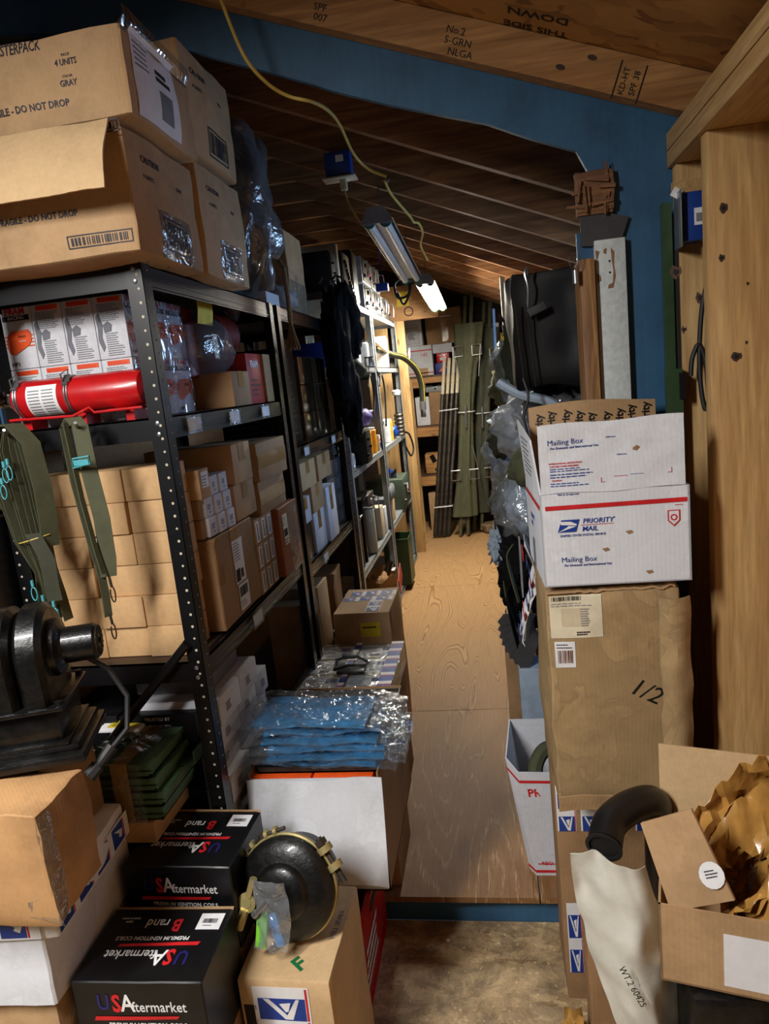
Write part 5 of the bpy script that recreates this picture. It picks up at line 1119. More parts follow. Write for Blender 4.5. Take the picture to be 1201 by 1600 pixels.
t = thing('steel_cabinet', 'dark green steel cabinet with a round lock on the lower grey shelf', 'cabinet', (-.74, 4.13, S)); MB('dark_steel').box((-.1, 0, .16), (.2, .22, .32), None, .004).build('body', t); m = MB('steel'); m.lathe((.0, 0, .27), (1, 0, 0), [(0, .018), (.008, .016)], 16); m.build('lock', t); MB('steel').tube([(0, .08, .20), (.03, .08, .21), (.03, .08, .28), (0, .08, .29)], .004).build('handle', t)
for k, (y, w_, h_, mt, lb) in enumerate(((4.33, .12, .20, 'cream_card', 'cream file box beside the green steel cabinet'), (4.47, .10, .17, 'white_card', 'white file box, next beyond the cream one'), (4.85, .14, .16, 'tan_light', 'tan folded carton on the lower grey shelf of the far rack'))): carton('file_box', lb, 'box', (-.96, -.715), (y-w_/2, y+w_/2), (S, S+h_), mt)
for k in range(3):
    t = thing('headset', 'grey round ear cup leaning on the lower grey shelf, %s' % ('nearest', 'middle', 'farthest')[k], 'headset', (-.72, 4.66+.05*k+ .02*k, S+.22)); m = MB('grey_metal'); m.lathe((0, 0, 0), (1, .2, 0), [(0, .05), (.02, .055), (.03, .04)], 18); m.build('cup', t); m = MB('black_plastic'); m.lathe((.028, .006, 0), (1, .2, 0), [(0, .035), (.004, .03)], 18); m.build('pad', t)
carton('grey_box', 'flat grey box the ear cups lean on', 'box', (-.95, -.735), (4.63, 4.77), (S, S+.19), 'grey_card')
t = thing('blue_drill_case', 'blue toothed clamp strip above the radio on the lower grey shelf', 'tool', (-.73, 4.95, S+.30)); m = MB('blue_plastic'); m.box((0, 0, .02), (.05, .30, .04), Matrix.Rotation(-.25, 3, 'X'), .006); m.build('bar', t); m = MB('black_plastic'); 
for k in range(8): m.box((.027, -.12+.034*k, .022-.0*k), (.006, .01, .03))
m.build('teeth', t)
t = radio('olive metal radio with a grille and red plug on the far lower shelf', 5.45, S, .40, .23, .28, 'gun_green', 'gun_green', 6, False, True, True, -.69, 14, True)
# bottom shelf and floor of the racks
S = .041
t = thing('paper_bag', 'crumpled open brown paper bag on the bottom grey shelf', 'bag', (-.74, 4.15, S)); MB('kraft').lump((0, 0, .165), (.095, .13, .135), .2, 7, 2.2, 4, folds=.5).build('body', t); MB('kraft').sheet(lambda u, v: ((.085+.03*v)*math.cos(6.283*u), (.11+.04*v)*math.sin(6.283*u), .22+.09*v+.02*math.sin(u*30)), 30, 5, .002).build('rim', t)
MB('silver_card').cyl((.0, .02, .22), (.06, .10, .36), .022).build('pipe_part', t)
t = carton('priority_box', 'white postal box with a red stripe on the bottom grey shelf', 'box', (-.86, -.70), (4.30, 4.56), (S, S+.24), 'white_card'); decal(t, 'right', [(0, .19, .26, .2, 'ink_red', 0)], 'red_stripe')
t = thing('ammunition_box', 'open green steel box standing on the bottom shelf near the wooden post', 'box', (-.74, 5.05, S)); a, b, H = .09, .12, .34; m = MB('green_metal')
m.span((-a, -b, 0), (a, b, .003)); m.span((a-.003, -b, 0), (a, b, H)); m.span((-a, -b, 0), (-a+.003, b, H)); m.span((-a, -b, 0), (a, -b+.003, H)); m.span((-a, b-.003, 0), (a, b, H)); m.build('body', t); MB('green_metal').tube([(a, -b, H), (a, b, H), (-a, b, H), (-a, -b, H)], .005, 6, True).build('rim', t)
t = MB('red_dull').box((0, 0, 0), (.006, .18, .12), Matrix.Rotation(.5, 3, 'X')).build('pink_folder', loc=(-.70, 4.72, .20)); tag(t, 'faded red folder tilted between the shelves of the grey racks', 'folder')
t.location.z = S+.115
# ================================================================== END OF THE ROOM
BY = 6.85; BW = 7.38
t = thing('timber_shelving', 'rough timber shelving across the end of the room', 'shelf', (-.2, 7.13, 0))
for z in (1.50, 1.03, .55): MB('shelf_pine').span((-.62, -.25, z-.09), (.75, -.212, z-.0)).build('shelf_rail', t); MB('sheath').span((-.62, -.25, z+.0005), (.75, .27, z+.018)).build('shelf_board', t)
for x in (-.58, .60): MB('pine').span((x-.02, -.29, 0), (x+.07, -.252, 1.50)).build('post', t)
MB('pine').span((-.66, .2, 0), (-.58, .25, 1.50)).build('post', t); MB('shelf_pine').span((-.35, .16, .57), (-.29, .20, .94)).build('brace', t)
Z1 = 1.52
def bk(name, lb, x0, x1, z0, z1, mat, y=6.88, d=.3, **k): return carton(name, lb, 'box', (x0, x1), (y, y+d), (z0, z1), mat, **k)
o = bk('postal_box', 'white flat rate postal box lying on the timber shelf top', -.79, -.50, Z1, 1.80, 'white_card'); w, d, h = DIM[o.name]
decal(o, 'front', [(0, .23, w, .24, 'ink_red', 0), (0, .02, w, .03, 'ink_red', 0)] + lines(.02, .19, .12, .22, 2, 'ink_red', 4), 'printed_stripe'); text(o, 'front', .72, .68, '145', .05, 'ink_red', .1, shear=.2); decal(o, 'front', [(.12, 0, .24, .07, 'tan', 0)], 'packing_tape')
o = bk('printed_box', 'white box with an engine picture, stacked above the postal box', -.76, -.58, 1.802, 2.08, 'white_card'); w, d, h = DIM[o.name]
decal(o, 'front', [(.03, .02, .15, .022, 'ink_black', 0), (.03, .19, .15, .192, 'ink_black', 0), (.03, .02, .032, .19, 'ink_black', 0), (.148, .02, .15, .19, 'ink_black', 0)] + lines(.05, .06, .13, .12, 6, 'ink_grey', 3, 0, .7), 'printed_panel'); text(o, 'front', .5, .60, 'COMPONENTS', .016, 'ink_black'); text(o, 'front', .8, .93, 'PARTS', .014, 'ink_black')
o = bk('brown_carton', 'big dark brown carton with a tape strip, high at the end of the room', -.54, -.20, 1.80, 2.12, 'tan_dark', amp=.006, seed=71); decal(o, 'front', [(.15, 0, .21, .32, 'tape_tan', 0), (.14, .24, .24, .25, 'white_paper', 1)], 'packing_tape', .007)
bk('flat_box', 'flat white box under the big dark brown carton', -.49, -.27, 1.715, 1.798, 'white_card')
o = bk('snack_box', 'red and white checked box under the flat white box', -.46, -.34, 1.625, 1.713, 'red'); decal(o, 'front', [(.01+.02*i, .06 if i % 2 else .07, .02+.02*i, .07 if i % 2 else .08, 'ink_white', 0) for i in range(5)] + [(.03, .02, .09, .045, 'ink_white', 0)], 'printed_panel')
o = bk('purple_box', 'dark blue box with orange lettering, lowest under the checked box', -.48, -.33, Z1, 1.623, 'navy_box'); decal(o, 'front', [], 'lettering', polys=[([(.03, .02), (.05, .02), (.10, .07), (.08, .08)], 'orange', 0), ([(.07, .02), (.10, .03), (.09, .04), (.12, .06), (.10, .07)], 'orange', 0)])
bk('white_box', 'white box half hidden behind the folded cots on the shelf top', -.31, -.15, Z1, 1.80, 'white_card')
bk('stacked_box', 'brown box on the timber shelf top, right of the cots', .02, .24, Z1, 1.66, 'tan_dark'); bk('stacked_box', 'white box in the stack right of the cots, second up', .03, .22, 1.661, 1.74, 'white_card'); bk('stacked_box', 'brown box near the top of the stack right of the cots', .02, .24, 1.742, 1.84, 'tan')
o = bk('small_box', 'small white box with red print high at right of the cots', .02, .14, 1.842, 1.93, 'white_card'); decal(o, 'front', lines(.02, .02, .10, .07, 4, 'ink_red', 2), 'printed_text')
Z2 = 1.05
t = thing('amplifier', 'pale grey amplifier with round knobs under the timber shelf top', 'amplifier', (-.50, 6.88, 1.36)); MB('grey_metal').box((0, .12, .045), (.19, .24, .09), None, .004).build('case', t)
for i in range(5): m = MB('black_plastic'); m.lathe((-.07+.035*i, -.001, .055 if i != 2 else .03), (0, -1, 0), [(0, .011), (.012, .009)], 12); m.build('knob', t)
bk('white_box', 'white box standing left of the brown cabinet on the middle timber shelf', -.70, -.57, Z2, 1.32, 'white_card'); bk('brown_cabinet', 'brown box with a pale slot, carrying the amplifier', -.565, -.41, Z2, 1.358, 'tan_dark')
bk('brown_box', 'brown box right of the cots on the middle timber shelf', -.16, .0, Z2, 1.25, 'tan_dark')
t = thing('desk_fan', 'black table fan with a yellow cloth and white cap on its pole', 'fan', (.0, 6.98, Z2)); t.scale = (1, 1, .68); MB('black_plastic').lathe((0, 0, 0), (0, 0, 1), [(0, .10), (.015, .10), (.03, .03), (.05, .018)], 24).build('base', t); MB('dark_steel').cyl((0, 0, .04), (0, 0, .36), .014).build('pole', t)
MB('yellow_bright').lump((0, -.02, .39), (.09, .06, .055), .4, 4, 3, 3, folds=.7).build('cloth', t); MB('skin_cream').lathe((0, 0, .44), (0, 0, 1), [(0, .045), (.05, .045), (.07, .03), (.08, .01)], 18).build('cap', t); MB('yellow').box((-.03, -.05, .09), (.015, .01, .06), Matrix.Rotation(.5, 3, 'Y')).build('strap', t)
Z3 = .57
t = thing('wooden_crate', 'small wooden crate with a rounded front and dark strap on the lower timber shelf', 'crate', (-.56, 6.90, Z3)); MB('shelf_pine').box((0, .10, .10), (.20, .20, .19), None, .006).build('body', t); MB('black_cloth').box((-.02, -.003, .15), (.045, .006, .075), Matrix.Rotation(-.4, 3, 'Y')).build('strap', t); MB('dark_steel').lathe((0, -.001, .04), (0, -1, 0), [(0, .014), (.004, .012)], 12).build('knob', t)
for k in range(5):
    o = bk('equipment_case', 'rack equipment case right of the cots, %s up on the lower timber shelf' % ORD[k], -.14, .10, Z3+.075*k, Z3+.072+.075*k, ('dark_steel' if k % 2 else 'grey_card')); decal(o, 'front', [(.02+.025*i, .02, .035+.025*i, .05, 'ink_white' if i % 3 else 'ink_red', 0) for i in range(7)], 'control_panel')
bk('tan_box', 'tan box on the floor left of the bundled tubes', -.66, -.50, 0, .38, 'tan', y=6.9); bk('blue_tote', 'dark blue tote on the floor under the lower timber shelf', -.17, .14, .16, .36, 'navy_box', y=6.86); bk('dark_tote', 'dark plastic tote beneath the blue tote', -.17, .14, 0, .158, 'black_plastic', y=6.9)
t = thing('wicker_basket', 'low burlap basket on the floor at the foot of the timber shelving', 'basket', (-.05, 6.68, 0)); m = MB('burlap'); m.lathe((0, 0, 0), (0, 0, 1), [(0, .09), (.02, .105), (.08, .115), (.085, .10), (.03, .09)], 20); m.build('body', t)
for k in range(6): a = k*1.05; MB('burlap').box((.108*math.cos(a), .108*math.sin(a), .05), (.02, .02, .05)).build('strap', t)
# bundle of long dark tubes with pale ends, strapped twice
for k in range(4):
    x = -.600+k*.042; m = MB('dark_steel'); a = Vector((x, 6.56+.012*(k % 2), 0.0)); b = Vector((x+.175+.002*k, 6.76+.012*(k % 2), 1.33)); a.z = .0; t = thing('long_tube', 'long dark ribbed tube with a pale top end, %s from left in the strapped bundle' % ORD[k], 'tube', a, 0, 'long tubes leaning in a bundle')
    q = b-a; MB('dark_steel').tube([Vector((0, 0, .019)), q], .0195, 12).build('tube_body', t); MB('cream_paper').tube([q, q*1.245], .0165, 12).build('tube_end', t)
for zc, lb in ((.29, 'white tie strap around the dark tubes near the floor'), (1.18, 'white tie strap around the dark tubes near their top')):
    f = zc/1.33; x = -.600+.178*f; y = 6.566+.20*f; m = MB('white_plastic'); m.tube([(-.024, -.028, 0), (.150, -.028, .006), (.150, .036, .006), (-.024, .036, 0)], .006, 6, True); o = m.build('tie_strap', loc=(x, y, zc)); tag(o, lb, 'strap')
# folded army cots leaning on the shelving
def cot(lb, xf, yf, xt, yt, zt, seed, mat, up=1):
    t = thing('folded_cot', lb, 'cot', (xf, yf, 0)); q = Vector((xt-xf, yt-yf, zt)); r_ = random.Random(seed)
    for s in (-1, 1):
        MB('olive').tube([Vector((s*.035, 0, .018)), Vector((s*.028, 0, 0))+q], .017, 10).build('pole', t)
    def fab(u, v, s=1):
        c = q*(.09+.80*v); wd = .115-.055*math.sin(math.pi*min(1, v*1.0))**1.0+.02*(v > .8)
        th = .045+.012*noise.noise(Vector((u*3, v*5, seed)))
        a = (u-.0)*2*math.pi; f = .010*math.sin(a*5+seed)+.010*noise.noise(Vector((math.cos(a)*2, math.sin(a)*2+seed, v*3)))
        return c+Vector(((wd+f)*math.cos(a), (th+f)*math.sin(a), 0))
    MB(mat).sheet(lambda u, v: fab(u, v), 40, 24, .003).build('canvas', t)
    for zf, s in ((.27, -1), (.27, 1), (.78, -1), (.78, 1)):
        c = q*zf+Vector((s*.085, -.062, 0)); m = MB('steel'); w_, h_ = .042, .045
        m.tube([c+Vector((-w_, 0, -h_)), c+Vector((w_, 0, -h_)), c+Vector((w_, 0, h_)), c+Vector((-w_, 0, h_))], .006, 7, True); m.tube([c+Vector((s*w_*.9, 0, h_)), c+Vector((s*.0, .01, h_+(.22 if zf < .5 else -.28)))], .005, 6); m.build('foot_frame', t)
    m = MB('white_plastic'); m.tube([q*.53+Vector((.075*math.cos(a), .065*math.sin(a), 0)) for a in [i*math.pi/8 for i in range(16)]], .005, 6, True); m.build('tie_strap', t)
    MB('steel').tube([q*.49+Vector((.0, -.075, -.05)), q*.53+Vector((0, -.075, .06))], .009, 8).build('tube_pin', t)
    return t
cot('folded olive canvas cot with steel foot frames leaning at the end of the aisle', -.325, 6.54, -.115, 6.67, 2.18, 1, 'olive')
cot('second folded olive cot behind the first, darker and taller at the back', -.20, 6.70, .05, 6.80, 2.12, 5, 'olive_dark')
# ================================================================== RIGHT SIDE
bb_top = 0
bx = at(848, 914, Y=1.50)
# stack base cartons with postal tape
o = carton('tall_carton', 'tall brown carton crossed with postal tape, base of the right hand stack', 'box', (.085, .395), (1.60, 1.80), (-.1, .505), 'tan_dark', rz=.0, amp=.002, seed=81); w, d, h = DIM[o.name]
for u in (.002, .058, .125, .185, .245): postal_tape(o, 'front', u, .48, u+.045, h-.004, 'v', step=.07, off=.004)
postal_tape(o, 'front', .05, h-.028, w-.01, h-.004, 'u', off=.0055)
postal_tape(o, 'front', .010, .08, .045, .28, 'v', step=.08, off=.004)
brown = carton('worn_carton', 'large battered brown carton with water stains and 1/2 scrawled on it', 'box', (.085, .362), (1.50, 1.795), (.515, 1.018), 'tan_worn', rz=.02, amp=.007, seed=83, n=12, bulge=.010); w, d, h = DIM[brown.name]
decal(brown, 'front', [(.006, h-.10, .115, h-.006, 'cream_paper', 0), (.03, h-.075, .085, h-.035, 'cream_card', 1)] + barcode(.012, h-.018, .075, h-.009, 3, 'ink_black') + lines(.010, h-.032, .10, h-.022, 2, 'ink_grey', 3) + lines(.070, h-.075, .09, h-.035, 8, 'ink_grey', 6, 2) + lines(.06, h-.095, .09, h-.085, 2, 'ink_black', 6, 1, .6), 'shipping_label', .0115)
decal(brown, 'front', [(.012, h-.168, .055, h-.108, 'white_paper', 0)] + lines(.016, h-.125, .05, h-.112, 2, 'ink_black', 3) + barcode(.018, h-.158, .050, h-.128, 9, 'rusty') + [], 'barcode_label', .0115)
text(brown, 'front', .71, .545, '1/2', .055, 'ink_black', -.5, off=.012, shear=.2, name='marker_text')
m = MB('tan_worn'); 
m.sheet(lambda u, v: (w/2-.045+.060*v+.006*noise.noise(Vector((u*6, v*3, 2))), -d/2-.006-.016*math.sin(3.14*v)+.004*noise.noise(Vector((u*9, v*2, 5))), .01+(h-.03)*u), 24, 6, .003); m.build('crushed_corner', brown)
m = MB('tan'); m.sheet(lambda u, v: (-w/2-.002+(w-.02)*u, -d/2-.016-.008*v+.004*noise.noise(Vector((u*8, v, 1))), -.004+.040*v+.004*math.sin(u*7)), 24, 4, .003); m.build('bottom_flap', brown)
m = MB('tan'); m.sheet(lambda u, v: (-w/2+(w-.01)*u, -d/2-.004+.02*v, h+.004+.006*noise.noise(Vector((u*14, 2, 1)))), 40, 3, .004); m.build('torn_top_edge', brown)
# open priority mailing box: real walls, flaps up
mbx = thing('mailing_box', 'open white Priority Mail mailing box on top of the right hand stack', 'box', (.238, 1.63, 1.036), -.015); a, b, H = .148, .145, .200
DIM[mbx.name] = (2*a, 2*b, H)
m = MB('white_worn', 'tan'); th = .004
for (p, q, f) in (((-a, -b, 0), (a, -b+th, H), 0), ((-a, b-th, 0), (a, b, H), 0), ((a-th, -b, 0), (a, b, H), 0), ((-a, -b, 0), (a, b, .003), 0)): m.span(p, q)
m.prism([(-a, -b, 0), (-a, -b, H), (-a-.018, b, H), (-a-.018, b, 0)], (th, 0, 0)); m.span((-a-.018, b-th, 0), (-a, b, H))
m.use('tan')
m.span((-a+th, -b+th, 0.004), (a-th, -b+th+.001, H)).span((-a+th, b-th-.001, .004), (a-th, b-th, H)).span((-a+th, -b+th, .004), (-a+th+.001, b-th, H)).span((a-th-.001, -b+th, .004), (a-th, b-th, H)); m.build('body', mbx)
m = MB('white_worn'); m.sheet(lambda u, v: (-a+.004+u*(2*a-.012), -b-.002+.010*v*math.sin(3*u)+.004*noise.noise(Vector((u*5, v*4, 3))), H+.143*v+.002*math.sin(9*u)), 24, 12, .004); ffl = m.build('front_flap', mbx)
m = MB('tan'); m.sheet(lambda u, v: (-a+u*2*a, b+.01*v-.02*math.sin(3.1*u)*v, H+.165*v+.008*math.sin(u*4)*v), 24, 8, .004); bf = m.build('back_flap', mbx)
m = MB('white_worn'); m.sheet(lambda u, v: (-a-.018*(1-u)-.012*v, b-u*2*b*(1-.12*v), H+.14*v*(1-.2*u)), 12, 8, .004); lf = m.build('side_flap', mbx)
r_ = random.Random(6)
bfr = (Vector((-a, b-.010, H)), Vector((1,0,0)), Vector((0,0,1)), Vector((0,-1,0)), 2*a, .135)
for k in range(9): text(mbx, None, .08+.105*k, .80+.05*math.sin(k), 'priority', .026, 'ink_black', math.pi/2+.1*math.sin(k*2), bold=.03, fr=bfr, off=.014, name='inner_print', snap=bf)
ft = (Vector((-a, -b, 0)), Vector((1,0,0)), Vector((0,0,1)), Vector((0,-1,0)), 2*a, H)
FO = .0012
decal(mbx, None, [(.010, .166, 2*a-.006, .175, 'ink_red', 0), (.080, .131, .145, .1318, 'ink_red', 0)], 'red_stripe', FO, fr=ft)
polys = [([(.033, .118), (.070, .118), (.078, .144), (.041, .144)], 'ink_blue', 0), ([(.038, .141), (.060, .140), (.072, .134), (.0715, .131), (.066, .132), (.040, .134)], 'ink_white', 1), ([(.070, .130), (.066, .128), (.036, .119), (.034, .1185), (.052, .128), (.055, .131)], 'ink_white', 1)]
decal(mbx, None, [], 'eagle_emblem', FO, fr=ft, polys=polys)
def mt_(s, x, z, size, mat='ink_blue', **k): text(mbx, None, x/(2*a), z/H, s, size, mat, fr=ft, off=FO, snap=ffl if z > H else None, **k)
mt_('PRIORITY', .115, .139, .0145, bold=.01, shear=.15); mt_('*', .1475, .142, .009); mt_('MAIL', .098, .1225, .0145, bold=.01, shear=.15); mt_('UNITED STATES POSTAL SERVICE', .083, .110, .0062, bold=.01)
mt_('Mailing Box', .073, .058, .0155, bold=-.006); mt_('For Domestic and International Use', .090, .046, .0066, bold=.01, shear=.2)
mt_('Mailing Box', .058, .306, .0155, bold=-.006); mt_('For Domestic and International Use', .075, .2945, .0066, bold=.01, shear=.2); mt_('Visit us at usps.com', .058, .198, .0055, shear=.2, bold=.01)
mt_('INTERNATIONAL RESTRICTIONS', .056, .263, .0045, 'ink_red', bold=.02); mt_('CUSTOMS FORMS REQUIRED', .053, .257, .0045, 'ink_red', bold=.02); mt_('CAUTION', .037, .228, .0045, 'ink_red', bold=.02); mt_('Addressee', .148, .309, .0045); mt_('Addressee', .168, .272, .0045)
decal(mbx, None, lines(.024, .245, .115, .254, 2, 'ink_blue', 1, 0) + lines(.024, .232, .110, .243, 2, 'ink_blue', 2, 0) + lines(.024, .214, .105, .224, 2, 'ink_blue', 3, 0) + [(.125, .218, .1258, .228, 'ink_red', 0), (.125, .218, .133, .2188, 'ink_red', 0), (.150, .228, .178, .2288, 'ink_red', 0), (.182, .230, .208, .2306, 'ink_blue', 0), (.262, .228, .2628, .238, 'ink_red', 0), (.255, .228, .2628, .2288, 'ink_red', 0)], 'small_print', .0035, fr=ft, snap=ffl)
decal(mbx, None, [(.272-.006, .160, .272+.010, .161, 'ink_red', 0)], 'recycling_mark', FO, fr=ft, polys=[([(.252, .150), (.276, .150), (.276, .128), (.264, .116), (.252, .128)], 'ink_red', 0), ([(.2545, .148), (.2735, .148), (.2735, .129), (.264, .1195), (.2545, .129)], 'white_worn', 1)] + [([(.264+.007*math.cos(q*.785), .135+.007*math.sin(q*.785)) for q in range(8)], 'ink_red', 2), ([(.264+.004*math.cos(q*.785), .135+.004*math.sin(q*.785)) for q in range(8)], 'white_worn', 3)])
fl = (Vector((-a-.018, b, 0)), Vector((.018,-2*b,0)).normalized(), Vector((0,0,1)), Vector((-2*b,-.018,0)).normalized(), 2*b, H)
decal(mbx, None, [(.01, .166, 2*b-.006, .176, 'ink_red', 0)], 'red_stripe', .001, fr=fl); text(mbx, None, .45, .62, 'PRIORITY', .016, 'ink_blue', fr=fl, off=.001, shear=.15); text(mbx, None, .40, .53, 'MAIL', .016, 'ink_blue', fr=fl, off=.001, shear=.15)
decal(mbx, None, lines(.06, .22, .22, .31, 8, 'ink_grey', 6, 0), 'small_print', .010, fr=fl, snap=lf)
decal(mbx, None, [(.10, .002, .135, .07, 'ink_grey', 0)], 'grey_tape', .001, fr=fl)
for x, z in ((.168, .112), (.12, .078), (.205, .025)): decal(mbx, None, [], 'torn_patch', .0012, fr=ft, polys=[([(x, z), (x+.012, z+.002), (x+.016, z-.003), (x+.006, z-.006)], 'tan_dark', 0)])
decal(mbx, None, [], 'torn_patch', .0060, fr=ft, snap=ffl, polys=[([(.190, .283), (.198, .288), (.204, .284), (.197, .277), (.190, .279)], 'tan_dark', 0)])
# ---- open postal tote on the floor past the stack, tool, gloves, hanging clutter
t = thing('postal_tote', 'open white postal box with red trim on the floor behind the stack', 'box', (.085, 2.06, 0)); H = .37
m = MB('white_card', 'black_cloth'); A = [(-.055, -.12), (.10, -.13), (.10, .13), (-.055, .13)]; B = [(-.118, -.10), (-.085, -.13), (.115, -.14), (.115, .14), (-.10, .14)]; A = [(-.07, -.10), (-.05, -.13), (.10, -.13), (.10, .13), (-.06, .13)]
n = 5
for k in range(n):
    a0, a1, b0, b1 = A[k], A[(k+1) % n], B[k], B[(k+1) % n]; hk_ = H-(.05 if k in (0, 1) else 0)
    V = [Vector((*a0, 0)), Vector((*a1, 0)), Vector((*b1, H-(.03 if (k+1) % n in (1, 2) else 0))), Vector((*b0, H-(.03 if k in (1, 2) else 0)))]
    c = Vector((0, 0, .15)); nn = (V[1]-V[0]).cross(V[3]-V[0]).normalized(); nn = nn if nn.dot(V[0]-c) > 0 else -nn
    m.prism(V, -nn*.004)
m.build('body', t)
for k in (0, 1):
    a0, a1, b0, b1 = [Vector((*q, zz)) for q, zz in ((A[k], 0), (A[k+1], 0), (B[k], H), (B[k+1], H))]
    b0.z = H-(.03 if k == 1 else 0); b1.z = H-.03
    U_ = (a1-a0); V_ = (b0-a0); N_ = U_.cross(V_).normalized(); N_ = N_ if N_.y < 0 or N_.x < 0 else -N_
    for f0, f1 in ((.90, .925), (.03, .055)):
        m = MB('ink_red'); P = [a0.lerp(b0, f0), a1.lerp(b1, f0), a1.lerp(b1, f1), a0.lerp(b0, f1)]; m.prism([p+N_*.0006 for p in P], N_*.0006); m.build('red_stripe', t)
    if k == 1:
        fr_ = (a0, U_.normalized(), V_.normalized(), N_, U_.length, V_.length); text(t, None, .25, .80, 'PR', .035, 'ink_red', fr=fr_, bold=.03); text(t, None, .25, .12, 'REGI', .016, 'ink_red', fr=fr_, bold=.02); decal(t, None, lines(.01, .035, .07, .045, 1, 'ink_red', 2), 'small_print', fr=fr_)
m = MB('olive'); m.tube(smooth([(-.02, -.09, .16), (-.03, -.07, .30), (.02, -.03, .34), (.07, -.06, .27), (.06, -.08, .16)]), .022, 8); o = m.build('webbing_roll', loc=(.085, 2.06, .02)); tag(o, 'rolled olive webbing poking out of the white postal tote', 'webbing')
m = MB('olive_dark'); m.lump((0, 0, .12), (.08, .10, .10), .2, 3, 2, 3, folds=.3); o = m.build('olive_pouch', loc=(.085, 2.08, .01)); tag(o, 'dark olive pouch down inside the white postal tote', 'pouch')
t = thing('vented_unit', 'pale blue grey metal unit with vent slots behind the postal tote', 'machine', (.10, 2.36, .22)); MB('grey_tool').box((0, 0, .14), (.14, .12, .28), None, .004).build('case', t); m = MB('ink_black')
for i in range(6):
    for j in range(3): m.box((-.055+.018*i, -.061, .05+.014*j), (.010, .002, .007))
m.build('vents', t)
m = MB('black_plastic', 'cream_paper'); m.span((-.09, -.07, 0), (.08, .12, .15)); m.use('cream_paper').span((-.092, -.072, .15), (.08, .12, .185)); o = m.build('supply_box', loc=(.10, 2.36, .0345)); tag(o, 'black and cream equipment box under the vented unit', 'equipment'); o.location.z = .0
o.scale = (1, 1, 1.18)
carton('brown_box', 'narrow brown box standing beyond the vented unit', 'box', (-.012, .05), (2.45, 2.62), (0, .52), 'tan_dark')
t = thing('glove_fan', 'fanned stack of dark grey rubber sheets hanging above the vented unit', 'sheets', (.10, 2.36, .50))
for k in range(8):
    an = -1.0+k*.16; m = MB('dark_grey_cloth'); R = Matrix.Rotation(an, 3, 'Y'); P = [R @ Vector(p) for p in ((-.02, -.035*0+.012*k-.05, 0), (-.13, .012*k-.05, -.022), (-.15, .012*k-.05, .0), (-.13, .012*k-.05, .03), (-.02, .012*k-.05, .04))]; m.prism([p+Vector((0.02, 0, .12)) for p in P], (0, .006, 0)); m.build('sheet', t)
carton('tan_box', 'tan box on the floor by the right rack, below the black straps', 'box', (.005, .12), (3.05, 3.45), (.0, .42), 'tan')
rack('steel_shelving', 'grey steel shelving on the right side of the aisle under the heaped gear', (.19, .62), (2.62, 5.6), 0, 1.20, (1.19, .78, .10), 'grey_metal', 'dark_steel', .04, board='grey_metal')
def heap(name, lb, cat, c, r, mat, seed, film_=None, folds=.4, amp=.25, fr=2.2, pw=1.0):
    t = thing(name, lb, cat, (c[0], c[1], c[2]-r[2])); MB(mat).lump((0, 0, r[2]), r, amp, seed, fr, 4 if r[1] > .09 else 3, (1,1,1), pw, folds).build('cloth', t)
    if film_: MB(film_).lump((-.005, 0, r[2]), (r[0]*1.18, r[1]*1.12, r[2]*1.18), amp, seed+5, fr, 4, (1,1,1), 1.0, folds).build('plastic_bag', t)
    return t
heap('bagged_gear', 'white plastic bag of pale cloth heaped above the right rack', 'bag', (.16, 2.55, 1.30), (.12, .17, .10), 'light_cloth', 2, 'cloudy')
heap('bagged_gear', 'black gear in clear plastic just under the big black bag', 'bag', (.22, 2.25, 1.36), (.11, .12, .085), 'black_vinyl', 4, 'bag')
heap('bagged_gear', 'pale blue plastic sack lit by the window beside the wooden jamb', 'bag', (.42, 2.45, 1.38), (.15, .16, .10), 'light_cloth', 14, 'cloudy')
heap('bagged_gear', 'clear bag of olive cloth bulging into the aisle, middle height', 'bag', (.10, 2.75, 1.02), (.10, .16, .11), 'olive_light', 6, 'bag')
heap('bagged_gear', 'clear bag of grey packs sticking far into the aisle', 'bag', (.09, 3.25, 1.13), (.11, .18, .10), 'light_cloth', 8, 'bag')
heap('bagged_gear', 'translucent plastic bag bundle beside the mailing box corner', 'bag', (.11, 2.20, 1.09), (.085, .12, .10), 'light_cloth', 10, 'bag')
heap('pouch', 'olive cap shaped pouch left of the mailing box flap', 'pouch', (.105, 2.05, 1.22), (.065, .09, .055), 'olive', 11)
heap('pouch', 'dark olive pouch with a strap over the edge of the heap', 'pouch', (.05, 2.95, 1.22), (.06, .12, .075), 'olive_dark', 12)
heap('pouch', 'pale olive rolled bundle below the dark pouch', 'pouch', (.06, 2.62, .92), (.07, .15, .05), 'olive_light', 13)
heap('cloth_bundle', 'light blue grey cloth straps hanging low in the heap', 'cloth', (.00, 2.60, .86), (.04, .10, .07), 'light_cloth', 17, None, .8, .4, 4)
heap('cloth_bundle', 'white blanket crumpled at the far end of the right heap', 'cloth', (.11, 4.3, 1.18), (.10, .35, .12), 'light_cloth', 18)
heap('cloth_bundle', 'olive field jacket bundled on the right rack further back', 'cloth', (.12, 3.75, 1.40), (.11, .28, .12), 'olive_light', 19)
heap('cloth_bundle', 'pale jacket folded high on the right rack near the cots', 'cloth', (.15, 4.9, 1.42), (.12, .35, .12), 'olive_light', 20)
heap('cloth_bundle', 'grey canvas pack wedged under the rolled bundle', 'cloth', (.10, 3.3, .70), (.10, .3, .13), 'grey_cloth', 21)
heap('cloth_bundle', 'dark canvas pack low on the right rack, nearest the aisle floor', 'cloth', (.12, 3.8, .30), (.10, .32, .20), 'black_cloth', 22)
heap('black_gear', 'mass of black nylon gear with buckles hanging beside the mailing box', 'gear', (.075, 2.40, .84), (.075, .13, .15), 'black_cloth', 23, None, .8, .35, 5)
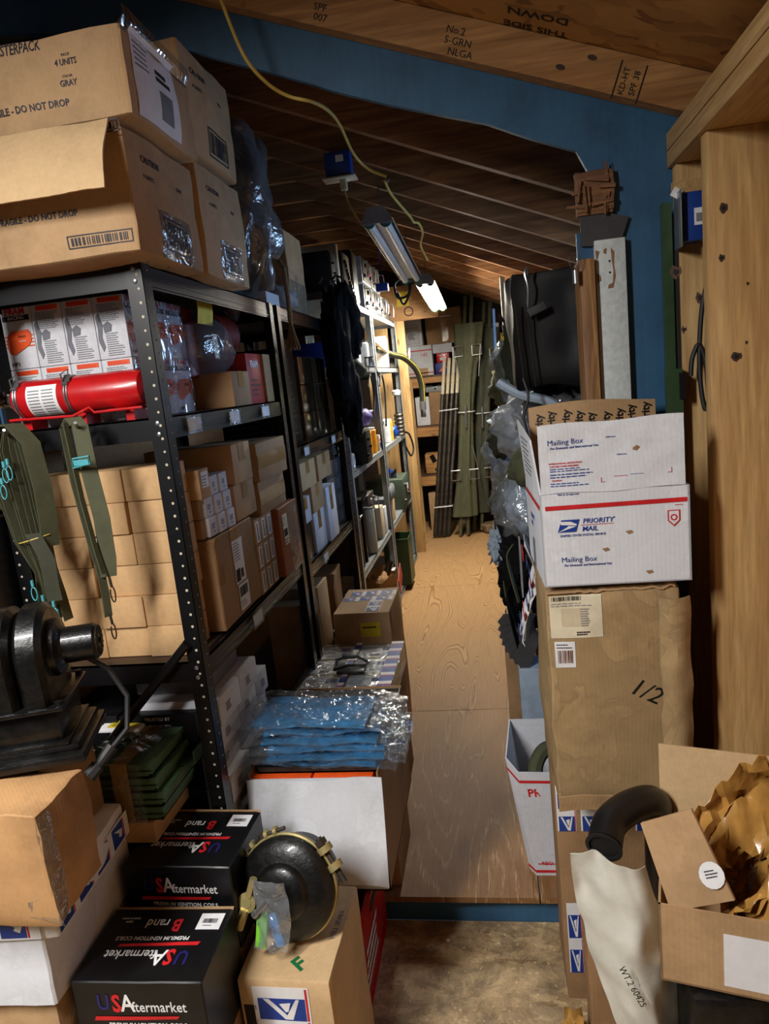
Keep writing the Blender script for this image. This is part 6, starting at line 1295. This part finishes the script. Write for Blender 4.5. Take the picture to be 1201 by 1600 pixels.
heap('black_gear', 'black harness hanging lower over the tan box', 'gear', (.04, 2.72, .70), (.05, .12, .14), 'black_cloth', 24, None, .8, .35, 5)
r_ = random.Random(8)
for k in range(10):
    y = 2.15+.09*k; x = .02-.004*k; L_ = r_.uniform(.14, .34); z = r_.uniform(.78, .98); w_ = r_.uniform(.012, .03); mt = r_.choice(['olive', 'black_cloth', 'olive_dark', 'black_cloth'])
    o = MB(mt).ribbon(smooth([(0, 0, 0), (-.02, .01, -.04), (-.01, -.01, -L_*.6), (.005, 0, -L_)], 4), w_, (.5, 1, 0), .004).build('hanging_strap', loc=(x+.02, y, z)); tag(o, '%s strap dangling off the right heap, %s from the near end' % ({'olive': 'olive', 'black_cloth': 'black', 'olive_dark': 'dark olive'}[mt], ORD[k]), 'strap')
for k, (y, z, lb) in enumerate(((2.35, 1.0, 'steel buckle glinting high in the black gear'), (2.5, .78, 'steel buckle glinting low in the black gear'), (2.9, 1.05, 'steel buckle on the pouches further along'))):
    o = MB('chrome').tube([(0, .014*math.cos(a), .02*math.sin(a)) for a in [i*math.pi/6 for i in range(12)]], .003, 6, True).build('buckle', loc=(-.012+.0*k, y, z)); tag(o, lb, 'buckle')
m = MB('white_paper'); m.sheet(lambda u, v: (.0+.03*u, -.03*v, -.16*u+.0*v+.01*math.sin(v*3)), 8, 4, .001); m.build('x') if False else None
o = MB('cloudy').box((0, 0, 0), (.004, .07, .17), Matrix.Rotation(.35, 3, 'X')).build('plastic_strip', loc=(.055, 2.04, .93)); tag(o, 'pale translucent plastic strip poking out beside the postal wrap', 'strip')
# crumpled postal wrap spilling between mailing box and worn carton
t = thing('postal_wrap', 'crumpled blue and white postal wrap spilling left of the right hand stack', 'wrap', (.062, 1.78, .80))
m = MB('white_paper'); m.sheet(lambda u, v: (.0+.02*math.sin(v*5)+.012*noise.noise(Vector((u*5, v*6, 1))), -.03+.12*u, .26*(1-v)+.01*math.sin(u*9)), 10, 18, .001); m.build('paper', t)
r_ = random.Random(12)
for k in range(9):
    v = .05+k*.1; m = MB('ink_blue' if k % 3 else 'ink_red'); m.prism([Vector((-.012+.02*math.sin(v*5), -.045+r_.uniform(0, .03), .26*(1-v)+dz)) + Vector((0, dy, 0)) for dy, dz in ((0, 0), (.05, .01), (.06, -.018), (.01, -.022))], (-.0015, 0, 0)); m.build('printed_patch', t)
# big black bag on the upper right
t = thing('black_bag', 'large black vinyl garment bag hung beside the wooden jamb', 'bag', (.175, 2.15, 1.435))
m = MB('black_vinyl'); m.crum((-.100, -.09, 0), (.105, .12, .322), 12, .022, 5, 4, .0); m.build('bag_body', t)
for dx in (-.075, -.045): MB('dark_steel').tube([(dx, -.118, .01), (dx-.006, -.120, .12), (dx-.012, -.117, .24)], .0022, 5).build('piping', t)
MB('steel').tube(smooth([(-.055, -.11, .20), (-.05, -.125, .27), (-.056, -.125, .31), (-.048, -.12, .325), (-.05, -.115, .30)]), .003, 6).build('hook', t)
MB('dark_grey_cloth').box((-.03, -.124, .215), (.05, .006, .022), Matrix.Rotation(-.35, 3, 'Y'), .002).build('pocket_flap', t)
m = MB('grey_tool'); m.tube(smooth([(-.12, 0, .09), (-.06, -.02, .05), (.02, -.03, .02), (.06, -.03, -.03), (.10, -.03, -.09)]), .014, 8); o = m.build('grey_tube', loc=(.15, 2.10, 1.375)); tag(o, 'bent pale grey plastic tube crossing under the big black bag', 'tube')
m = MB('rubber'); m.tube(smooth([(-.01, 0, .14), (.0, -.01, .09), (-.015, -.01, .04), (-.008, -.01, -.02), (-.012, -.01, -.10)]), .0035, 6); o = m.build('cable', loc=(.105, 1.99, 1.33)); tag(o, 'thin black cord hanging below the big black bag', 'cord')
t = thing('hanging_pack', 'olive pack with a yellow stripe hanging high behind the big black bag', 'pack', (.135, 2.90, 1.425)); MB('olive_dark').lump((0, 0, .14), (.075, .12, .14), .2, 31, 2, 4, folds=.4).build('cloth', t); MB('yellow').box((-.066, -.03, .20), (.01, .09, .016), Matrix.Rotation(.2, 3, 'X')).build('stripe', t); MB('rubber').tube(smooth([(-.03, -.06, .2), (-.07, -.02, .28), (-.05, .05, .26)]), .003, 5).build('cord', t)
t = thing('hanging_pack', 'clear bagged olive pouch hanging on a strap further along the right side', 'pack', (.10, 3.35, 1.38)); MB('olive_light').lump((0, 0, .12), (.06, .11, .12), .25, 33, 2.5, 3, folds=.5).build('cloth', t); MB('bag').lump((0, 0, .12), (.075, .13, .14), .25, 35, 2.5, 3, folds=.5).build('plastic_bag', t)
o = MB('light_cloth').ribbon(smooth([(0, 0, .5), (-.005, 0, .3), (.0, .02, .1), (0, 0, 0)], 4), .035, (.3, 1, 0), .004).build('hanging_strap', loc=(.055, 3.7, 1.30)); tag(o, 'long blue grey strap with an orange patch hanging near the cots', 'strap')
o = MB('pine').span((-.012, -.05, 0), (.012, .05, .42)).build('tan_board', loc=(.115, 4.0, 1.56)); tag(o, 'pale tan board standing upright beyond the black bag', 'board')
o = MB('steel').tube([(0, 0, 0), (0, 0, .36), (.12, .10, .40)], .012, 8).build('steel_rail', loc=(-.02, 5.6, .62)); tag(o, 'bent steel rail by the far end of the right heap', 'rail'); o.location.z = 0; o.scale = (1, 1, 2.4)
o = MB('glass', 'steel').lathe((0, 0, .03), (0, 0, 1), [(0, .008), (.01, .014), (.028, .016), (.04, .008)], 14).use('steel').cyl((0, 0, .0), (0, 0, .03), .008, n=12).build('light_bulb', loc=(.222, 1.79, 1.68)); tag(o, 'small clear light bulb at the top of the wooden jamb', 'bulb')
# ================================================================== FRONT RIGHT CORNER
t = thing('open_carton', 'open tan carton stuffed with crumpled kraft paper, bottom right corner', 'box', (.408, 1.19, .432), -.24); a, b, H = .165, .12, .150; DIM[t.name] = (2*a, 2*b, H)
m = MB('tan'); m.span((-a, -b, 0), (a, -b+.004, H)); m.span((-a, b-.004, 0), (a, b, H)); m.span((-a, -b, 0), (-a+.004, b, H)); m.span((a-.004, -b, 0), (a, b, H)); m.span((-a, -b, 0), (a, b, .004)); m.build('body', t)
m = MB('tan_light'); m.sheet(lambda u, v: (-a+2*a*u, b+.03*v, H+.15*v-.01*u), 8, 6, .004); m.build('back_flap', t)
m = MB('tan'); Q = [Matrix.Rotation(.24, 3, 'Z') @ (Vector(p)-t.location) for p in ((.240, 1.115, .565), (.338, 1.10, .600), (.286, 1.15, .735), (.206, 1.17, .695))]; m.prism(Q, (.002, .004, 0)); lf2 = m.build('torn_flap', t)
nq = (Q[1]-Q[0]).cross(Q[3]-Q[0]).normalized(); nq = nq if nq.y < 0 else -nq
frq = (Q[0], (Q[1]-Q[0]).normalized(), (Q[3]-Q[0]).normalized(), nq, 1, 1)
decal(t, None, [], 'round_sticker', .0055, fr=frq, polys=[([(.085+.020*math.cos(q*.393), .045+.022*math.sin(q*.393)) for q in range(16)], 'white_paper', 0)])
decal(t, None, lines(.075, .04, .098, .055, 3, 'ink_black', 1, 1), 'sticker_text', .0060, fr=frq)
decal(t, 'front', [(.10, .015, .30, .115, 'white_paper', 0)] + lines(.22, .02, .29, .07, 6, 'ink_grey', 4) + barcode(.23, .016, .29, .026, 5), 'shipping_label')
t2 = thing('kraft_paper', 'crumpled printed kraft packing paper rising out of the open carton', 'paper', (.42, 1.21, .445), -.2)
def kp(u, v, s=0):
    return Vector((-.10+.22*u+.03*math.sin(v*4+s), -.03+.09*math.sin(u*3+s)*.6+.05*noise.noise(Vector((u*3, v*3, s)))+.05*abs(noise.noise(Vector((u*7, v*7, s+3)))), .04+.29*v-.22*abs(u-.55)+.06*abs(noise.noise(Vector((u*6, v*6, s+9))))))
MB('kraft_sheet').sheet(lambda u, v: kp(u, v), 22, 22, .001).build('paper_sheet', t2); MB('kraft_sheet').sheet(lambda u, v: kp(v, u*.6, 4)+Vector((.02, -.03, 0)), 20, 20, .001).build('paper_sheet', t2)
for k in range(5): 
    o = text(t2, None, .0, .0, 'FRAGILE', .016, 'ink_black', 1.2+.2*k, fr=(Vector((-.06+.035*k, -.055-.004*k, .12+.03*(k % 3))), Vector((1,0,0)), Vector((0,0,1)), Vector((0,-1,0)), 1, 1), name='paper_print')
for z0, z1, lb, mt in ((-.1, .20, 'lower tan box under the black steel hub at right', 'tan_dark'),): carton('support_box', lb, 'box', (.255, .56), (1.12, 1.42), (z0, z1), mt)
t = thing('wheel_hub', 'black steel wheel hub with bolts lying under the open carton', 'hub', (.40, 1.17, .198))
m = MB('black_cast'); m.box((0, 0, .115), (.28, .18, .225), None, .02); m.build('housing', t); m = MB('dark_steel'); m.lathe((-.03, -.09, .09), (0, -1, .25), [(0, .11), (.012, .11), (.014, .095), (.006, .09)], 40); hb = m.build('rim', t)
m = MB('black_cast'); m.lathe((-.03, -.094, .091), (0, -1, .25), [(0, .085), (.010, .08), (.02, .05), (.03, .045)], 36); m.build('hub_face', t)
for k in range(6): a_ = k*1.047; m = MB('steel'); c = Vector((-.03+.065*math.cos(a_), -.118, .085+.065*math.sin(a_))); m.cyl(c, c+Vector((0, -.016, .004)), .009, n=6); m.build('bolt', t)
for k in (0, 1): m = MB('chrome'); c = Vector((-.135+.0*k, -.101, .10+.03*k)); m.cyl(c, c+Vector((0, -.004, 0)), .004, n=8); m.build('rivet', t)
t = thing('exhaust_elbow', 'black curved exhaust pipe elbow poking up at right', 'pipe', (.245, 1.36, .0))
P = [(-.098, -.160, .632), (-.080, -.115, .645), (-.035, -.070, .648), (.015, -.025, .628), (.033, .010, .565), (.035, .02, .42), (.035, .02, -.095)]
MB('black_plastic').tube(smooth(P, 6), .031, 22).build('pipe', t); d0 = (Vector(P[1])-Vector(P[0])).normalized()
MB('rubber').lathe(Vector(P[0])-d0*.004, tuple(-d0), [(0, .0325), (.004, .0335), (.0045, .027), (-.06, .025)], 26).build('mouth_rim', t)
t = thing('poly_bag', 'dirty white woven plastic bag with handwriting draped below the pipe elbow', 'bag', (.20, 1.17, .20))
def pb(u, v):
    wd = .052+.02*math.sin((1-v)*2.6)
    return Vector((-.055+.085*v**1.2+(u-.5)*2*wd+.008*noise.noise(Vector((u*3, v*7, 1))), .0+.018*math.sin(u*5+v*4)+.014*noise.noise(Vector((u*4, v*6, 4)))-.03*math.sin(u*3.14), .435*(1-v)-.03*abs(u-.3)+.01))
MB('poly_white').sheet(pb, 26, 40, .0015).build('bag_body', t)
fw_ = lambda z, dx: (Vector((dx, -.062, z)), Vector((1,0,0)), Vector((0,0,1)), Vector((0,-1,0)), 1, 1)
for z, dx, s in ((.22, -.030, 'WT.2 60425'), (.10, .005, 'U.S. 98')): text(t, None, 0, 0, s, .017, 'ink_black', -1.15, fr=fw_(z, dx), name='handwriting')
carton('cardboard_sheet', 'torn folded brown cardboard standing between the plastic bag and tape carton', 'cardboard', (.125, .36), (1.43, 1.52), (-.1, .30), 'tan_dark', amp=.006, seed=93)
carton('cardboard_sheet', 'upright tan carton side beneath the open carton, behind the plastic bag', 'cardboard', (.235, .30), (1.26, 1.335), (.0-.1, .62), 'tan') if False else None
t = MB('kraft_sheet').lump((0, 0, .05), (.035, .035, .06), .45, 4, 3, 3, folds=.9).build('paper_scrap', loc=(.085, 1.44, -.102)); tag(t, 'scrap of crumpled brown paper on the floor at the foot of the right stack', 'paper')
t = MB('grey_cloth').lump((0, 0, .012), (.022, .014, .011), .3, 6, 2, 2).build('rag_scrap', loc=(.09, 1.33, -.101)); tag(t, 'small grey rag scrap on the front floor', 'rag')
t = MB('white_paper').box((0, 0, .0015), (.012, .05, .002), Matrix.Rotation(-.5, 3, 'Z')).build('paper_scrap', loc=(-.13, 1.30, -.0995)); tag(t, 'thin white paper sliver on the front floor', 'paper')
r_ = random.Random(77)
for k, (px, py) in enumerate(((818, 1408), (652, 1432), (778, 1425), (700, 1470))):
    p = at(px, py, Z=-.1); o = MB('white_paper' if k != 2 else 'tan').lump((0, 0, .003), (.008, .006, .003), .4, k, 3, 1).build('debris', loc=(p.x, p.y, -.0995)); tag(o, '%s on the floor just in front of the step' % ('white paper crumb at right', 'white crumb at left', 'tan bark flake', 'tiny pale crumb farther out')[k], 'debris')
# ================================================================== LIGHT FITTINGS, CORDS, ELECTRICS
def shop_light(lb, p, lit, tilt, grp):
    t = thing('shop_light', lb, 'light fixture', p, 0, grp, rot=(tilt, 0, 0)); L_ = 1.22; W_ = .062
    m = MB('white_plastic' if lit else 'steel'); m.prism([(-W_, 0, -.0), (-.032, 0, .038), (.032, 0, .038), (W_, 0, 0), (W_-.003, 0, 0), (.030, 0, .034), (-.030, 0, .034), (-W_+.003, 0, 0)], (0, L_, 0)); m.build('reflector', t)
    m = MB('white_plastic'); m.span((-.028, 0, .005), (.028, L_, .034)); m.build('ballast_cover', t)
    for y in (-.006, L_): m = MB('grey_card'); m.prism([(-W_-.002, y, -.012), (-.034, y, .05), (.034, y, .05), (W_+.002, y, -.012)], (0, .006, 0)); m.build('end_plate', t)
    for s in (-1, 1):
        for y0, y1 in ((.0, .022), (L_-.022, L_)): MB('ink_green').tube([(s*.032+.021*math.cos(a), y0+.010, -.004+.021*math.sin(a)) for a in [math.pi+i*math.pi/8 for i in range(9)]], .003, 6).build('socket', t)
        m = MB('tube_on' if lit else 'tube_off'); m.cyl((s*.032, .012, -.006), (s*.032, L_-.012, -.006), .0165, n=16); tb_ = m.build('tube', t)
        for y in (.014, L_-.014): MB('chrome').cyl((s*.032, y-.010, -.006), (s*.032, y+.010, -.006), .0172, n=16).build('tube_cap', tb_)
    for y in (.12, L_-.12):
        m = MB('dark_steel')
        for k in range(14): m.tube([(0, y+.004*math.cos(a)*(k % 2), .052+.012*k+.008*math.sin(a)) if k % 2 else (.004*math.cos(a), y, .052+.012*k+.008*math.sin(a)) for a in [i*math.pi/4 for i in range(8)]], .0012, 4, True)
        m.build('chain', t)
    return t
ln = 1.22
shop_light('unlit twin tube shop light hanging on chains over the aisle', (-.375, 2.88, 2.115), False, math.radians(-3.4), 'twin tube shop lights')
shop_light('lit twin tube shop light glowing at the far end of the aisle', (-.335, 4.55, 2.075), True, math.radians(-2.5), 'twin tube shop lights')
t = thing('extension_cord', 'yellow extension cord looping from the front joist down to the ceiling lights', 'cord', (-.40, 1.78, 2.2))
P = [at(335, -25, Y=1.70), at(345, 0, Y=1.70), at(380, 85, Y=1.72), at(415, 128, Y=1.76), at(450, 150, Y=1.80), at(490, 160, Y=1.832), at(515, 175, Y=2.05), at(532, 198, Y=2.30), at(552, 240, Y=2.42), at(575, 264, Y=2.50), at(604, 276, Y=2.52)]
MB('cord_yellow').tube([p-t.location for p in smooth(P, 6)], [.0042]*(6*5+1)+[.0046]*(6*5), 8).build('cord_near', t)
P = [at(601, 283, Y=2.56), at(612, 305, Y=2.7), at(640, 338, Y=2.94), at(646, 347, Y=3.0), at(654, 349, Y=3.05), at(660, 364, Y=3.2), at(657, 384, Y=3.3), at(668, 407, Y=3.4)]
MB('cord_yellow').tube([p-t.location for p in smooth(P, 6)], .0048, 8).build('cord_far', t); MB('dark_steel').lathe(at(604, 279, Y=2.53)-t.location, (0, 1, 0), [(0, .008), (.02, .008)], 10).build('connector', t)
t = thing('junction_box', 'dark blue electrical outlet box on a rafter above the unlit light', 'electrical box', at(532, 262, Y=2.935))
MB('blue_plastic').box((0, -.035, 0), (.10, .065, .085), None, .004).build('box', t); MB('white_paper').box((.01, -.069, .015), (.030, .001, .024)).build('sticker', t); MB('skin_cream').box((0, -.04, -.052), (.13, .075, .008), None, .003).build('cover_plate', t); MB('skin_cream').box((.012, -.04, -.075), (.026, .026, .040), None, .004).build('plug', t)
MB('cord_yellow').tube(smooth([(.012, -.04, -.09), (.02, -.04, -.13), (.05, -.05, -.20), (.075, -.05, -.235)]), .0042, 7).build('cord', t)
t = thing('electrical_box', 'blue electrical box with a white sticker on the right hand stud', 'electrical box', (.485, 1.775, 1.79))
MB('blue_plastic').box((.004, 0, 0), (.070, .045, .105), None, .004).build('box', t); m = MB('white_paper'); m.box((.008, -.0235, -.002), (.030, .001, .036)); s_ = m.build('sticker', t); m = MB('ink_grey'); m.box((.006, -.0243, -.004), (.018, .0006, .018)); m.build('sticker_print', s_)
MB('steel').box((-.038, -.012, -.004), (.003, .06, .12), None, .001).build('cover_plate', t); MB('white_paper').box((-.040, -.01, .055), (.020, .002, .020), Matrix.Rotation(.6, 3, 'Y')).build('paper_tag', t); MB('pine_y').box((.005, .012, .068), (.095, .025, .03)).build('mounting_block', t)
m = MB('rubber'); m.tube(smooth([(.03, .005, -.05), (.028, .0, -.12), (.010, -.005, -.20), (.002, -.005, -.30), (.004, -.005, -.38), (.012, -.008, -.43), (.020, -.008, -.40), (.016, -.006, -.33), (.002, -.006, -.28), (-.014, -.006, -.31), (-.018, -.006, -.35)]), .0055, 8); m.build('cable', t)
t = thing('green_pole', 'dark green painted steel pole standing against the blue wall', 'pole', (.425, 1.79, -.1)); MB('green_metal').span((-.008, -.012, 0), (.012, .012, 1.93)).build('pole', t); MB('green_metal').span((-.012, -.022, 0), (.024, .0, 1.56)).build('sleeve', t); MB('black_plastic').box((.022, -.024, 1.52), (.014, .010, .06)).build('clip', t)
for k, (px, py, lb) in enumerate(((597, 449, 'small blue outlet box hanging near the far rafters'), (628, 447, 'black cable coil hanging from the ceiling beside the lights'))):
    p = at(px, py, Y=4.19)
    if k == 0: o = MB('blue_plastic').box((0, 0, 0), (.07, .05, .045), None, .004).tube([(0, 0, .02), (0, 0, .30)], .003, 5).build('outlet_box', loc=p); tag(o, lb, 'electrical box')
    else: o = MB('rubber').tube(smooth([(0, 0, .36), (0, 0, .05), (.05, 0, .02), (.03, 0, -.05), (-.03, 0, -.06), (-.04, 0, .02), (.02, .01, .04), (.04, .0, -.03), (0, 0, -.10), (-.03, 0, -.03)]), .007, 7).build('cable', loc=p); tag(o, lb, 'cable')
